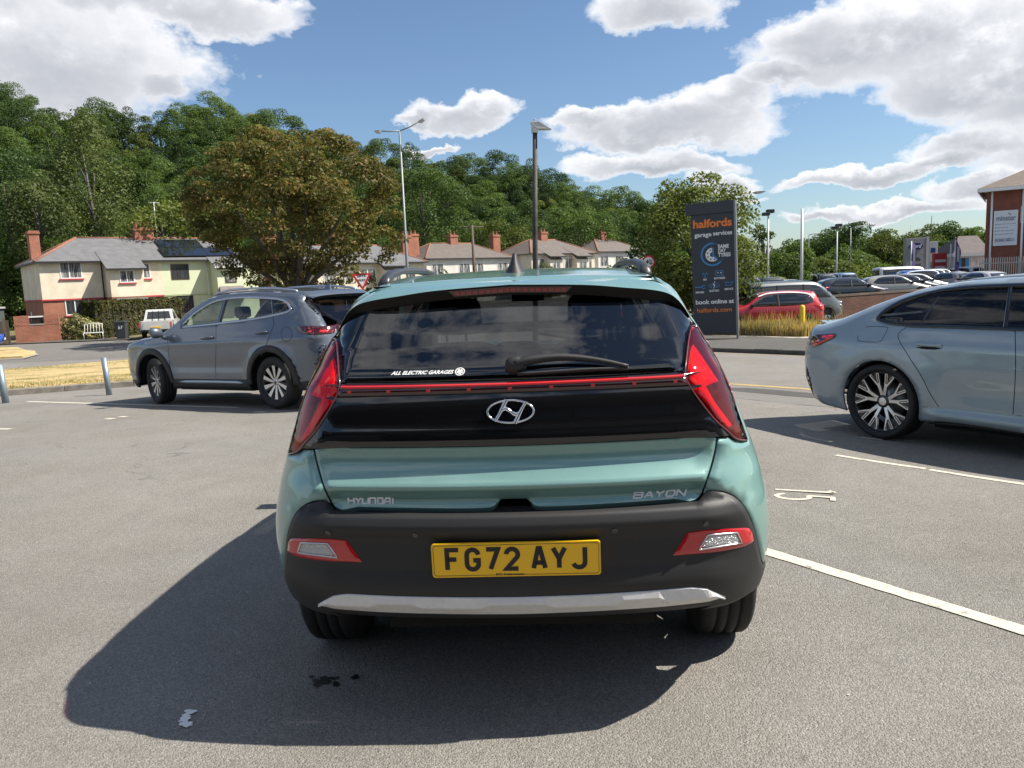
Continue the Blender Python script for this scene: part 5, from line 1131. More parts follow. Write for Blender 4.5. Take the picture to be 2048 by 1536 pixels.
tt('book online at', Wt*.51, zz(603.5), .135, m_signw, .004, Wt*.90); tt('halfords.com', Wt*.50, zz(620.5), .14, m_or, .002, Wt*.81)
e.scale = (TS, TS, TS)
# straw grass round the totem and on the verge
def straw(name, pts, n, h, mat, seed, wid=.012, lean=.25, heads=False):
    rs = np.random.RandomState(seed); P0 = np.array([pts(rs) for _ in range(n)]); hh = h*rs.uniform(.45, 1.2, n); a = rs.uniform(0, 6.28, n); ln = rs.uniform(0, lean, n)*hh; dx, dy = np.cos(a), np.sin(a); w = wid*rs.uniform(.6, 1.4, n)
    px_, py_ = -np.sin(a)*0+rs.uniform(-1, 1, n), rs.uniform(-1, 1, n); l = np.hypot(px_, py_); px_, py_ = px_/l*w, py_/l*w
    b0 = P0; m1 = P0 + np.stack([dx*ln*.35, dy*ln*.35, hh*.6], 1); t1 = P0 + np.stack([dx*ln, dy*ln, hh], 1); s_ = np.stack([px_, py_, np.zeros(n)], 1)
    V = np.stack([b0-s_, b0+s_, m1+s_*.7, m1-s_*.7, t1], 1).reshape(-1, 3); F = []
    for i in range(n): k = i*5; F += [(k, k+1, k+2, k+3), (k+3, k+2, k+4)]
    return tag(mesh_pd(name, V, F, [mat]), kind='stuff')
m_straw = leaf_mat('straw', [(.30, .22, .10), (.46, .34, .16), (.58, .45, .24), (.40, .33, .14), (.24, .22, .08)], .3, .0)
va, vb = gndT(1395, 676.5), gndT(1600, 681)
def sp_pts(rs): t = rs.uniform(-.35, 1.0); u_ = rs.random(); q = va + (vb-va)*t + kn*(u_*2.4+.25); return (q[0], q[1], float(G(q[1], q[0]))+.12)
straw('straw_grass', sp_pts, 11000, .50, m_straw, 4, .017); straw('straw_grass', sp_pts, 900, .85, m_straw, 5, .011, .35)
def sp2(rs):
    t = rs.random(); i = min(int(t*(len(near)-1)), len(near)-2); f = t*(len(near)-1)-i; a = kin[i]*(1-f)+kin[i+1]*f; c = far_[i]*(1-f)+far_[i+1]*f; q = a + (c-a)*(.02+.96*rs.random()); return (q[0], q[1], float(G(q[1], q[0]))+.10)
straw('verge_grass', sp2, 14000, .055, m_straw, 6, .012, .9)
# ------------------------------------------------------------------ the green car's skin
HERO_LOC, HERO_YAW = (-0.012, 2.268, 0.0), R_(-3.0)
def hero_rs(z): return np.interp(z, [.3, .75, .95, 1.1, 1.4], [.22, .20, .14, .10, .09])
_top = [(.955, .068), (1.0, .078), (1.085, .097), (1.13, .112), (1.2, .178), (1.3, .285), (1.44, .42)]
_rb = [(.15, .22), (.30, .12), (.40, .055), (.50, .014), (.60, .002), (.70, .006), (.80, .030), (.88, .060)] + _top
_rf = [(.15, .22), (.30, .12), (.40, .055), (.455, .022), (.50, .010), (.53, .014), (.56, .020), (.64, .020), (.665, .012), (.692, .0), (.715, .008), (.735, .020), (.752, .05), (.765, .062), (.818, .030), (.83, .041), (.845, .0545), (.86, .067), (.875, .0765), (.89, .082), (.905, .0835), (.92, .079), (.937, .0685)] + _top
_tb, _tf = Tab(_rb, .004, 2400), Tab(_rf, .004, 2400)
def hero_dr(x, z): return (_tf(z) - _tb(z)) * (1 - sstep(np.where(z < .74, .62, .56), np.where(z < .74, .80, .66), x))
HERO = Body(HERO_LOC, HERO_YAW,
    top=[(-.3, 1.40), (.3, 1.440), (.6, 1.462), (1.1, 1.490), (1.6, 1.497), (2.1, 1.470), (2.45, 1.40), (2.8, 1.22), (3.15, 1.03), (3.3, .985), (3.8, .92), (4.1, .82), (4.3, .7)],
    rear=_rb,
    front=[(.2, 4.0), (.4, 4.15), (.6, 4.18), (.8, 4.12), (1.0, 4.0), (1.4, 3.8)],
    wz=[(.1, .82), (.3, .855), (.5, .878), (.62, .882), (.80, .850), (.95, .797), (1.05, .755), (1.15, .71), (1.25, .662), (1.35, .606), (1.45, .555), (1.5, .52)],
    wy=[(-.2, .16), (0, .10), (.2, .05), (.45, .01), (.77, 0), (2.2, .01), (3.4, .0), (3.8, .05), (4.2, .15)],
    crown=.06, kr=.13, kf=.25, rs=hero_rs, rt=.06, z0=.2, smr=.004, dR=hero_dr, smw=.05, rb=.03)
# ------------------------------------------------------------------ the green hatchback in front of the camera
m_teal = paint('sea_green_paint', (.185, .335, .310), .25, .36)
hero = empty('hatchback_car', HERO_LOC, HERO_YAW)
tag(hero, 'sea green hatchback in the foreground with black bumper and yellow FG72 AYJ plate', 'car')
CY = ('cyl', .9)
hp = lambda *q: HERO.pix(q)
mirr = lambda A: np.asarray(A) * np.array([-1, 1, 1])
def sym(right):                       # right half from bottom centre to top centre -> closed loop
    right = np.asarray(right); return np.vstack([right, mirr(right)[::-1]])
def dens(A, step=.02): return resample(np.asarray(A), step, False)
def cur(pts, n=6): return curve([pts], n=n, closed=False)
def rz(x, z): return HERO.rearp([(x, z)])[0]

# lamp outlines (right side, pixels)
LI = [(1385, 652), (1380, 662), (1376, 684), (1372, 721), (1370, 748), (1373, 760), (1382, 777), (1405, 810), (1430, 841), (1456, 864)]
LB = [(1456, 864), (1469, 876), (1481, 880), (1493, 880)]
LO = [(1493, 880), (1485, 857), (1474, 825), (1461, 784), (1453, 757), (1441, 734), (1421, 700), (1401, 667), (1391, 651)]
lamp = hp(*curve([LI, LB, LO, [LO[-1], LI[0]]], n=5))
# dark carcass under the lamps and under the shut lines, then the lamps
def scale_loop(A, k):
    c = A.mean(0); return HERO.from_chart(HERO.to_chart(c + (A - c) * k, CY), CY)
bk = patch(HERO, 'lamp_housing', lamp, CY, m_lensd, hero, .016, -.0025, .05, mirror=True)
le = patch(HERO, 'tail_lamp', lamp, CY, m_lens, hero, .014, .004, .0, edge=.008, mirror=True)
inner1 = hp(*curve([[(1379, 766), (1377, 735), (1383, 700), (1389, 690), (1397, 712), (1402, 745), (1414, 760), (1436, 760)], [(1436, 760), (1420, 735), (1408, 712)], [(1408, 712), (1418, 722), (1432, 745), (1441, 760)], [(1441, 760), (1425, 770), (1408, 778), (1430, 812), (1462, 850)], [(1462, 850), (1455, 852), (1447, 845), (1420, 812), (1392, 780), (1379, 766)]], n=4))
inner1 = hp(*curve([[(1379, 768), (1376, 740), (1382, 700), (1387, 688)], [(1387, 688), (1400, 705), (1420, 735), (1438, 762)], [(1438, 762), (1412, 772)], [(1412, 772), (1432, 806), (1462, 846)], [(1462, 846), (1464, 853), (1456, 854), (1444, 843), (1415, 808), (1390, 782), (1379, 768)]], n=5))
inn = patch(HERO, 'light_guide', inner1, CY, m_lensr, hero, .014, .0005, .002, mirror=True)
for a, b in zip(le, bk): b.parent = a
for a, b in zip(le, inn): b.parent = a
for a, o in zip(le, strip(HERO, 'lamp_seal', thin(lamp, .012), .006, m_gloss, hero, -.006, True, .009, mirror=True)): o.parent = a
for a, o in zip(le, strip(HERO, 'lamp_edge', thin(lamp, .012), .0026, P('lens_edge', (.22, .008, .011), .2, coat=1), hero, .0045, True, .0006, mirror=True)): o.parent = a

# glazing: whole dark rear screen
ZGB = HERO.pix([(1040, 757.5)])[0][2]
gb = cur([(0.0, ZGB), (.2, ZGB+.0), (.42, ZGB+.002), (.58, ZGB+.004)])
gl_right = np.vstack([HERO.rearp(gb), hp(*cur([(1366, 744), (1369, 721), (1373, 684), (1377, 664), (1382, 653), (1387, 647), (1379, 634), (1366, 613), (1350, 597)])), HERO.rearp(cur([(.50, 1.405), (.42, 1.418), (.2, 1.427), (0, 1.43)]))])
glassp = patch(HERO, 'rear_screen', sym(gl_right), CY, glass('rear_privacy_glass', (.12, .125, .13), 0.0, 1.8), hero, .03, .0, .006, edge=.001)
# black border bands printed round the screen
def inset_band(): pass
bandr = dens(np.vstack([HERO.rearp(gb), hp(*cur([(1366, 744), (1369, 721), (1373, 684), (1377, 664)]))]), .02)
for o in strip(HERO, 'screen_border', bandr, .030, m_gloss, hero, -.006, mirror=True): o.parent = glassp
for o in strip(HERO, 'screen_border', hp(*cur([(1377, 660), (1372, 640), (1360, 615), (1340, 598), (1300, 590)])), .07, m_gloss, hero, -.006, mirror=True): o.parent = glassp
# light bar
z0, z1 = HERO.pix([(1040, 783.5)])[0][2], HERO.pix([(1040, 763.5)])[0][2]
lb_r = np.vstack([HERO.rearp(cur([(0, z0), (.3, z0-.001), (.5, z0-.002), (.60, z0-.003)])), hp((1381, 773), (1375, 762), (1371, 751)), HERO.rearp(cur([(.60, z1+.004), (.5, z1+.003), (.3, z1+.001), (0, z1)]))])
bar = patch(HERO, 'light_bar', sym(lb_r), CY, m_lensd, hero, .02, .008, .012, edge=.003)
zt = z1 - .008; XLB = HERO.pix([(1366, 757)])[0][0]
l = dens(np.vstack([mirr(HERO.rearp(cur([(0, zt), (.3, zt+.001), (.5, zt+.002), (XLB, zt+.003)])))[::-1], HERO.rearp(cur([(0, zt), (.3, zt+.001), (.5, zt+.002), (XLB, zt+.003)]))[1:]]), .02)
strip(HERO, 'light_guide', l, .010, m_barr, hero, .0085, False, .001).parent = bar
for i in range(-4, 5):
    x = i*.1285 + .0; p = HERO.rearp([(x, z0 + .012)])[0]
    MB().box(p[0]-.006, p[0]+.006, p[1]-.0105, p[1]-.004, p[2]-.004, p[2]+.004).build('reflector', m_barr, bar)
# gloss black panel
ZT = HERO.pix([(1040, 889.5)])[0][2]
bp_r = np.vstack([HERO.rearp(cur([(0, ZT), (.3, ZT+.001), (.5, ZT+.002)])), hp((1440, 873), (1457, 872)), hp(*cur([(1452, 866), (1427, 843), (1402, 812), (1379, 780)])), HERO.rearp(cur([(.60, z0-.007), (.5, z0-.006), (.3, z0-.005), (0, z0-.004)]))])
blackp = patch(HERO, 'tailgate_panel', sym(bp_r), CY, m_gloss, hero, .025, .003, .012, edge=.0, soft=.0)
# tailgate lower skin
sh = [(1433, 876), (1430, 896), (1424, 922), (1417, 946), (1410, 968), (1402, 986), (1393, 996), (1380, 1001)]
ZB = HERO.pix([(1040, 1013)])[0][2]
tg_r = np.vstack([HERO.rearp(curve([[(0, ZB+.020), (.04, ZB+.019)], [(.04, ZB+.019), (.062, ZB+.004)], [(.062, ZB+.004), (.10, ZB), (.3, ZB+.001), (.5, ZB+.003)]], closed=False)), hp(*cur(sh[::-1])), HERO.rearp(cur([(.60, ZT-.002), (.5, ZT-.003), (.3, ZT-.004), (0, ZT-.005)]))])
tail = patch(HERO, 'tailgate', sym(tg_r), CY, m_teal, hero, .010, .0, .02)
# bumper
lo_t = ZB - .012
bt = [(1397, 1003), (1409, 987), (1413, 982), (1435, 983), (1459, 989), (1477, 1001), (1489, 1016), (1501, 1040), (1508, 1060), (1516, 1094), (1523, 1126), (1529, 1128)]
side_end = HERO.side(cur([(.36, .455), (.42, .44), (.44, .40), (.46, .33), (.48, .25)]))
bm_r = np.vstack([HERO.rearp(cur([(0, .375), (.3, .375), (.5, .378), (.62, .385)])), hp(*cur([(1400, 1219), (1453, 1209), (1489, 1192), (1519, 1172)])), side_end[::-1][1:3], side_end[:2][::-1], hp(*cur(bt[::-1])), HERO.rearp(cur([(.52, lo_t+.004), (.4, lo_t+.002), (.2, lo_t), (0, lo_t)]))])
bumper = patch(HERO, 'bumper', sym(bm_r), CY, m_black, hero, .016, .004, .03)
# quarter panels and body side
lampo = hp(*cur([(1497, 884), (1490, 857), (1479, 825), (1466, 784), (1457, 757), (1445, 734), (1425, 700), (1404, 667), (1394, 650)]))
tip = hp(*cur([(1394, 650), (1385, 634), (1372, 612), (1358, 597)]))
roofe = HERO.topp(cur([(.515, .50), (.525, .8), (.53, 1.3), (.525, 1.8), (.53, 2.15), (.57, 2.5), (.62, 2.85), (.67, 3.2), (.70, 3.6), (.62, 4.0)]))
shq = [(x + 4.5, y) for x, y in sh]
def arch(yc, zc, r, a0=0, a1=180): return [(yc + r*math.cos(R_(a)), zc + r*math.sin(R_(a))) for a in np.linspace(a0, a1, 16)]
sill = HERO.side([(3.05, .36), (2.2, .36), (1.2, .36)])
fr = HERO.frontp([(.02, .62), (.02, .40)]); fr2 = HERO.side([(3.95, .40), (3.82, .36)])
bq = [(1416.5, 981), (1435, 980), (1460, 986), (1479, 998), (1491.5, 1014), (1504, 1038), (1511, 1060), (1519, 1093), (1526, 1122), (1531, 1125)]
qp = np.vstack([hp(*cur(shq[:-2])), hp(*cur(bq)), HERO.side([(.36, .462), (.43, .45)]), HERO.side(arch(.79, .34, .37, 162, 4)), sill[::-1], HERO.side(arch(3.37, .34, .37, 176, 4)), fr2[::-1], fr[::-1], roofe[::-1], tip[::-1], lampo[::-1], hp((1484, 884), (1467, 880), (1458, 875), (1440, 876.5))])
win = HERO.side(curve([[(.78, 1.12), (.90, 1.30), (1.15, 1.385), (1.7, 1.405), (2.1, 1.375), (2.4, 1.29)], [(2.4, 1.29), (2.75, 1.10), (2.92, .985)], [(2.92, .985), (2.2, .985), (1.2, 1.03), (.78, 1.12)]], n=5))
sides = patch(HERO, 'body_side', qp, CY, m_teal, hero, .024, .0, .02, holes=[win], mirror=True)
patch(HERO, 'side_window', win, CY, m_glassd, hero, .06, -.003, .004, mirror=True)
for yy in (1.02, 1.98):
    strip(HERO, 'pillar_trim', HERO.side(cur([(yy-.03, 1.03), (yy, 1.2), (yy+.03, 1.385)])), .09, m_gloss, hero, -.008, mirror=True)
sk = np.vstack([HERO.side([(1.17, .35), (2.2, .35), (3.02, .35)]), HERO.side([(3.0, .22), (2.2, .22), (1.2, .22)])])
patch(HERO, 'sill_cladding', sk, CY, m_black, hero, .05, .006, .02, mirror=True)
for yc in (.79, 3.37):
    strip(HERO, 'arch_cladding', HERO.side(arch(yc, .34, .385, 172, 8)), .05, m_black, hero, .002, False, .008, mirror=True)
# roof, screen, bonnet
rf = np.vstack([HERO.topp(cur([(0, .445), (.25, .447), (.42, .46), (.505, .50)])), HERO.topp(cur([(.512, .8), (.517, 1.3), (.512, 1.8), (.515, 2.12)])), HERO.topp(cur([(.4, 2.17), (.2, 2.2), (0, 2.21)]))])
roof = patch(HERO, 'roof', sym(rf), ('top',), m_teal, hero, .03, .0, .02)
ws = np.vstack([HERO.topp(cur([(0, 2.22), (.2, 2.21), (.4, 2.18), (.51, 2.15)])), HERO.topp(cur([(.55, 2.5), (.60, 2.85), (.63, 3.05)])), HERO.topp(cur([(.4, 3.13), (.2, 3.16), (0, 3.17)]))])
patch(HERO, 'windscreen', sym(ws), ('top',), m_glassc, hero, .06, -.003, .004)
bo = np.vstack([HERO.topp(cur([(0, 3.19), (.3, 3.16), (.64, 3.08)])), HERO.topp(cur([(.66, 3.25), (.69, 3.6), (.61, 4.0)])), HERO.topp([(.3, 4.1), (0, 4.12)])])
patch(HERO, 'bonnet', sym(bo), ('top',), m_teal, hero, .06, .0, .02)
# spoiler with its lip and brake lamp
lipx = [(1040, 568.5), (1165, 569.5), (1248, 575), (1300, 579), (1332, 585), (1352, 596), (1368, 614), (1381, 635), (1391, 651)]
ly = [.335, .336, .345, .356, .372, .385, .40, .405, .41]
lp = []
for (px, py), yl in zip(lipx, ly):
    D = ray(px, py) @ HERO.M; O = HERO.local(np.array([0, 0, CAMH])); lp.append(O + D * (yl - O[1]) / D[1])
lp = np.array(lp); lp[0, 0] = 0.0
lp = resample(cur(lp, 6), .024, False); n = len(lp)
sk8 = HERO.pix([tuple(topix(HERO.world(p))) for p in lp[-5:]])
for i in range(5): lp[n-5+i] = lp[n-5+i] * (1 - (i+1)/5) + (sk8[i] + HERO.grad(sk8[i:i+1])[0]*.004) * ((i+1)/5)
root = []
rt0 = HERO.topp([(x, .47) for x in np.linspace(0, .50, n)])
sd0 = HERO.side([(y, z) for y, z in zip(np.full(n, .52), lp[:, 2])])
for i in range(n):
    x = lp[i, 0]
    a = HERO.topp([(min(x*.985, .50), .47)])[0]
    k = sstep(.50, .56, x); b = HERO.side([(.50, min(lp[i, 2] + .02, 1.40))])[0]
    root.append(a*(1-k) + b*k)
root = np.array(root)
T = np.gradient(lp, axis=0); T /= np.linalg.norm(T, axis=1, keepdims=True)
inn_ = np.cross(T, np.array([0, 1., 0])); inn_ /= np.linalg.norm(inn_, axis=1, keepdims=True); inn_ *= np.where(inn_[:, 2:3] > 0, -1, 1)
th = np.interp(np.linspace(0, 1, n), [0, .5, .8, 1], [.034, .034, .026, .010])[:, None]
low = lp + inn_ * th + np.array([0, .012, 0])
ug = np.array([[p[0]*.99, p[1] + .10*(1-i/n) + .005, p[2] - .002] for i, p in enumerate(low)])
def loft(name, rows, mat, parent, smooth=True):
    b = MB(); rows = [np.vstack([mirr(r)[::-1], r[1:]]) for r in rows]; m = len(rows[0])
    V = np.concatenate(rows); F = [(r*m+i, r*m+i+1, (r+1)*m+i+1, (r+1)*m+i) for r in range(len(rows)-1) for i in range(m-1)]
    b.add(V, F, smooth); return b.build(name, mat, parent)
mid = (root + lp)/2 + np.array([0, 0, .003])
spo = loft('spoiler', [root, mid, lp*.88 + mid*.12 + np.array([0, 0, .0012]), lp], m_teal, hero)
loft('spoiler_lip', [lp, low, ug], P('lip_black', (.004, .004, .0045), .35, spec=.25), hero, False).parent = spo
k = int(np.sum(lp[:, 0] < .232)); bl0 = lp[:k] + inn_[:k]*.006 + np.array([0, -.002, 0]); bl1 = lp[:k] + inn_[:k]*.026 + np.array([0, .005, 0]); bl1[-1] = bl0[-1]*.5+bl1[-2]*.5
bl = loft('brake_lamp', [bl0 + np.array([0, .006, 0]), bl0, bl1, bl1 + np.array([0, .006, 0])], m_lensd, hero, False); bl.parent = spo
c0, c1 = bl0[:-1]*.75 + bl1[:-1]*.25 + np.array([0, -.0012, 0]), bl0[:-1]*.15 + bl1[:-1]*.85 + np.array([0, -.0012, 0])
for i in range(0, len(c0)-1):
    for sg in (1, -1):
        A = np.array([c0[i]*.86+c0[i+1]*.14, c0[i+1]*.86+c0[i]*.14, c1[i+1]*.86+c1[i]*.14, c1[i]*.86+c1[i+1]*.14])*np.array([sg, 1, 1]); b = MB()
        b.add(np.vstack([A, A+np.array([0, .003, 0])]), [(0, 1, 2, 3), (0, 1, 5, 4), (2, 3, 7, 6), (1, 2, 6, 5), (3, 0, 4, 7)]); b.build('lamp_segment', m_barr2, bl)
# roof rails, aerial
for sg in (1, -1):
    b = MB(); ys = np.array([.66, .70, .78, .95, 1.2, 1.6, 1.95, 2.12, 2.2]); hh = np.array([.0, .018, .028, .033, .033, .033, .03, .02, .0])
    base = HERO.topp([(.495, y) for y in ys]); V = []
    for p, h in zip(base, hh):
        for dx, dz in ((-.021, -.012), (-.020, .004), (-.012, .013), (.010, .013), (.022, .0), (.024, -.014)): V.append(((p[0]+dx)*sg, p[1], p[2]+h+dz))
    m = 6; F = [(i*m+j, i*m+(j+1) % m, (i+1)*m+(j+1) % m, (i+1)*m+j) for i in range(len(ys)-1) for j in range(m)] + [tuple(range(6))[::-1], tuple(range(len(V)-6, len(V)))]
    b.add(V, F, True)
    b.build('roof_rail', P('rail_black', (.03, .031, .034), .38), hero)
p = HERO.topp([(0, .80)])[0]; b = MB(); V = []
for t in np.linspace(0, 1, 9):
    w = .030*(1-t)**1.5 + .006*(1-t) + .008; y0 = p[1] - .05 + .055*t; y1 = p[1] + .12 - .09*t**1.2; z = p[2] - .004 + .078*t
    V += [(w*math.cos(a), (y0+y1)/2 + (y1-y0)/2*math.sin(a), z) for a in np.linspace(0, 2*math.pi, 14, endpoint=False)]
b.add(V, [(i*14+j, i*14+(j+1) % 14, (i+1)*14+(j+1) % 14, (i+1)*14+j) for i in range(8) for j in range(14)] + [tuple(range(112, 126))], True); b.build('aerial_fin', m_black, hero)
# washer jet line at roof edge is left out; rear wiper
wl = HERO.pix([(1030, 738), (1060, 733), (1110, 727), (1160, 727), (1210, 732), (1255, 739)]); N = HERO.grad(wl)
wp = wl + N*np.array([.024, .030, .030, .026, .022, .018])[:, None]
b = MB(); b.tube(cur(wp, 4), [.015]*4 + list(np.linspace(.015, .006, 17)), 8); wip = b.build('wiper_arm', m_black, hero)
hub = wl[0] + N[0]*.002; b = MB(); b.add([tuple(hub + N[0]*h + np.array([math.cos(a)*r*1.3+.002, math.sin(a)*r*.55*.7, math.sin(a)*r*.8])) for h, r in ((0, .026), (.03, .024), (.036, .012)) for a in np.linspace(0, 2*math.pi, 18, endpoint=False)], [(i*18+j, i*18+(j+1) % 18, (i+1)*18+(j+1) % 18, (i+1)*18+j) for i in range(2) for j in range(18)] + [tuple(range(36, 54))], True); b.build('wiper_pivot', m_black, wip)
bl_ = HERO.pix([(1035, 752), (1100, 748), (1180, 743), (1256, 741)]); NB_ = HERO.grad(bl_); b = MB(); b.tube(cur(bl_ + NB_*np.array([.012, .012, .012, .012])[:, None], 4), .006, 6); b.tube(cur(bl_ + NB_*.004, 4), .003, 5); b.build('wiper_blade', m_black, wip)
# emblem
eo = HERO.pix([(1026, 823)])[0]; eo[0] = 0.0; en = HERO.grad(eo[None])[0]; ey = np.cross(en, [1, 0, 0]); ey = ey if ey[2] > 0 else -ey
ME = frame(eo + en*.004, (1, 0, 0), ey)
b = MB(); rx, ry, m = .0755, .0385, 48; V = []; F = []
for i in range(m):
    t = 2*math.pi*i/m
    for a, (dr, dz) in enumerate(((-.0075, 0), (-.006, .006), (-.0015, .006), (.0, 0))): V.append((math.cos(t)*(rx+dr), math.sin(t)*(ry+dr*.9), dz))
for i in range(m):
    j = (i+1) % m; F += [(i*4+a, j*4+a, j*4+a+1, i*4+a+1) for a in range(3)]
b.add([ME @ Vector(v) for v in V], F, True)
def ribbon(pts, ws, z=.005):
    p = np.array(pts); d = np.gradient(p, axis=0); d /= np.linalg.norm(d, axis=1, keepdims=True); nn = np.stack([-d[:, 1], d[:, 0]], 1)
    L = p + nn*np.array(ws)[:, None]/2; Rr = p - nn*np.array(ws)[:, None]/2; q = len(p)
    V = [(a[0], a[1], z) for a in L] + [(a[0], a[1], z+.003) for a in p] + [(a[0], a[1], z) for a in Rr] + [(a[0], a[1], 0) for a in L] + [(a[0], a[1], 0) for a in Rr]
    F = [(k*q+i, k*q+i+1, (k+1)*q+i+1, (k+1)*q+i) for k in range(2) for i in range(q-1)] + [(i, 3*q+i, 3*q+i+1, i+1) for i in range(q-1)] + [(2*q+i, 4*q+i, 4*q+i+1, 2*q+i+1) for i in range(q-1)]
    b.add([ME @ Vector(v) for v in V], F, True)
ribbon(cur([(-.050, -.029), (-.038, -.012), (-.026, .010), (-.012, .0365)], 4), np.linspace(.009, .014, 13))
ribbon(cur([(.012, -.0365), (.026, -.010), (.038, .012), (.050, .029)], 4), np.linspace(.014, .009, 13))
ribbon(cur([(-.030, .004), (-.016, .0095), (-.004, .003), (.004, -.003), (.016, -.0095), (.030, -.004)], 4), np.interp(np.linspace(0, 1, 21), [0, .3, .5, .7, 1], [.012, .013, .009, .013, .012]))
b.build('emblem', m_chrome, blackp)
# raised lettering
def letters(name, px, py, pw, text, font, w, shear, hgt, mat, parent, adv):
    c = HERO.pix([(px, py)])[0]; n = HERO.grad(c[None])[0]
    lft = HERO.pix([(px-pw/2, py)])[0]; rgt = HERO.pix([(px+pw/2, py)])[0]; xd = np.array([1, (rgt-lft)[1]/(rgt-lft)[0], 0])
    L = np.linalg.norm(rgt-lft); yd = np.cross(n, xd); yd = yd if yd[2] > 0 else -yd
    tot = sum(adv.get(ch, 1.0) for ch in text) ; k = L / (tot - .22); x = -L/2; lines = []
    for ch in text:
        a = adv.get(ch, 1.0)
        for pts, cl in font[ch]: lines.append(([(x + p[0]*k*(a-.22), (p[1]-.5)*hgt) for p in pts], cl))
        x += a*k
    b = stroke_mesh(lines, w, .004, shear); Mx = frame(c + n*.001, xd, yd); b.V = [tuple(Mx @ Vector(v)) for v in b.V]
    return b.build(name, mat, parent)
F1 = {'H': [([(0, 0), (0, 1)], 0), ([(1, 0), (1, 1)], 0), ([(0, .5), (1, .5)], 0)], 'Y': [([(0, 1), (.5, .5), (1, 1)], 0), ([(.5, .5), (.5, 0)], 0)],
      'U': [([(0, 1), (0, 0), (1, 0), (1, 1)], 0)], 'N': [([(0, 0), (0, 1), (1, 1), (1, 0)], 0)], 'D': [([(.12, 0), (.12, 1)], 0), ([(0, 1), (1, 1), (1, 0), (0, 0)], 0)],
      'A': [([(0, 0), (0, .45), (.35, 1), (1, 1), (1, 0)], 0), ([(0, .4), (1, .4)], 0)], 'I': [([(.5, 0), (.5, 1)], 0)],
      'B': [([(0, 0), (0, 1), (.85, 1), (.95, .85), (.95, .65), (.85, .52), (0, .52)], 0), ([(.85, .52), (1, .38), (1, .15), (.88, 0), (0, 0)], 0)],
      'O': [([(.2, 0), (.8, 0), (1, .25), (1, .75), (.8, 1), (.2, 1), (0, .75), (0, .25)], 1)]}
FB = dict(F1); FB['A'] = [([(0, 0), (.5, 1), (1, 0)], 0), ([(.2, .32), (.8, .32)], 0)]; FB['N'] = [([(0, 0), (0, 1), (1, 0), (1, 1)], 0)]
letters('maker_lettering', 743, 1001, 91, 'HYUNDAI', F1, .0052, 0, .0185, m_badge, tail, {'I': .55})
letters('model_lettering', 1319, 987.5, 102, 'BAYON', FB, .0054, .35, .0185, m_badge, tail, {})
# window sticker
def on_glass(px, py, pw):
    c = HERO.pix([(px, py)])[0]; n = HERO.grad(c[None])[0]; l, r = HERO.pix([(px-pw/2, py), (px+pw/2, py)]); xd = np.array([1, (r-l)[1]/(r-l)[0], 0]); yd = np.cross(n, xd); yd = yd if yd[2] > 0 else -yd
    return c, n, xd, yd, np.linalg.norm(r-l)
c, n, xd, yd, L = on_glass(844, 746, 130)
st = text_obj('sticker_lettering', 'ALL ELECTRIC GARAGES', .020, m_white, glassp, .0002, .0006, .35, M=frame(c+n*.0015, xd, yd))
d = max(v.co.x for v in st.data.vertices) - min(v.co.x for v in st.data.vertices); st.data.transform(Matrix.Translation(c) @ Matrix.Scale(L/d*.965, 4, Vector(xd)) @ Matrix.Translation(-Vector(c)))
c, n, xd, yd, L = on_glass(920, 743.5, 20); Mx = frame(c+n*.0015, xd, yd); b = MB(); V = []; F = []
for i in range(24):
    t = 2*math.pi*i/24; V += [Mx @ Vector((math.cos(t)*r, math.sin(t)*r, 0)) for r in (L*.40, L*.5, L*.33, L*.001)]
for i in range(24): j = (i+1) % 24; F += [(i*4, j*4, j*4+1, i*4+1)] + ([(i*4+2, j*4+2, j*4+3, i*4+3)] if i % 5 else [])
b.add(V, F); b.build('sticker_badge', m_white, glassp)
# bumper lamps
fo = hp(*curve([[(1374, 1064), (1414, 1058), (1489, 1055)], [(1489, 1055), (1499, 1059), (1505, 1080)], [(1505, 1080), (1489, 1091), (1429, 1103), (1345, 1110)], [(1345, 1110), (1374, 1064)]], n=5))
fog = patch(HERO, 'fog_lamp', fo, CY, P('fog_red', (.50, .008, .012), .18, coat=1.0), hero, .012, .008, .012, mirror=True)
fi = hp(*curve([[(1414, 1068), (1471, 1064)], [(1471, 1064), (1480, 1084)], [(1480, 1084), (1396, 1098)], [(1396, 1098), (1414, 1068)]], n=4))
rev = patch(HERO, 'reversing_lamp', fi, CY, m_lensw, hero, .008, .0095, .004, mirror=True)
rvb = strip(HERO, 'lamp_bezel', resample(fi, .02), .0045, m_alloy, hero, .010, True, .001, mirror=True)
for a, b_, c_ in zip(fog, rev, rvb): b_.parent = a; c_.parent = a
for q in ((1411, 1046), (1229, 1059)):
    p = hp(q)[0]; nn = HERO.grad(p[None])[0]
    for sg in (1, -1):
        b = MB(); b.tube([Vector((p*np.array([sg, 1, 1]))) + Vector(nn*np.array([sg, 1, 1]))*h for h in (.002, .0062)], .0095, 16); b.build('parking_sensor', m_gloss, bumper)
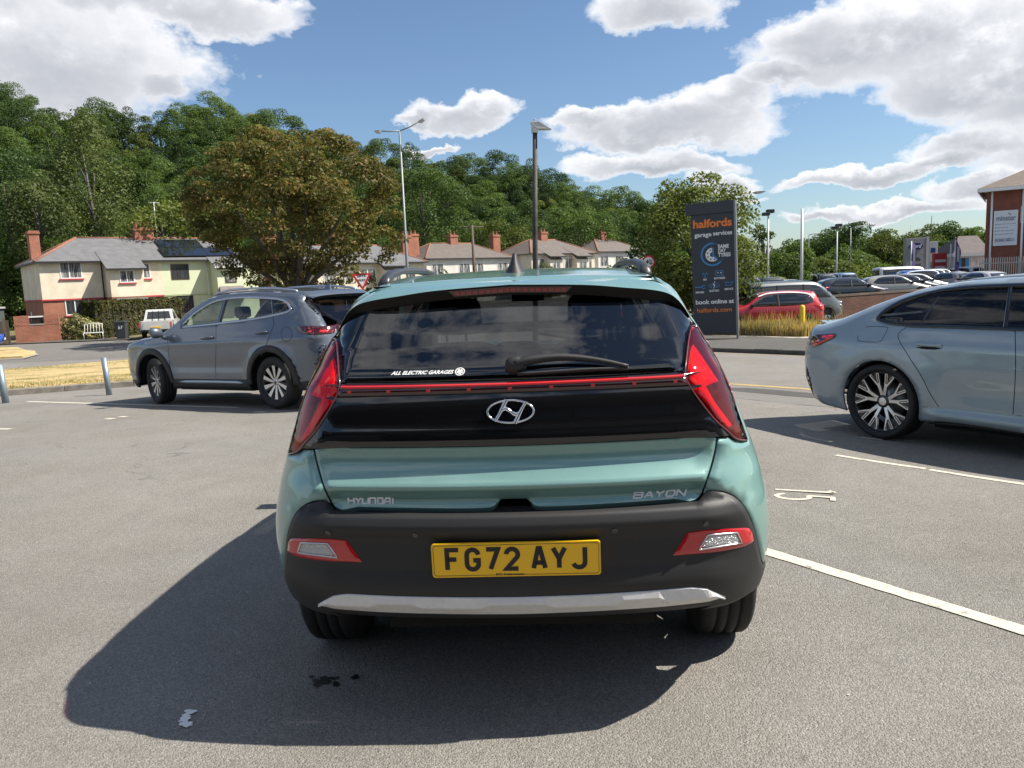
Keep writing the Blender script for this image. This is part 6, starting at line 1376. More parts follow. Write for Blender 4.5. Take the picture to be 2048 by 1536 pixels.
# skid plate: faceted strip with stepped lower facets
def skid_plate():
    bp_ = [0, .085, .115, .30, .33, .44, .47, .56, .60, .64, .66]; xs = np.unique(np.r_[bp_, np.linspace(0, .66, 40)])
    zt_ = np.interp(xs, [0, .2, .4, .545, .59, .63, .66], [.469, .470, .472, .475, .466, .440, .416]); zb_ = np.interp(xs, [0, .2, .45, .56, .66], [.397, .399, .402, .407, .411])
    up = np.interp(xs, [0, .085, .115, .30, .33, .44, .47, .7], [1, 1, 0, 0, 1, 1, 0, 0]); zc = np.clip(.438 + .014*up, zb_+.006, zt_-.010)
    rows = []
    for z, off in ((zt_+.002, -.004), (zt_-.001, .008), (zc+.003, .017), (zc-.002, .017), (zb_+.005, .009), (zb_, -.006)):
        X = HERO.rearp(np.stack([xs, z], 1)); N = HERO.grad(X); rows.append(X + N*(off*np.interp(xs, [0, .6, .66], [1, 1, .45]))[:, None])
    rows = [np.vstack([mirr(r)[::-1], r[1:]]) for r in rows]; m = len(rows[0]); b = MB()
    for a, c in zip(rows[:-1], rows[1:]): b.add(np.vstack([a, c]), [(i, i+1, m+i+1, m+i) for i in range(m-1)], False)
    b.build('skid_plate', m_silver, bumper)
skid_plate()
# number plate
pc = np.array([0.002, .006, .5935]); Mp = Matrix.Translation(Vector(pc)) @ Matrix.Rotation(R_(4), 4, 'X')
def rrect(w, h, r, n=5):
    return [q for cx, cy, a in ((w/2-r, h/2-r, 0), (-w/2+r, h/2-r, 90), (-w/2+r, -h/2+r, 180), (w/2-r, -h/2+r, 270)) for q in arc(cx, cy, r, r, a, a+90, n)]
pl = MB().prism(rrect(.52, .111, .010), -.004, .004, Mp).build('number_plate', m_plate_y, hero)
A_ = .05; CH = {'F': [([(0, 0), (0, 1), (1, 1)], 0), ([(0, .52), (.8, .52)], 0)],
  'G': [(arc(.5, .72, .5, .28, 5, 180, 6) + arc(.5, .28, .5, .28, 180, 360, 8) + [(1, .46), (.55, .46)], 0)],
  '7': [([(0, 1), (1, 1), (.32, 0)], 0)], '2': [([(0, .74)] + arc(.5, .72, .5, .28, 170, -25, 8) + [(0, .0), (1, .0)], 0)],
  'A': [([(0, 0), (.42, 1), (.58, 1), (1, 0)], 0), ([(.16, .28), (.84, .28)], 0)], 'Y': [([(0, 1), (.5, .45), (1, 1)], 0), ([(.5, .5), (.5, 0)], 0)],
  'J': [([(1, 1), (1, .26)] + arc(.5, .26, .5, .26, 0, -165, 8), 0)]}
lines = []; x = -.5*(7*.05 + 5*.011 + .033) + .0
for ch in 'FG72 AYJ':
    if ch == ' ': x += .033 - .011; continue
    for pts, clo in CH[ch]: lines.append(([(x + .007 + p[0]*(.05-.014), .003 + (p[1]-.5)*(.079-.014)) for p in pts], clo))
    x += .061
b = stroke_mesh(lines, .0145, .0008); Mt = Mp @ Matrix.Translation((0, -.0042, 0)) @ Matrix.Rotation(math.pi/2, 4, 'X'); b.V = [tuple(Mt @ Vector(v)) for v in b.V]; b.build('plate_lettering', m_ink, pl)
text_obj('dealer_lettering', 'BYD Kidderminster', .011, m_ink, pl, .0002, .0002, .2, M=Mt @ Matrix.Translation((-.02, -.048, 0)))
rr = rrect(.508, .099, .008); b = stroke_mesh([(rr, 1)], .0012, .0006); b.V = [tuple(Mt @ Vector(v)) for v in b.V]; b.build('plate_border', m_ink, pl)
# wheels, floor pan, cabin
for x, y in ((-1, .79), (1, .79), (-1, 3.37), (1, 3.37)): make_wheel(hero, (x*.762, y, .325), .325, .205, .218, sp_plain, x)
b = MB(); b.box(-.62, .62, .45, 3.8, .23, .33); b.box(-.80, .80, 1.2, 3.0, .25, .33); b.box(-.45, .45, .22, .6, .28, .45); b.build('floor_pan', m_dark, hero)
for x in (-1, 1):
    for y in (.79, 3.37):
        b = MB(); n = 12; V = [(x*xx, y + .36*math.cos(t), .34 + .36*math.sin(t)) for xx in (.56, .845) for t in np.linspace(.12, math.pi-.12, n)]
        b.add(V, [(i, i+1, n+i+1, n+i) for i in range(n-1)] + [tuple(range(n))]); b.build('wheel_housing', m_dark, hero)
b = MB(); b.box(-.70, .70, .22, .34, .42, 1.0); b.box(-.70, .70, .3, 1.0, .42, .50); b.box(-.78, -.72, .4, 3.2, .35, .95); b.box(.72, .78, .4, 3.2, .35, .95); b.box(-.72, .72, 3.0, 3.1, .35, .98); b.box(-.68, .68, 2.75, 3.05, .80, .96); b.box(-.5, .5, .50, 2.15, 1.435, 1.44); b.box(-.50, .50, .15, .36, 1.055, 1.07); b.box(-.48, .48, .17, .219, .45, 1.05); b.build('cabin_lining', m_trim, hero)
def seat(x, y, w, zt, head=True):
    b = MB(); V = []
    def pad(cx, cy, cz, sx, sy, sz, tilt=0):
        mb = Matrix.Translation((cx, cy, cz)) @ Matrix.Rotation(R_(tilt), 4, 'X'); q = 10
        VV = []
        for i in range(q+1):
            ph = -math.pi/2 + math.pi*i/q
            for j in range(16):
                th_ = 2*math.pi*j/16; sg_ = lambda v, e=.45: math.copysign(abs(v)**e, v)
                VV.append(tuple(mb @ Vector((sx*sg_(math.cos(ph))*sg_(math.cos(th_)), sy*sg_(math.cos(ph))*sg_(math.sin(th_)), sz*sg_(math.sin(ph))))))
        b.add(VV, [(i*16+j, i*16+(j+1) % 16, (i+1)*16+(j+1) % 16, (i+1)*16+j) for i in range(q) for j in range(16)], True)
    pad(x, y, zt - .35, w, .06, .33, 8); pad(x, y+.3, .52, w, .28, .08)
    if head: pad(x, y - .05, zt + .11, min(w*.55, .14), .045, .095, 8); b.tube([(x-.05, y-.04, zt-.02), (x-.05, y-.045, zt+.06)], .007, 6); b.tube([(x+.05, y-.04, zt-.02), (x+.05, y-.045, zt+.06)], .007, 6)
    b.build('seat', m_seat, hero)
seat(-.36, 1.78, .25, 1.16); seat(.36, 1.78, .25, 1.16)
seat(-.42, .80, .22, 1.02); seat(0, .80, .18, 1.0); seat(.42, .80, .22, 1.02)
b = MB(); b.lathe([(-.012, .13), (0, .118), (.012, .13), (0, .142), (-.012, .13)], 24, 'x'); b.box(-.09, .09, 2.66, 2.72, 1.30, 1.36); b.V = [v for v in b.V]
b = MB(); b.box(-.10, .10, 2.52, 2.55, 1.315, 1.375); b.tube([(0, 2.54, 1.37), (0, 2.6, 1.41)], .012, 6); b.build('rear_view_mirror', m_dark, hero)
for sg in (1, -1):
    b = MB(); p = HERO.side([(2.72, 1.0)])[0]
    q = [(.0, -.03), (.05, -.055), (.14, -.05), (.19, -.01), (.19, .06), (.14, .095), (.04, .085), (.0, .05)]
    b.prism([(sg*(p[0]+.02+a), 1.0+c) for a, c in q], 2.66, 2.78); b.box(min(sg*p[0]-.02*sg, sg*(p[0]+.06)), max(sg*p[0]-.02*sg, sg*(p[0]+.06)), 2.69, 2.76, .955, .99)
    mo = b.build('door_mirror', m_teal, hero, .012)
lampd = hp(*cur([(1387, 649), (1382, 658), (1378, 684), (1374, 721), (1372, 748), (1375, 762), (1384, 778), (1407, 812), (1432, 843), (1458, 866)]))
strip(HERO, 'panel_gap', resample(lampd, .02, False), .05, m_dark, hero, -.005, mirror=True)
# shut line fillers (dark gaps behind the panel joints)
for o in strip(HERO, 'panel_gap', hp(*cur([(x+2.2, y) for x, y in sh])), .03, m_dark, hero, -.016, mirror=True): pass
strip(HERO, 'panel_gap', np.vstack([mirr(HERO.rearp(cur([(0, ZB-.004), (.3, ZB-.003), (.54, ZB)])))[::-1], HERO.rearp(cur([(0, ZB-.004), (.3, ZB-.003), (.54, ZB)]))[1:]]), .07, m_dark, hero, -.02)
strip(HERO, 'panel_gap', np.vstack([mirr(HERO.rearp(cur([(0, ZT), (.3, ZT+.001), (.66, ZT+.004)])))[::-1], HERO.rearp(cur([(0, ZT), (.3, ZT+.001), (.66, ZT+.004)]))[1:]]), .04, m_dark, hero, -.012)
# ------------------------------------------------------------------ grey SUV (left) and blue-grey fastback (right): skins
def _flare(cs, r, h, w=.10):
    def f(y, z):
        v = 0
        for yc, zc in cs: d = np.sqrt((y-yc)**2 + (z-zc)**2); v = v + h*np.exp(-((d-r)/w)**2)
        return v
    return f
_fs = _flare(((1.0, .36), (3.765, .36)), .46, .022)
SUV_YAW, SUV_PITCH = R_(56.6), R_(-1.7)
def suv_dw(y, z):   # shoulder crease and scooped doors
    return _fs(y, z) + .012*np.exp(-((z-(.93-.012*(y-2.5)))/.05)**2) - .020*np.exp(-((z-.60)/.10)**2)*sstep(1.4, 1.7, y)*(1-sstep(3.1, 3.4, y))
SUV = Body((-1.89, 10.57, -.125), SUV_YAW, pitch=SUV_PITCH,
    top=[(-.2, 1.48), (.15, 1.52), (.5, 1.56), (1.0, 1.605), (1.6, 1.65), (2.2, 1.655), (2.6, 1.61), (2.95, 1.48), (3.3, 1.26), (3.6, 1.125), (3.72, 1.095), (4.2, 1.05), (4.55, .97), (4.8, .75)],
    rear=[(.2, .20), (.4, .06), (.55, .0), (.75, .0), (.90, .03), (1.0, .05), (1.10, .10), (1.2, .20), (1.35, .33), (1.5, .46), (1.7, .62)],
    front=[(.2, 4.6), (.4, 4.74), (.6, 4.78), (.8, 4.76), (1.0, 4.68), (1.4, 4.4)],
    wz=[(.15, .86), (.3, .90), (.5, .925), (.75, .93), (.93, .925), (1.02, .90), (1.1, .865), (1.25, .80), (1.4, .73), (1.55, .66), (1.7, .59)],
    wy=[(-.2, .2), (0, .12), (.25, .05), (.6, .01), (1.0, 0), (2.4, 0), (3.8, .01), (4.3, .04), (4.6, .09), (4.85, .2)],
    crown=.05, kr=.10, kf=.14, rs=.16, rt=.07, z0=.22, dW=suv_dw, smw=.035)
_fb = _flare(((1.04, .34), (3.9, .34)), .45, .020, .12)
def bmw_dw(y, z):
    return _fb(y, z) + .010*np.exp(-((z-.86)/.06)**2) - .022*np.exp(-((z-.50)/.12)**2)*sstep(1.5, 1.9, y)*(1-sstep(3.2, 3.5, y)) + .03*sstep(.36, .28, z)*sstep(1.4, 1.6, y)*(1-sstep(3.3, 3.6, y))
BMW_YAW = R_(-150)
BMW = Body((3.546, 8.145, -.10), BMW_YAW,
    top=[(-.2, .99), (.05, 1.015), (.22, 1.02), (.45, 1.075), (.8, 1.215), (1.2, 1.35), (1.6, 1.42), (2.0, 1.447), (2.4, 1.452), (2.75, 1.43), (3.0, 1.37), (3.3, 1.22), (3.6, 1.06), (3.75, 1.0), (4.2, .92), (4.6, .80), (4.8, .68)],
    rear=[(.15, .25), (.28, .12), (.4, .05), (.55, .0), (.70, .0), (.80, .03), (.90, .05), (.98, .03), (1.1, .02), (1.4, .02)],
    front=[(.2, 4.6), (.4, 4.74), (.6, 4.78), (.75, 4.74), (.9, 4.6), (1.4, 4.3)],
    wz=[(.15, .86), (.3, .895), (.5, .915), (.7, .922), (.86, .905), (.95, .865), (1.05, .80), (1.2, .71), (1.35, .61), (1.45, .53)],
    wy=[(-.2, .22), (0, .14), (.25, .07), (.6, .02), (1.04, 0), (2.4, .01), (3.9, .0), (4.3, .05), (4.8, .2)],
    crown=.05, kr=.14, kf=.25, rs=.15, rt=.09, z0=.16, dW=bmw_dw, smw=.03)
# ------------------------------------------------------------------ grey SUV parked to the left
def gaps(B, name, pts, parent, w=.009, mirror=True, mat=None): return strip(B, name, resample(B.pix(cur(pts)), .03, False), w, mat or m_dark, parent, .0006, mirror=mirror)
def cabin(parent, x, y0, y1, zs, zr, seats):
    b = MB(); b.box(-.5, .5, y0+.1, y1-.3, .28, .36); b.box(-x, -x+.05, y0+1.1, y1-.7, .3, zs-.10); b.box(x-.05, x, y0+1.1, y1-.7, .3, zs-.10); b.box(-x+.1, x-.1, y1-1.0, y1-.55, .6, zs-.08); b.box(-x+.12, x-.12, y0+.5, y0+.6, .4, zs-.1)
    b.build('cabin_lining', m_trim, parent)
    for sx, sy, zt in seats:
        b = MB(); b.box(sx-.24, sx+.24, sy-.06, sy+.06, .5, zt); b.box(sx-.24, sx+.24, sy, sy+.5, .45, .6); b.box(sx-.13, sx+.13, sy-.07, sy+.02, zt+.03, zt+.2); b.box(sx-.05, sx+.05, sy-.03, sy, zt, zt+.05); b.build('seat', m_seat, parent, .05)
m_suv = paint('slate_grey_paint', (.115, .135, .165), .5, .36)
suv = empty('grey_suv', SUV.loc, 0); suv.rotation_euler = (SUV_PITCH, 0, SUV_YAW)
tag(suv, 'slate grey SUV with steered front wheels parked left beside the grass verge', 'car')
S = SUV; CS = ('cyl', 2.3); sp = lambda *q: SUV.pix(q)
dlo_px = [[(366, 655), (404, 651.5), (443, 647), (500, 639.5), (546, 631.5), (575, 624), (587, 618.5)], [(587, 618.5), (577, 604), (569, 600), (560, 597.5), (543, 595), (495, 593), (463, 594.5), (440, 598), (422, 604), (404, 614.5), (381, 631), (366, 645)], [(366, 645), (366, 655)]]
dlo = sp(*curve(dlo_px, n=5))
glass_px = [[(370, 653), (404, 649.5), (443, 645), (500, 637.5), (546, 629.5), (572, 622.5), (577, 620)], [(577, 620), (571, 607), (565, 603), (556, 600.5), (543, 598.5), (495, 596.5), (463, 598), (440, 601.5), (422, 607.5), (404, 618), (382, 634), (370, 646)], [(370, 646), (370, 653)]]
dgl = sp(*curve(glass_px, n=5))
def arcs(yc, zc, r, a0, a1, n=20): return [(yc + r*math.cos(R_(a)), zc + r*math.sin(R_(a))) for a in np.linspace(a0, a1, n)]
rail = S.topp([(-x, y) for x, y in cur([(.60, .55), (.60, 1.0), (.60, 1.6), (.59, 2.2), (.60, 2.55), (.64, 2.95), (.70, 3.35), (.74, 3.6), (.76, 3.9), (.76, 4.25), (.70, 4.5), (.4, 4.6), (.01, 4.63)])])
low = S.side([(4.36, .33)], -1)
bs = np.vstack([rail, S.frontp([(-.01, .60), (-.01, .34)]), S.frontp([(-.4, .32)]), S.side([(4.45, .32), (4.26, .33)], -1), S.side(arcs(3.765, .36, .43, -4, 184), -1), S.side([(3.28, .36), (2.4, .375), (1.52, .36)], -1), S.side(arcs(1.0, .36, .43, -4, 184), -1), S.side([(.45, .36), (.25, .38)], -1), S.rearp([(-.5, .38), (-.01, .38)]), S.rearp([(-.01, 1.06), (-.4, 1.06), (-.66, 1.075)]), sp((641, 628), (630, 618), (618, 609), (608, 601.5))])
patch(S, 'body', bs, CS, m_suv, suv, .03, 0, .02, holes=[dlo], mirror=True)
patch(S, 'side_window', dgl, CS, glass('green_glass', (.52, .58, .57), 0.0, 1.6), suv, .05, -.004, .003, mirror=True)
ring = resample(np.vstack([dlo]), .03); 
trim_line = sp(*curve([[(366, 648), (381, 632.5), (404, 616), (422, 605.5), (440, 599.7), (463, 596), (495, 594.5), (543, 596.5), (562, 599.2), (573, 604.5), (582, 618.5)], [(582, 618.5), (572, 624), (546, 630.5), (500, 638.5), (443, 646), (366, 654)]], n=5, closed=False))
strip(S, 'window_trim', resample(trim_line, .03, False), .032, P('satin_trim', (.42, .47, .55), .25, .8), suv, .0, False, .004, mirror=True)
for a, b_, w in (((437, 647), (451, 597), .12), ((546, 630), (543, 597), .035)):
    strip(S, 'pillar_trim', sp(*[(a[0]+(b_[0]-a[0])*t, a[1]+(b_[1]-a[1])*t) for t in np.linspace(0, 1, 6)]), w, m_gloss, suv, -.003, mirror=True)
rf = S.topp([(-x, y) for x, y in cur([(.0, .40), (.3, .42), (.59, .50), (.592, 1.0), (.592, 1.6), (.582, 2.2), (.58, 2.5), (.3, 2.6), (0, 2.62)])])
patch(S, 'roof', np.vstack([rf, mirr(rf)[::-1]]), ('top',), m_suv, suv, .05, 0, .02)
wsn = S.topp([(-x, y) for x, y in cur([(0, 2.64), (.3, 2.62), (.585, 2.54), (.63, 2.95), (.69, 3.35), (.72, 3.52), (.4, 3.6), (0, 3.62)])])
patch(S, 'windscreen', np.vstack([wsn, mirr(wsn)[::-1]]), ('top',), m_glassc, suv, .08, -.003, .003)
bon = S.topp([(-x, y) for x, y in cur([(0, 3.64), (.4, 3.62), (.73, 3.56), (.75, 3.9), (.75, 4.22), (.69, 4.46), (.4, 4.58), (0, 4.6)])])
patch(S, 'bonnet', np.vstack([bon, mirr(bon)[::-1]]), ('top',), m_suv, suv, .06, 0, .02)
# rear: screen, spoiler, lamps, bumper
rg = np.vstack([S.rearp([(-.0, 1.085), (-.4, 1.085)]), sp((644, 628), (634, 618), (624, 603)), S.rearp([(-.50, 1.47), (-.2, 1.485), (0, 1.485)])])
patch(S, 'rear_screen', np.vstack([rg, mirr(rg)[::-1]]), CS, m_glassd, suv, .03, 0, .004)
strip(S, 'screen_border', sp((639, 627), (629, 617), (616, 603)), .07, m_gloss, suv, -.002, mirror=True)
lo_ = np.array([[0, .30, 1.50], [-.3, .31, 1.498], [-.52, .36, 1.485], [-.60, .42, 1.46]]); ro_ = S.topp([(0, .44), (-.3, .45), (-.5, .48), (-.59, .52)])
for nm, rows, mt in (('spoiler', [ro_, (ro_+lo_)/2+np.array([0, 0, .004]), lo_], m_suv), ('spoiler_lip', [lo_, lo_+np.array([0, .03, -.035]), lo_+np.array([0, .22, -.03])], m_gloss)):
    rows = [cur(r, 4) for r in rows]; loft(nm, [r*np.array([-1, 1, 1]) for r in rows], mt, suv)
tl = curve([[(592, 653), (604, 652), (629, 651.5), (636, 653), (655, 651), (673, 649)], [(673, 649), (669, 665)], [(669, 665), (660, 668), (630, 669.5), (608, 668), (598, 662), (592, 653)]], n=5)
tlp = sp(*tl); lamp_s = patch(S, 'tail_lamp', tlp, CS, m_lensd, suv, .02, .005, .015, mirror=True)
for q in ([(606, 660), (622, 655), (628, 659), (627, 667), (610, 665)], [(633, 660), (638, 665.5), (664, 665), (667, 660), (640, 659)]):
    o = patch(S, 'light_guide', sp(*curve([[a, b] for a, b in zip(q, q[1:]+q[:1])], n=3)), CS, m_lensr, suv, .02, .0065, .004, mirror=True)
    for a, b_ in zip(lamp_s, o): b_.parent = a
zl = S.pix([(673, 657)])[0][2]; xl = -S.pix([(672, 657)])[0][0]
bb = S.rearp(cur([(-xl, zl-.045), (-.3, zl-.04), (0, zl-.04)])); bt_ = S.rearp(cur([(0, zl+.045), (-.3, zl+.045), (-xl, zl+.05)]))
rr_ = np.vstack([bb, bt_]); patch(S, 'light_bar', np.vstack([bb, mirr(bb)[::-1], mirr(bt_)[::-1], bt_]), CS, m_lensd, suv, .03, .005, .015)
patch(S, 'bumper_vent', sp((654, 689), (640, 691), (635.5, 701), (628, 729), (634, 731), (645, 712)), CS, m_gloss, suv, .03, .003, .01, mirror=True)
bl = np.vstack([S.rearp([(0, .25), (-.4, .25)]), S.side([(.30, .25), (.5, .26), (.52, .36), (.27, .40)], -1), S.rearp([(-.5, .40), (0, .40)])])
patch(S, 'bumper_base', np.vstack([bl, mirr(bl)[::-1]]), CS, m_black, suv, .04, .006, .02)
fbm = np.vstack([S.frontp([(-.02, .25), (-.4, .25)]), S.side([(4.5, .25), (4.26, .25), (4.27, .36), (4.5, .38)], -1), S.frontp([(-.5, .38), (-.02, .38)])])
patch(S, 'bumper_base', fbm, CS, m_black, suv, .04, .006, .02, mirror=True)
hl = np.vstack([S.side(curve([[(4.47, .82), (4.36, .87)], [(4.36, .87), (4.45, .93), (4.60, .90)], [(4.60, .90), (4.60, .80)], [(4.60, .80), (4.47, .82)]], n=3), -1)])
patch(S, 'headlamp', hl, CS, P('headlamp_clear', (.35, .36, .38), .05, .6, coat=1), suv, .03, .005, .01, mirror=True)
for yc in (1.0, 3.765):
    patch(S, 'arch_cladding', S.side(arcs(yc, .36, .425, -3, 183, 26) + arcs(yc, .36, .515, 183, -3, 26), -1), CS, m_black, suv, .03, .012, .02, mirror=True)
sl = np.vstack([S.side([(1.50, .40), (2.4, .40), (3.27, .40)], -1), S.side([(3.28, .25), (2.4, .25), (1.48, .25)], -1)])
patch(S, 'sill_cladding', sl, CS, m_black, suv, .04, .010, .02, mirror=True)
strip(S, 'sill_trim', resample(S.side(cur([(1.62, .355), (2.4, .36), (3.15, .355)]), -1), .05, False), .05, P('sill_silver', (.38, .42, .46), .3, .8), suv, .012, False, .006, mirror=True, taper=.08)
gaps(S, 'shut_line', [(334, 671), (336, 690), (339, 725), (342, 757)], suv); gaps(S, 'shut_line', [(432, 650), (432, 690), (431, 730), (432, 756)], suv)
gaps(S, 'shut_line', [(546, 632), (547, 650), (541, 666), (534, 684), (531, 694)], suv)
gaps(S, 'fuel_flap', [(573+11*math.cos(t), 668.4+14.5*math.sin(t)) for t in np.linspace(0, 2*math.pi, 15)], suv, .007, False)
for cx, cy in ((415, 676.5), (524, 666)):
    q = S.pix([(cx-11, cy+.6), (cx, cy), (cx+11, cy-1.2)]); N_ = S.grad(q)
    for sg in (1, -1):
        f_ = np.array([sg, 1, 1]); b = MB(); b.tube([tuple((p+n*h)*f_) for p, n, h in zip(q[[0, 0, 1, 2, 2]], N_[[0, 0, 1, 2, 2]], (0, .028, .035, .028, 0))], .013, 8); b.build('door_handle', m_suv, suv)
b_pts = [(-.0, 1.0)]
mp = S.side([(3.42, 1.08)], -1)[0]
for sg in (1, -1):
    b = MB(); n = 12; V = []
    for t, (dx, sy, sz, cz) in enumerate(((.06, .03, .03, 1.07), (.09, .055, .065, 1.10), (.16, .06, .085, 1.11), (.23, .055, .075, 1.115), (.265, .02, .03, 1.12))):
        V += [(-sg*(abs(mp[0])+dx), 3.40 + sy*math.cos(a), cz + sz*math.sin(a)) for a in np.linspace(0, 2*math.pi, n, endpoint=False)]
    b.add(V, [(i*n+j, i*n+(j+1) % n, (i+1)*n+(j+1) % n, (i+1)*n+j) for i in range(4) for j in range(n)] + [tuple(range(n)), tuple(range(4*n, 5*n))], True)
    b.tube([(-sg*(abs(mp[0])-.02), 3.42, 1.0), (-sg*(abs(mp[0])+.10), 3.41, 1.07)], .03, 8); b.build('door_mirror', m_suv, suv)
for sg in (1, -1):
    pr = S.topp([(.56, y) for y in (.75, .85, 1.2, 1.7, 2.2, 2.45, 2.55)]); b = MB(); b.tube([(sg*p[0], p[1], p[2]+h) for p, h in zip(pr, (0, .02, .03, .03, .03, .02, 0))], .017, 8); b.build('roof_rail', P('rail_silver', (.5, .53, .58), .3, .9), suv)
p = S.topp([(0, .75)])[0]; b = MB(); b.prism([(-.02, -.005), (.02, -.005), (.004, .075), (-.004, .075)], p[1]-.06, p[1]+.10, Matrix.Translation((0, 0, p[2]))); fin = b.build('aerial_fin', m_suv, suv)
for v in fin.data.vertices:
    if v.co.z > p[2]+.05: v.co.y = p[1] - .05 + (v.co.y - p[1] + .06)*.25
for x, y, st in ((-1, 1.0, 0), (1, 1.0, 0), (-1, 3.765, -14), (1, 3.765, -14)): make_wheel(suv, (x*.80, y, .359), .359, .235, .245, sp_swirl, x, R_(st))
for x in (-1, 1):
    for y in (1.0, 3.765):
        b = MB(); n = 14; V = [(x*xx, y + .425*math.cos(t), .36 + .425*math.sin(t)) for xx in (.50, .865) for t in np.linspace(-.05, math.pi+.05, n)]
        b.add(V, [(i, i+1, n+i+1, n+i) for i in range(n-1)] + [tuple(range(n))]); b.build('wheel_housing', m_dark, suv)
b = MB(); b.box(-.62, .62, .5, 4.3, .24, .36); b.box(-.84, .84, 1.5, 3.2, .23, .34); b.build('floor_pan', m_dark, suv)
cabin(suv, .80, .4, 4.0, 1.06, 1.5, ((-.38, 2.2, 1.22), (.38, 2.2, 1.22), (-.4, 1.25, 1.2), (.4, 1.25, 1.2)))
b = MB(); b.lathe([(-.012, .17), (0, .158), (.012, .17), (0, .182), (-.012, .17)], 20, 'y', (.38, 2.78, 1.02)); b.box(.30, .46, 2.76, 2.80, .98, 1.05); b.build('steering_wheel', m_dark, suv)

# ------------------------------------------------------------------ blue-grey fastback on the right
m_bmw = paint('blue_grey_paint', (.285, .345, .38), .2, .34)
bmw = empty('fastback_saloon', BMW.loc, BMW_YAW); tag(bmw, 'blue grey fastback saloon with forked alloy wheels cut off by the right edge', 'car')
B_ = BMW; CB = ('cyl', 2.2); bp = lambda *q: BMW.pix(q)
edge_up = [(1754, 637), (1770, 621), (1806, 600), (1850, 587), (1894, 578), (1953, 572.5), (2048, 569)]
lowp = [(2048, 659), (1924, 654.5), (1850, 652.5), (1814, 651), (1777, 646), (1754, 638)]
up3 = B_.pix(cur(edge_up)); lo3 = B_.pix(cur(lowp)); ylast = up3[-1][1]
ext = B_.side(cur([(ylast+.12, up3[-1][2]-.002), (2.6, 1.375), (2.9, 1.30), (3.2, 1.15), (3.42, .985)])); ext2 = B_.side(cur([(3.42, .975), (3.0, .955), (lo3[0][1]+.1, lo3[0][2]+.001)]))
bdlo = np.vstack([up3, ext, ext2, lo3])
re = B_.topp(cur([(.60, .50), (.56, .8), (.53, 1.2), (.51, 1.6), (.50, 2.0), (.51, 2.4), (.54, 2.75), (.60, 3.1), (.66, 3.4), (.70, 3.65), (.70, 4.1), (.55, 4.5), (.02, 4.66)]))
ro0 = B_.topp(cur([(0.01, .42), (.3, .43), (.60, .50)]))
bsd = np.vstack([re, B_.frontp([(.02, .5), (.02, .25), (.5, .25)]), B_.side([(4.45, .23), (4.3, .22)]), B_.side(arcs(3.9, .34, .365, -16, 196)), B_.side(cur([(3.4, .21), (2.6, .225), (1.9, .245), (1.55, .235), (1.42, .215)])), B_.side(arcs(1.04, .34, .375, -16, 200)), B_.side([(.60, .225), (.45, .23)]), B_.rearp([(.62, .27), (.3, .29), (.01, .30)]), B_.rearp([(.01, .985), (.3, .985), (.52, .98)]), B_.topp([(.57, .12)]), ro0[-1:]])
sill_gap = np.vstack([bp(*cur([(1879, 815), (1960, 821), (2048, 831)])), B_.side([(3.3, .29), (3.3, .25)]), bp(*cur([(2048, 837), (1960, 828), (1900, 822), (1886, 819)]))])
patch(B_, 'body', bsd, CB, m_bmw, bmw, .028, 0, .02, holes=[bdlo], mirror=True)
patch(B_, 'side_window', bdlo, CB, m_glassd, bmw, .04, -.005, .003, mirror=True)
lowline = resample(np.vstack([lo3[::-1], ext2[::-1]]), .03, False); upline = resample(np.vstack([up3, ext]), .03, False)
N_ = None
strip(B_, 'window_trim', lowline, .026, m_gloss, bmw, .001, False, .003, mirror=True); strip(B_, 'window_trim', upline, .034, m_gloss, bmw, .001, False, .003, mirror=True)
for a, b2, w in (((1841, 647), (1876, 593), .02), ((2010, 653), (2021, 573), .035)):
    strip(B_, 'pillar_trim', bp(*[(a[0]+(b2[0]-a[0])*t, a[1]+(b2[1]-a[1])*t) for t in np.linspace(0, 1, 6)]), w, m_gloss, bmw, -.003, mirror=True)
strip(B_, 'pillar_trim', B_.side([(2.05, 1.0), (2.08, 1.2), (2.12, 1.38)]), .10, m_gloss, bmw, -.012, mirror=True)
rg = np.vstack([B_.topp(cur([(0, .45), (.3, .46), (.58, .53)])), B_.topp(cur([(.545, .8), (.515, 1.2), (.49, 1.45)])), B_.topp(cur([(.3, 1.50), (0, 1.52)]))])
patch(B_, 'rear_screen', sym(rg), ('top',), m_glassd, bmw, .06, -.002, .003)
rf2 = np.vstack([B_.topp(cur([(0, 1.54), (.3, 1.52), (.488, 1.47)])), B_.topp(cur([(.49, 2.0), (.50, 2.4), (.525, 2.7)])), B_.topp(cur([(.3, 2.82), (0, 2.84)]))])
patch(B_, 'roof', sym(rf2), ('top',), m_bmw, bmw, .05, 0, .02)
ws2 = np.vstack([B_.topp(cur([(0, 2.86), (.3, 2.84), (.53, 2.76), (.59, 3.1), (.65, 3.4), (.66, 3.5)])), B_.topp([(.3, 3.6), (0, 3.62)])]); patch(B_, 'windscreen', sym(ws2), ('top',), m_glassc, bmw, .1, -.003, .003)
bo2 = np.vstack([B_.topp(cur([(0, 3.64), (.3, 3.62), (.66, 3.54), (.69, 3.7), (.69, 4.1), (.54, 4.46)])), B_.topp([(.3, 4.6), (0, 4.64)])]); patch(B_, 'bonnet', sym(bo2), ('top',), m_bmw, bmw, .08, 0, .02)
bt2 = np.vstack([B_.topp([(0, .03), (.3, .045), (.54, .11)]), B_.topp([(.575, .3), (.585, .48)]), B_.topp([(.3, .41), (0, .40)])]); patch(B_, 'boot_lid', sym(bt2), ('top',), m_bmw, bmw, .04, 0, .02)
lp_ = B_.topp(cur([(0, .06), (.3, .075), (.55, .15)])); loft('spoiler', [lp_ + np.array([0, .06, .0]), lp_ + np.array([0, -.02, .022]), lp_ + np.array([0, -.02, .010])], m_bmw, bmw)
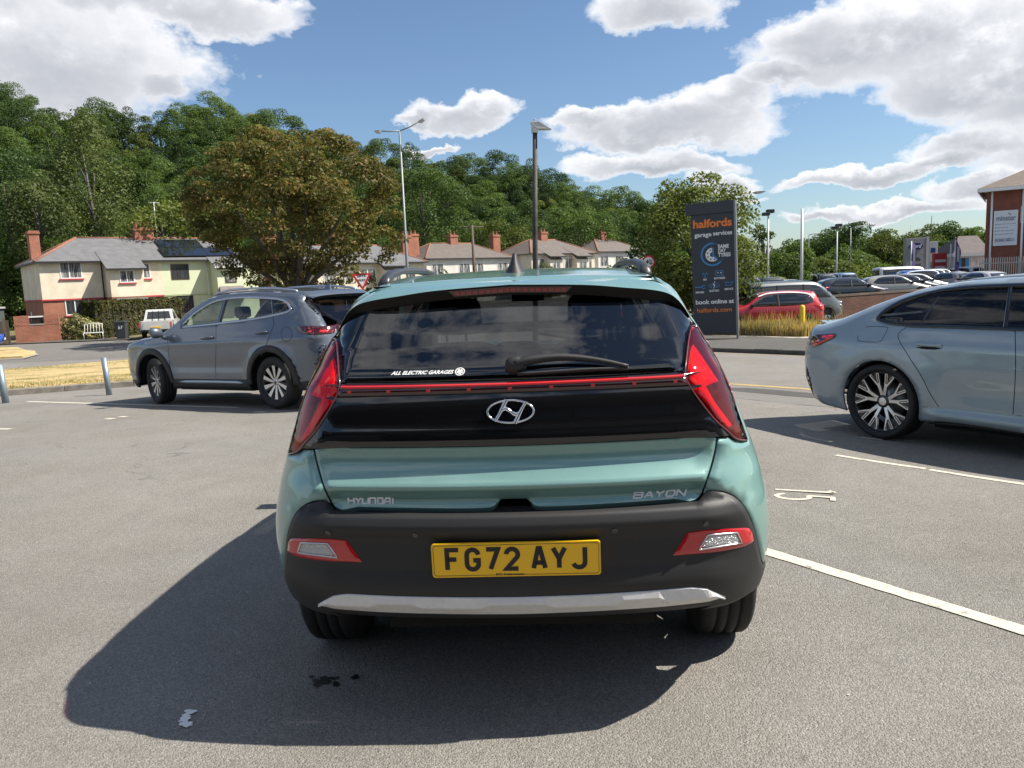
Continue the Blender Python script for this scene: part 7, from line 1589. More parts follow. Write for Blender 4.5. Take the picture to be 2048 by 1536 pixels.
tb = bp(*curve([[(1626, 669), (1650, 668), (1672, 667)], [(1672, 667), (1674, 671), (1669, 676.5)], [(1669, 676.5), (1638, 691), (1627, 695)], [(1627, 695), (1622, 692), (1624, 682), (1626, 669)]], n=5))
tb2 = np.vstack([tb]); tl2 = patch(B_, 'tail_lamp', tb, CB, m_lensd, bmw, .02, .005, .012, mirror=True)
o = patch(B_, 'light_guide', bp(*curve([[(1645, 672), (1668, 670)], [(1668, 670), (1666, 675), (1640, 687), (1627, 692)], [(1627, 692), (1628, 686), (1645, 672)]], n=4)), CB, m_lensr, bmw, .02, .007, .004, mirror=True)
for a, b2 in zip(tl2, o): b2.parent = a
xr = B_.pix([(1628, 682)])[0]; rb_ = B_.rearp(cur([(0, .80), (.4, .80), (xr[0]-.02, .80)])); rt_ = B_.rearp(cur([(xr[0]-.02, .89), (.4, .90), (0, .90)])); patch(B_, 'light_bar', sym(np.vstack([rb_, rt_])), CB, m_lensd, bmw, .04, .004, .01)
patch(B_, 'bumper_insert', bp(*curve([[(1613, 733), (1621, 762), (1629, 802)], [(1629, 802), (1625, 800)], [(1625, 800), (1614, 782), (1613, 760), (1613, 733)]], n=4)), CB, m_black, bmw, .02, .004, .01, mirror=True)
di = np.vstack([B_.rearp([(0, .24), (.5, .24)]), B_.rearp([(.66, .30), (.62, .52), (.3, .56), (0, .56)])]); patch(B_, 'diffuser', sym(di), CB, m_black, bmw, .04, .006, .02)
gaps(B_, 'shut_line', [(1814, 653), (1800, 664), (1796, 671), (1798, 680), (1806.6, 695.5), (1824, 723), (1842, 751), (1859, 785), (1878, 814.5)], bmw, .006)
gaps(B_, 'shut_line', [(2030, 658), (2031, 700), (2030.5, 755), (2026, 829)], bmw, .006)
gaps(B_, 'sill_gap', [(1878, 816), (1900, 819), (1960, 825), (2044, 834)], bmw, .026)
gaps(B_, 'shut_line', [(1845, 814), (1860, 814), (1878, 816)], bmw, .005)
gaps(B_, 'fuel_flap', [(1731, 656), (1735, 653.5), (1755, 653), (1774, 654.5), (1775, 658), (1766, 676), (1759, 683.5), (1740, 684), (1721, 682.5), (1715.5, 679), (1716, 671)], bmw, .005, False)
hq = bp((1832, 691.5), (1858, 693.5), (1884, 695)); hn = B_.grad(hq)
for sg in (1, -1):
    f_ = np.array([sg, 1, 1]); b = MB(); X_ = curve([hq], n=6, closed=False); Nn = B_.grad(X_)
    V = []; m = len(X_)
    for k_, (dz, dn) in enumerate(((.030, .001), (.028, .012), (.004, .016), (.0, .010))): V += [tuple((p + n*dn*(1 if 0 < i < m-1 else .3) + np.array([0, 0, dz*(1 if 0 < i < m-1 else .6)]))*f_) for i, (p, n) in enumerate(zip(X_, Nn))]
    b.add(V, [(k_*m+i, k_*m+i+1, (k_+1)*m+i+1, (k_+1)*m+i) for k_ in range(3) for i in range(m-1)], True); b.build('door_handle', m_bmw, bmw)
strip(B_, 'handle_recess', resample(bp((1831, 694.5), (1858, 696.5), (1884, 697.5)), .03, False), .022, m_dark, bmw, .0008, taper=.25, mirror=True)
sd = np.vstack([B_.side(cur([(1.46, .20), (1.9, .235), (2.6, .215), (3.4, .20)])), B_.side([(3.4, .165), (2.6, .165), (1.46, .165)])]); patch(B_, 'sill', sd, CB, m_black, bmw, .04, -.03, .01, mirror=True)
for x, y in ((-1, 1.04), (1, 1.04), (-1, 3.9), (1, 3.9)): make_wheel(bmw, (x*.785, y, .338), .338, .255, .272, sp_v, x)
for x in (-1, 1):
    for y in (1.04, 3.9):
        b = MB(); n = 14; V = [(x*xx, y + .37*math.cos(t), .34 + .37*math.sin(t)) for xx in (.50, .86) for t in np.linspace(-.2, math.pi+.2, n)]
        b.add(V, [(i, i+1, n+i+1, n+i) for i in range(n-1)] + [tuple(range(n))]); b.build('wheel_housing', m_dark, bmw)
b = MB(); b.box(-.6, .6, .5, 4.3, .17, .3); b.box(-.82, .82, 1.5, 3.4, .165, .28); b.build('floor_pan', m_dark, bmw)
cabin(bmw, .76, .6, 4.0, .92, 1.3, ((-.36, 2.2, 1.05), (.36, 2.2, 1.05), (-.36, 1.4, .98), (.36, 1.4, .98)))
# ------------------------------------------------------------------ cars further off: one builder, several body types
m_bglass = P('far_car_glass', (.012, .015, .018), .04, coat=1.0); m_grille = P('grille_black', (.012, .012, .013), .35); m_hlamp = P('headlamp', (.55, .57, .6), .1, .6, coat=1.0)
def bg_body(L, W, H, kind):
    w = W/2; b = .62*H if kind != 'van' else .55*H                 # belt height
    if kind == 'hatch': top = [(-.2, H*.80), (.12*L, H*.93), (.3*L, H), (.48*L, H*.99), (.58*L, H*.93), (.74*L, H*.66), (.80*L, H*.62), (.93*L, H*.52), (1.02*L, H*.42)]; rear = [(.15, .2), (.3, .05), (.5, 0), (b, .05), (b+.1, .1), (H, .45)]
    elif kind == 'suv': top = [(-.2, H*.90), (.08*L, H*.965), (.3*L, H), (.50*L, H*.985), (.58*L, H*.94), (.72*L, H*.69), (.78*L, H*.655), (.93*L, H*.60), (1.02*L, H*.48)]; rear = [(.2, .2), (.35, .05), (.55, 0), (b, .04), (b+.1, .1), (H, .38)]
    elif kind == 'van': top = [(-.2, H*.97), (.1*L, H*.99), (.4*L, H), (.66*L, H*.98), (.72*L, H*.94), (.86*L, H*.66), (.89*L, H*.60), (.97*L, H*.50), (1.02*L, H*.42)]; rear = [(.2, .1), (.35, .03), (.6, 0), (1.2, .02), (H, .1)]
    else: top = [(-.2, H*.68), (.05*L, H*.70), (.16*L, H*.73), (.30*L, H*.94), (.40*L, H*.995), (.5*L, H), (.58*L, H*.95), (.73*L, H*.67), (.79*L, H*.63), (.93*L, H*.53), (1.02*L, H*.42)]; rear = [(.15, .2), (.3, .05), (.5, 0), (.9, .04), (H, .05)]
    front = [(.15, L-.2), (.35, L-.03), (.55, L), (.75, L-.06), (1.0, L-.25), (H, L-.6)]
    wz = [(.15, w*.93), (.4, w), (.7, w), (b, w*.965), (b+.12, w*.90), (H*.9, w*.74), (H, w*.66)] if kind != 'van' else [(.15, w*.95), (.4, w), (.8, w), (b, w*.98), (H*.9, w*.88), (H, w*.80)]
    return Body((0, 0, 0), 0, top, rear, front, wz, [(-.2, .2), (0, .12), (.3, .04), (.8, 0), (L-1.0, 0), (L-.4, .08), (L, .2)], .05, .1, .22, .15, .10, .2, rb=.05), b
def side_glass(B, kind, L, H, b):
    if kind == 'hatch': p = [[(.14*L, b+.12), (.20*L, H*.88), (.32*L, H*.945), (.5*L, H*.93), (.575*L, H*.86), (.70*L, b+.03)], [(.70*L, b+.03), (.4*L, b+.02), (.2*L, b+.06), (.14*L, b+.12)]]
    elif kind == 'suv': p = [[(.11*L, b+.14), (.15*L, H*.87), (.28*L, H*.93), (.48*L, H*.925), (.57*L, H*.86), (.69*L, b+.04)], [(.69*L, b+.04), (.4*L, b+.02), (.2*L, b+.06), (.11*L, b+.14)]]
    elif kind == 'van': p = [[(.06*L, b+.05), (.06*L, H*.88)], [(.06*L, H*.88), (.4*L, H*.90), (.66*L, H*.885), (.72*L, H*.85), (.84*L, b+.05)], [(.84*L, b+.05), (.4*L, b+.05), (.06*L, b+.05)]]
    else: p = [[(.21*L, b+.04), (.30*L, H*.86), (.42*L, H*.935), (.53*L, H*.925), (.59*L, H*.85), (.69*L, b+.03)], [(.69*L, b+.03), (.4*L, b+.02), (.21*L, b+.04)]]
    return B.side(curve(p, n=4))
def bg_proto(name, kind, L, W, H, step=.075):
    B, b = bg_body(L, W, H, kind); e = empty(name); wr = .33 if kind in ('hatch', 'saloon') else .36; yr, yf = .20*L if kind != 'van' else .19*L, .80*L
    n, ys = 30, np.r_[.004, .02, .05, .09, np.linspace(.14, L-.14, 34), L-.09, L-.05, L-.02, L-.004]; V = []; zc = .62*H*.8
    for y in ys:
        q = np.stack([np.full(n, y), np.linspace(-math.pi, math.pi, n, endpoint=False)*.8], 1); V.append(B.from_chart(q, ('sec', zc, 1)))
    V = np.vstack(V); F = [(i*n+j, i*n+(j+1) % n, (i+1)*n+(j+1) % n, (i+1)*n+j) for i in range(len(ys)-1) for j in range(n)]
    bd = MB().add(V, F, True).build('body', m_white, e)
    g = side_glass(B, kind, L, H, b); patch(B, 'side_window', g, ('side', 1), m_bglass, e, .12, .006, .0, mirror=True)
    for yy in (.43*L,) if kind != 'van' else (.30*L, .56*L):
        for o in strip(B, 'pillar', B.side([(yy, b+.03), (yy, H*.78), (yy+.02, H*.90)]), .10, m_white, e, .010, mirror=True): o['paint'] = 1
    zt = (H*.90 if kind != 'saloon' else H*.93)
    if kind == 'saloon': rs_ = B.topp([(0, .18*L), (w_ := .52, .19*L), (.45, .33*L), (0, .335*L)])
    else: rs_ = B.rearp([(0, b+.10), (W*.36, b+.10), (W*.30, zt), (0, zt+.01)])
    patch(B, 'rear_screen', np.vstack([rs_, mirr(rs_)[::-1]]), ('top',) if kind == 'saloon' else ('rear',), m_bglass, e, .1, .006, 0)
    y0, y1 = {'hatch': (.575, .735), 'suv': (.575, .715), 'van': (.725, .855), 'saloon': (.585, .725)}[kind]
    ws_ = B.topp(cur([(0, y0*L), (W*.25, y0*L), (W*.31, (y0+.01)*L), (W*.37, y1*L), (W*.2, (y1+.005)*L), (0, (y1+.005)*L)], 2)); patch(B, 'windscreen', np.vstack([ws_, mirr(ws_)[::-1]]), ('top',), m_bglass, e, .1, .006, 0)
    tl_ = B.rearp([(W*.47, b*.78), (W*.47, b+.02), (W*.30, b), (W*.33, b*.80)]); patch(B, 'tail_lamp', tl_, ('rear',), m_lensr, e, .06, .012, .01, mirror=True)
    hl_ = B.frontp([(W*.44, .66), (W*.42, .78), (W*.26, .70), (W*.28, .62)]); patch(B, 'headlamp', hl_, ('front',), m_hlamp, e, .06, .012, .01, mirror=True)
    gr = B.frontp([(0, .30), (W*.30, .32), (W*.24, .60), (0, .62)]); patch(B, 'grille', np.vstack([gr, mirr(gr)[::-1]]), ('front',), m_grille, e, .08, .010, .0)
    np_ = B.rearp([(0, .62)])[0]; MB().box(-.26, .26, np_[1]-.02, np_[1]+.02, .56, .67).build('number_plate', m_plate_y, e); np_ = B.frontp([(0, .45)])[0]; MB().box(-.26, .26, np_[1]-.02, np_[1]+.03, .40, .51).build('number_plate', m_plate_w, e)
    for yc in (yr, yf):
        a = B.side([(yc+.40*wr/.33*math.cos(t), .32+.40*wr/.33*math.sin(t)) for t in np.linspace(-.28, math.pi+.28, 18)]); patch(B, 'wheel_arch', a, ('side', 1), m_dark, e, .08, .008, 0, mirror=True)
        for sg in (1, -1):
            wx = B.side([(yc, .36)])[0][0]; make_wheel(e, (sg*(wx-.085), yc, wr), wr, .21, wr*.68, sp_plain, sg, 0, False, nseg=28)
    bb_ = np.vstack([B.side([(yr+.42, .24), (yf-.42, .24), (yf-.42, .34), (yr+.42, .34)])]); patch(B, 'sill', bb_, ('side', 1), m_grille, e, .2, .006, 0, mirror=True)
    if kind == 'suv' or kind == 'hatch':
        for sg in (1, -1): MB().box(sg*(W/2+.02)-.10, sg*(W/2+.02)+.10, .66*L, .66*L+.10, b, b+.13).build('door_mirror', m_grille, e, .02)
    return e, {'roof': B, 'L': L, 'b': b, 'W': W, 'H': H}
PR = {k: bg_proto('parked_car', *v) for k, v in {'hatch': ('hatch', 4.2, 1.78, 1.45), 'suv': ('suv', 4.5, 1.86, 1.66), 'van': ('van', 4.9, 1.9, 1.95), 'saloon': ('saloon', 4.6, 1.82, 1.43)}.items()}
_used = set()
def car_at(kind, loc, yaw, col, label, group='cars in the far car park', metal=.3, roof=None):
    p = PR[kind][0]; o = copy_tree(p) if kind in _used else p; _used.add(kind); o.location = loc; o.rotation_euler = (0, 0, yaw)
    m = paint('paint_%.3f_%.3f_%.3f' % col, col, metal, .35)
    for ch in o.children:
        nm = ch.name.split('.')[0]
        if nm in ('body', 'pillar'): ch.material_slots[0].link = 'OBJECT'; ch.material_slots[0].material = m if not (nm == 'pillar') else m_grille
    return tag(o, label, 'car', group)
def car_px(kind, px_rear, D, yaw_deg, col, label, z=-.56, **k):
    q = at(px_rear, 600, D); return car_at(kind, (q[0], D, z), R_(yaw_deg), col, label, **k)
# (the yaw turns the nose: 90 points left, -90 right)
red = car_px('suv', 1640, 32.3, 86, (.42, .012, .022), 'red SUV with white roof trim behind the straw verge', -1.05, group='cars by the brick wall')
Bs = PR['suv'][1]['roof']; rl = resample(Bs.side(cur([(.11*4.5, 1.30), (.16*4.5, 1.50), (.30*4.5, 1.585), (.5*4.5, 1.575), (.60*4.5, 1.46)])), .08, False)
for o in strip(Bs, 'roof_trim', rl, .07, m_white, red, .012, mirror=True): pass
car_px('van', 1478, 36.5, -84, (.11, .125, .125), 'grey green van facing right behind the red SUV', -1.0, group='cars by the brick wall')
car_px('hatch', 1378, 36.0, 80, (.45, .015, .03), 'bright red hatchback glimpsed left of the totem', -1.0, group='cars by the brick wall')
car_px('suv', 1553, 44, 8, (.035, .040, .030), 'dark olive off-road car seen from behind above the van'); car_px('saloon', 1612, 47, 12, (.45, .46, .47), 'silver saloon seen from behind left of the white flagpole')
car_px('hatch', 1630, 46.0, -91, (.022, .028, .042), 'dark navy hatchback nearest the brick wall')
row = [(1718, 48.5, (.33, .32, .30), 'silver grey hatchback just behind the navy hatchback'), (1745, 51, (.02, .02, .022), 'black hatchback third from the brick wall'), (1768, 53.5, (.62, .62, .62), 'white hatchback fourth from the brick wall'), (1788, 56, (.03, .10, .42), 'bright blue hatchback in the row behind the wall'), (1804, 58.5, (.40, .41, .43), 'light grey hatchback right behind the blue one'), (1818, 61.5, (.10, .11, .13), 'dark grey hatchback last in the row')]
for px, D, col, lb in row: car_px('hatch' if D < 55 else 'suv', px, D, -97, col, lb)
car_px('van', 1748, 64, -90, (.66, .66, .66), 'long white van behind the row of hatchbacks')
car_px('suv', 1838, 66, -80, (.05, .07, .07), 'dark green SUV in front of the grey maker sign'); car_px('hatch', 1888, 70, 20, (.35, .45, .55), 'pale blue hatchback near the purple flag'); car_px('hatch', 1925, 66, 30, (.06, .16, .40), 'blue hatchback with raised tailgate before the shop')
MB_ = MB(); car_px('suv', 1960, 72, 15, (.42, .48, .52), 'silver blue SUV before the palisade fence'); car_px('hatch', 1938, 52, 10, (.20, .21, .22), 'grey hatchback seen from behind above the fastback roof'); car_px('hatch', 2004, 48, 6, (.64, .64, .62), 'white hatchback at the right edge above the fastback roof')
car_px('suv', 1660, 58, 10, (.05, .055, .06), 'dark SUV seen from behind beyond the silver saloon'); car_px('suv', 1702, 60, 8, (.20, .30, .46), 'pale blue SUV seen from behind in the far car park'); car_px('hatch', 1645, 66, 5, (.06, .06, .065), 'small dark car far back in the car park')
car_px('hatch', -190, 41, -62, (.02, .10, .48), 'bright blue car cut off by the left edge', -1.05, group='cars across the street')
# white pick-up parked across the street
def pickup():
    q = at(306, 600, 44.5); e = empty('pickup_truck', (q[0], 44.5, -1.05), R_(17)); tag(e, 'old white pick-up truck parked in front of the hedge', 'truck'); m = paint('pickup_white', (.60, .60, .58), .0, .4, .1)
    prof = [(0, .55), (0, 1.02), (1.55, 1.02), (1.60, 1.06), (1.78, 1.60), (1.92, 1.66), (2.75, 1.66), (2.95, 1.58), (3.45, 1.10), (4.55, .98), (4.75, .80), (4.75, .45), (0, .45)]
    def slab(x0, x1, pr, nm, mat, bev=.03): return MB().prism([(a, c) for a, c in pr], x0, x1, Matrix.Rotation(R_(90), 4, 'Z') @ Matrix.Scale(-1, 4, (0, 1, 0)) if False else Matrix(((0, 1, 0, 0), (1, 0, 0, 0), (0, 0, 1, 0), (0, 0, 0, 1)))).build(nm, mat, e, bev)
    cab = [(1.56, .45), (1.56, 1.06), (1.74, 1.60), (1.90, 1.67), (2.72, 1.67), (2.92, 1.58), (3.42, 1.08), (4.55, .97), (4.75, .80), (4.75, .45)]
    V = []
    for x, k in ((-.84, 1), (.84, 1)):
        for y, z in cab: V.append((x*(1 - max(0, z-1.05)*.28), y, z))
    n = len(cab); MB().add(V, [tuple(range(n)), tuple(range(2*n-1, n-1, -1))] + [(i, i+n, (i+1) % n+n, (i+1) % n) for i in range(n)]).build('cab', m, e, .03)
    MB().box(-.84, -.78, 0, 1.56, .45, 1.05).box(.78, .84, 0, 1.56, .45, 1.05).box(-.78, .78, 0, 1.56, .50, .58).build('load_bed', m, e, .015); MB().box(-.775, .775, -.03, .03, .50, 1.05).build('tailgate', m, e, .015)
    MB().add([(-.66, 1.575, 1.12), (.66, 1.575, 1.12), (.58, 1.72, 1.55), (-.58, 1.72, 1.55)], [(0, 1, 2, 3)]).build('rear_screen', m_bglass, e)
    for x in (-.35, 0, .35): MB().tube([(x, 1.52, 1.0), (x*.9, 1.70, 1.62)], .016, 5).build('guard_bar', m_dark, e)
    for x in (-1, 1):
        MB().box(x*.845-.04, x*.845+.012, -.045, .10, .68, .98).build('tail_lamp', m_lensr, e); MB().box(x*1.0-.11, x*1.0+.11, 2.95, 3.05, 1.12, 1.32).build('door_mirror', m_dark, e, .02)
        V = [(x*.83, 2.0, 1.1), (x*.83, 3.1, 1.1), (x*.735, 2.75, 1.5), (x*.735, 2.0, 1.5)]; MB().add(V, [(0, 1, 2, 3)]).build('side_window', m_bglass, e)
        for y in (.95, 3.85): MB().lathe([(0, .42), (.0, .30), (x*.012, .30), (x*.012, .43)], 20, 'x', (x*.835, y, .40)).build('wheel_arch', m_dark, e); make_wheel(e, (x*.77, y, .34), .34, .2, .2, sp_plain, x, 0, False, nseg=24)
    MB().box(-.80, .80, -.12, -.03, .42, .56).build('bumper', m_dark, e, .02); MB().box(-.6, .6, .2, 4.5, .35, .46).build('chassis', m_dark, e); MB().box(-.26, .26, -.05, -.028, .62, .73).build('number_plate', m_plate_y, e)
pickup()
# ------------------------------------------------------------------ brick boundary wall, railings, car park slab
wA, wB = at(1630, 600, 37.5), at(1830, 600, 42.0); bw = empty('brick_wall', (wA[0]-1.5, wA[1]-.35, -1.05), math.atan2(wB[1]-wA[1], wB[0]-wA[0])); tag(bw, 'old dark red brick boundary wall with flat coping below the cars', 'wall')
MB().box(0, 26, 0, .24, -.3, 1.05).build('brickwork', m_brickw, bw)
for k in range(32): MB().box(k*.815, k*.815+.80, -.03, .27, 1.05, 1.15).build('coping', P('wall_coping', (.10, .075, .06), .9, var=.2), bw)
sl_ = mesh_pd('upper_car_park', [(wA[0]-22, 38.6, -.56), (wA[0]-1.0, 38.0, -.56), (wA[0]+22, 51.5, -.56), (80, 110, -.56), (-2, 110, -.56), (wA[0]-22, 60, -.56)], [(0, 1, 2, 3, 4, 5)], [m_road]); tag(sl_, kind='structure')
ra, rb_ = at(1500, 600, 39.5), at(1640, 600, 39.0); rl_ = empty('guard_railing', (ra[0], ra[1], -.56), math.atan2(rb_[1]-ra[1], rb_[0]-ra[0])); tag(rl_, 'galvanised guard railing behind the van and red SUV', 'railing'); ln_ = np.linalg.norm((rb_-ra)[:2])
for z in (.45, .95): MB().tube([(0, 0, z), (ln_, 0, z)], .028, 6).build('rail', m_galv, rl_)
for x in np.linspace(0, ln_, 7): MB().tube([(x, 0, -.5), (x, 0, .97)], .03, 6).build('post', m_galv, rl_)
# ------------------------------------------------------------------ distant signs, poles, office
m_polew = P('pole_white', (.66, .66, .66), .5)
def mast(px, pt, pb, D, r, label, name='lamp_mast', mat=m_polew, head=None, group=None):
    t, b0 = at(px, pt, D), at(px, pb, D); z0 = min(b0[2], -.56); e = empty(name, (b0[0], D, z0)); h = t[2]-z0; tag(e, label, 'lamp post' if head else 'flagpole', group); MB().tube([(0, 0, 0), (0, 0, h)], [r, r*.75], 8).build('pole', mat, e)
    if head == 'flood': b = MB(); b.box(-.35, .05, -.25, .25, h-.1, h+.10, Matrix.Translation((0, 0, 0))); b.box(-.1, .35, -.2, .2, h+.05, h+.28); b.build('flood_lamp', P('lamp_black', (.03, .03, .032), .6), e, .03)
    if head == 'arm': MB().tube([(0, 0, h), (.5, 0, h+.1), (1.5, 0, h+.15)], .04, 6).build('arm', mat, e); b = MB(); lamp_head(b, (1.4, 0, h+.15), (1, 0, .05), .7, .12); b.build('lamp_head', P('lamp_grey', (.42, .43, .43), .5), e)
    return e
mast(1536, 428, 545, 50, .07, 'white mast with dark flood lamp nearest the dark conifer', head='flood'); mast(1603, 418, 545, 46, .10, 'thick white flagpole rising above the parked cars'); mast(1673, 455, 545, 62, .07, 'white mast with dark flood lamp right of the flagpole', head='flood')
mast(1700, 456, 545, 66, .06, 'thin grey lamp column left of the tall dark tree', mat=m_galv, head='arm'); mast(1617, 470, 545, 80, .05, 'slim grey lamp column far behind the flagpole', mat=m_galv, head='arm'); mast(1456, 392, 560, 44, .06, 'white lamp post showing above the totem', head='arm'); mast(1820, 450, 545, 90, .05, 'thin lattice mast left of the maker sign', mat=m_galv); mast(1860, 432, 545, 92, .05, 'thin dark mast behind the maker sign', mat=m_lampd); mast(1900, 488, 548, 70, .07, 'short white post left of the purple flag')
# maker sign
D = 78; a, c = at(1811, 545, D), at(1852, 545, D); e = empty('maker_sign', (a[0], D, -.7)); e.rotation_euler = (0, 0, R_(4)); tag(e, 'large grey dealer sign with blue Ford oval', 'sign'); w = c[0]-a[0]; h = at(1830, 476, D)[2]+.7
m_sgrey = P('sign_grey', (.34, .36, .38), .4, .4)
for k, (z0, z1) in enumerate(((0, .30), (.305, .645), (.65, 1.0))): MB().box(0, w, 0, .5, h*z0, h*z1).build('panel', m_sgrey, e, .02)
MB().box(w+.02, w+.3, -.02, .5, 0, h*1.02).build('edge_panel', P('sign_side', (.45, .46, .48), .4), e)
MB().prism([(w*.48+w*.36*math.cos(t), h*.83+w*.16*math.sin(t)) for t in np.linspace(0, 2*math.pi, 30, endpoint=False)], -.06, -.005).build('oval', m_chrome, e); MB().prism([(w*.48+w*.335*math.cos(t), h*.83+w*.14*math.sin(t)) for t in np.linspace(0, 2*math.pi, 30, endpoint=False)], -.075, -.061).build('oval_field', P('maker_blue', (.015, .05, .22), .3), e)
def ft(body, x, z, s, mat, sh=0, bold=.01): text_obj('lettering', body, s, mat, e, .01, bold, sh, M=Matrix.Translation((x, -.09, z)) @ Matrix.Rotation(math.pi/2, 4, 'X'))
ft('Ford', w*.48, h*.83, w*.25, m_signw, .3); ft('Hills', w*.50, h*.56, w*.24, m_signk); ft('Ford', w*.50, h*.44, w*.24, m_signk)
D = 80; a = at(1858, 545, D); e = empty('slim_sign', (a[0], D, -.7)); tag(e, 'narrow pale sign board beside the grey dealer sign', 'sign'); w = 16*D/FPX; h = at(1866, 483, D)[2]+.7; MB().box(0, w, 0, .4, 0, h).build('board', P('sign_pale', (.52, .54, .56), .5), e, .02)
for z, mt, hh in ((.80, P('maker_blue', (.015, .05, .22), .3), .5), (.42, P('poster_teal', (.05, .22, .34), .5), 1.1), (.15, P('poster_red', (.4, .1, .09), .5), .7)): MB().box(w*.12, w*.7, -.02, -.003, h*z-hh/2, h*z+hh/2).build('poster', mt, e)
D = 74; a = at(1866, 545, D); e = empty('red_sign', (a[0], D, -.6)); tag(e, 'red and white board between the slim sign and purple flag', 'sign'); w = 27*D/FPX; h = at(1880, 506, D)[2]+.6; MB().box(0, w, 0, .3, 1.2, h).build('board', P('board_red', (.48, .06, .06), .5), e, .02); MB().box(w*.12, w*.88, -.02, -.002, 1.6, h*.60).build('white_panel', m_signw, e); MB().box(w*.12, w*.9, -.02, -.002, h*.72, h*.80).build('white_stripe', m_signw, e)
for x in (.1, .9): MB().tube([(w*x, .15, 0), (w*x, .15, 1.2)], .06, 6).build('post', m_galv, e)
m_purp = P('flag_purple', (.20, .16, .36), .7)
for px, pt, D, lb in ((1823, 482, 72, 'purple feather flag before the grey dealer sign'), (1911, 480, 68, 'purple feather flag left of the brick office')):
    t = at(px, pt, D); e = empty('feather_flag', (t[0], D, -.56)); tag(e, lb, 'flag'); h = t[2]+.56; MB().tube([(0, 0, 0), (0, 0, h)], .05, 8).build('pole', m_polew, e); b = MB(); V = []; n = 12
    for i in range(n+1): z = h - .1 - i*(2.6/n); V += [(.05, .03*math.sin(i*.9), z), (.05 + .45*math.sin(math.pi*min(1, (i+.6)/n*.75+.1)), .10*math.sin(i*.9+1.2), z-.05)]
    b.add(V, [(2*i, 2*i+1, 2*i+3, 2*i+2) for i in range(n)], True); b.build('banner', m_purp, e); MB().box(.12, .30, -.16, -.13, h-1.9, h-.6).build('white_mark', m_signw, e)
# low shop
D = 86; a = at(1908, 545, D); e = empty('shop_unit', (a[0], D, -.7), R_(-6)); tag(e, 'low shop with dark roof and blue and white front', 'building'); w = 60*D/FPX; MB().box(0, w, 0, 6, 0, 2.9).build('wall', P('shop_white', (.55, .56, .57), .7), e); MB().box(-.3, w+.3, -.4, 6.3, 2.9, 3.25).build('fascia', m_signw, e); MB().add([(-.3, -.4, 3.25), (w+.3, -.4, 3.25), (w+.3, 6.3, 3.25), (-.3, 6.3, 3.25), (1.6, 2.9, 5.2), (w+.3, 2.9, 5.2)], [(0, 1, 5, 4), (2, 3, 4, 5), (3, 0, 4), (1, 2, 5)]).build('roof', tile_mat('shop_tiles', (.10, .08, .075)), e)
for x0, x1, mt in ((.0, .22, P('shop_blue', (.03, .22, .48), .5)), (.22, .34, P('shop_door', (.05, .025, .02), .5)), (.34, .46, P('shop_blue', (.03, .22, .48), .5)), (.5, .95, P('shop_posters', (.55, .48, .45), .5, noise=(1.4, .5)))): MB().box(w*x0, w*x1-.02, -.05, -.003, .2, 2.7).build('front_panel', mt, e)
# brick office on the right edge
D = 64; a = at(1974, 385, D); OA = R_(-34); e = empty('brick_office', (a[0], D, -.9), OA); tag(e, 'red brick office with white minster board at the right edge', 'building'); ez = a[2]+.9
def opx(px, v=0.0):
    d = ray(px, 480); n = np.array([math.sin(OA), -math.cos(OA)]); q = a[:2]; t = (q @ n)/(d[:2] @ n); return float((d[:2]*t - q) @ np.array([math.cos(OA), math.sin(OA)]))
def opz(px, py): u = opx(px); return float(at(px, py, D + math.sin(OA)*u)[2]) + .9
MB().box(0, 22, 0, 12, 0, ez).build('wall', m_brickd, e); V = [(-.6, -.6, ez+.3), (22.7, -.6, ez+.3), (22.7, 12.7, ez+.3), (-.6, 12.7, ez+.3), (5.5, 6, ez+3.3), (17, 6, ez+3.3)]
MB().add(V, [(0, 1, 5, 4), (2, 3, 4, 5), (3, 0, 4), (1, 2, 5), (3, 2, 1, 0)]).build('roof', tile_mat('office_tiles', (.17, .135, .11)), e); MB().box(-.62, 22.7, -.62, -.54, ez+.02, ez+.29).box(-.64, -.56, -.62, 12.7, ez+.02, ez+.29).box(-.54, 22, -.54, -.0, ez+.02, ez+.08).build('fascia', m_upvc, e)
for px in (1981, 2043): x = opx(px); MB().tube([(x, -.10, 0), (x, -.10, ez)], .08, 8).build('down_pipe', m_upvc, e)
x0, x1 = opx(1986), opx(2034); zt, zb = opz(2010, 421), opz(2010, 491); bd = MB().box(x0, x1, -.10, -.003, zb, zt).build('sign_board', P('board_white', (.66, .69, .74), .5), e)
def ot(body, fx, fz, s, mat, wf=None, nm='lettering'):
    o = text_obj(nm, body, s, mat, bd, .01, .008); xs = [v.co.x for v in o.data.vertices]; kk = wf*(x1-x0)/(max(xs)-min(xs)) if wf else 1; o.data.transform(Matrix.Translation((x0+(x1-x0)*fx, -.12, zb+(zt-zb)*fz)) @ Matrix.Rotation(math.pi/2, 4, 'X') @ Matrix.Diagonal((kk, 1, 1, 1)))
m_txt = P('board_text', (.22, .24, .32), .6); ot('minster', .5, .78, .62, m_txt, .80); ot('01562 68211', .5, .16, .36, m_txt, .80); rg = random.Random(2)
for i, wd in enumerate((.66, .48, .78, .74)):
    z = zb+(zt-zb)*(.615-.095*i); MB().box(x0+(x1-x0)*.07, x0+(x1-x0)*.11, -.108, -.101, z-.06, z+.06).build('bullet', m_txt, bd); xx = .14
    while xx < .14+wd*.95: l = rg.uniform(.08, .18); MB().box(x0+(x1-x0)*xx, x0+(x1-x0)*min(xx+l, .92), -.106, -.101, z-.035, z+.035).build('text_line', P('board_text_grey', (.36, .38, .43), .6), bd); xx += l+.025
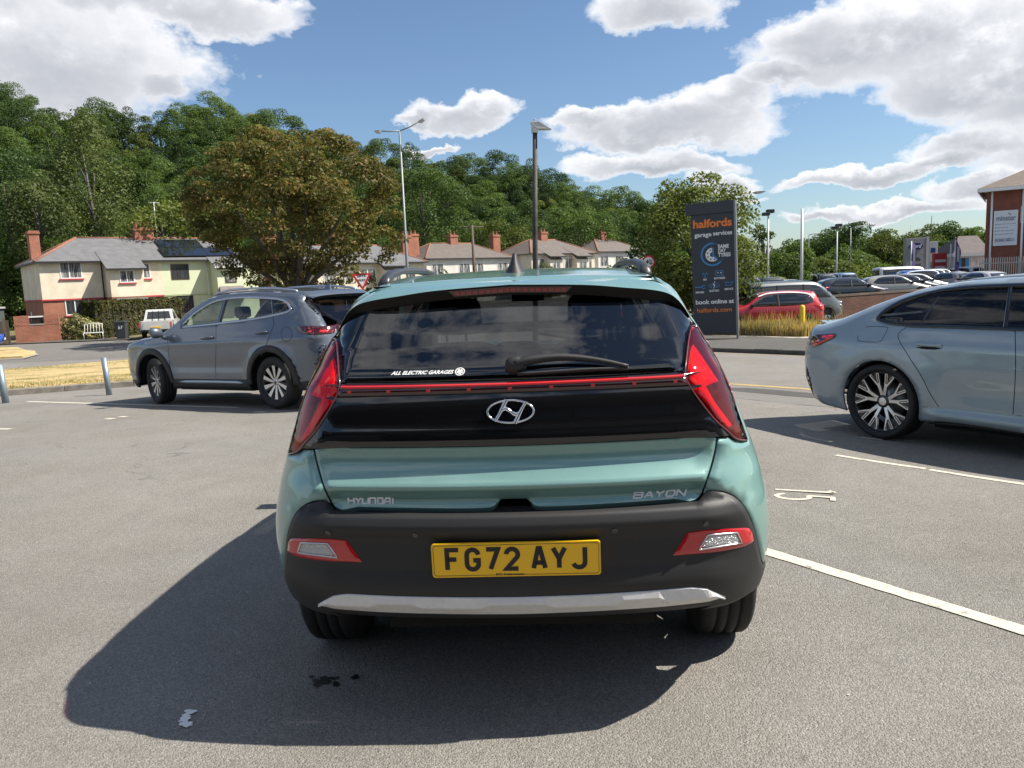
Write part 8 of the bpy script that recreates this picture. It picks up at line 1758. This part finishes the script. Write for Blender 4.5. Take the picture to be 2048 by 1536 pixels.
MB().add([(x0+(x1-x0)*.60, -.11, zb+(zt-zb)*.90), (x0+(x1-x0)*.68, -.11, zb+(zt-zb)*.86), (x0+(x1-x0)*.74, -.11, zb+(zt-zb)*.91), (x0+(x1-x0)*.66, -.11, zb+(zt-zb)*.89), (x0+(x1-x0)*.61, -.11, zb+(zt-zb)*.95)], [(0, 1, 2, 3), (0, 3, 4)]).build('bird_mark', P('bird_plum', (.2, .06, .12), .6), bd)
window(e, opx(2039), opx(2075), opz(2043, 446), opz(2043, 412), -.0, pane=m_pane)
# palisade fence
fA = at(1958, 545, 58); e = empty('palisade_fence', (fA[0], 58, -.7), R_(-10)); tag(e, 'galvanised palisade fence in front of the brick office', 'fence'); hz = at(1990, 514, 58)[2]+.7
m_pal = P('palisade_steel', (.36, .37, .37), .55, .4)
for i in range(62): x = i*.155; MB().add([(x, 0, 0), (x+.065, 0, 0), (x+.065, 0, hz-.08), (x+.0325, 0, hz), (x, 0, hz-.08), (x+.0325, .025, 0), (x+.0325, .025, hz)], [(0, 5, 6, 3, 4), (5, 1, 2, 3, 6)]).build('pale', m_pal, e)
for z in (.4, hz-.45): MB().box(0, 9.6, .03, .08, z-.03, z+.03).build('rail', m_pal, e)
for px, lb, col in ((1992, 'red', (.4, .03, .05)),): pass
# low scrub along the back of the car park
for i, (px, D, w, h) in enumerate(((1560, 70, 10, 3.0), (1640, 76, 12, 3.2), (1710, 80, 12, 3.0), (1780, 84, 9, 3.0), (1935, 60, 5, 1.0), (1470, 52, 8, 2.4))):
    q = at(px, 600, D); bush('scrub', ('low scrub behind the dark olive off-road car', 'low scrub beyond the white flagpole', 'low scrub below the tall dark tree', 'low scrub left of the grey dealer sign', 'low green bush below the purple flag', 'green scrub right of the totem')[i], (q[0], D, -.7), 0, w, 4, h, 2600, .32, (m_leaf, m_leafy)[i % 2], 80+i, 'shrub', False)
# ------------------------------------------------------------------ showroom behind the photographer (seen only mirrored in paint and glass)
e = empty('car_showroom', (-34, -12, 0), R_(4)); tag(e, 'dark glazed car showroom behind the photographer', 'building')
MB().box(0, 66, -8, 0, -.2, 4.4).build('wall', P('showroom_grey', (.03, .03, .032), .6), e); MB().box(-.5, 66.5, -8.5, 1.6, 4.4, 5.0).build('roof', P('showroom_roof', (.10, .10, .10), .7), e)
for i in range(17): MB().box(.6+i*3.85, 4.3+i*3.85, .0, .05, .3, 4.1).build('showroom_glass', m_gloss, e)
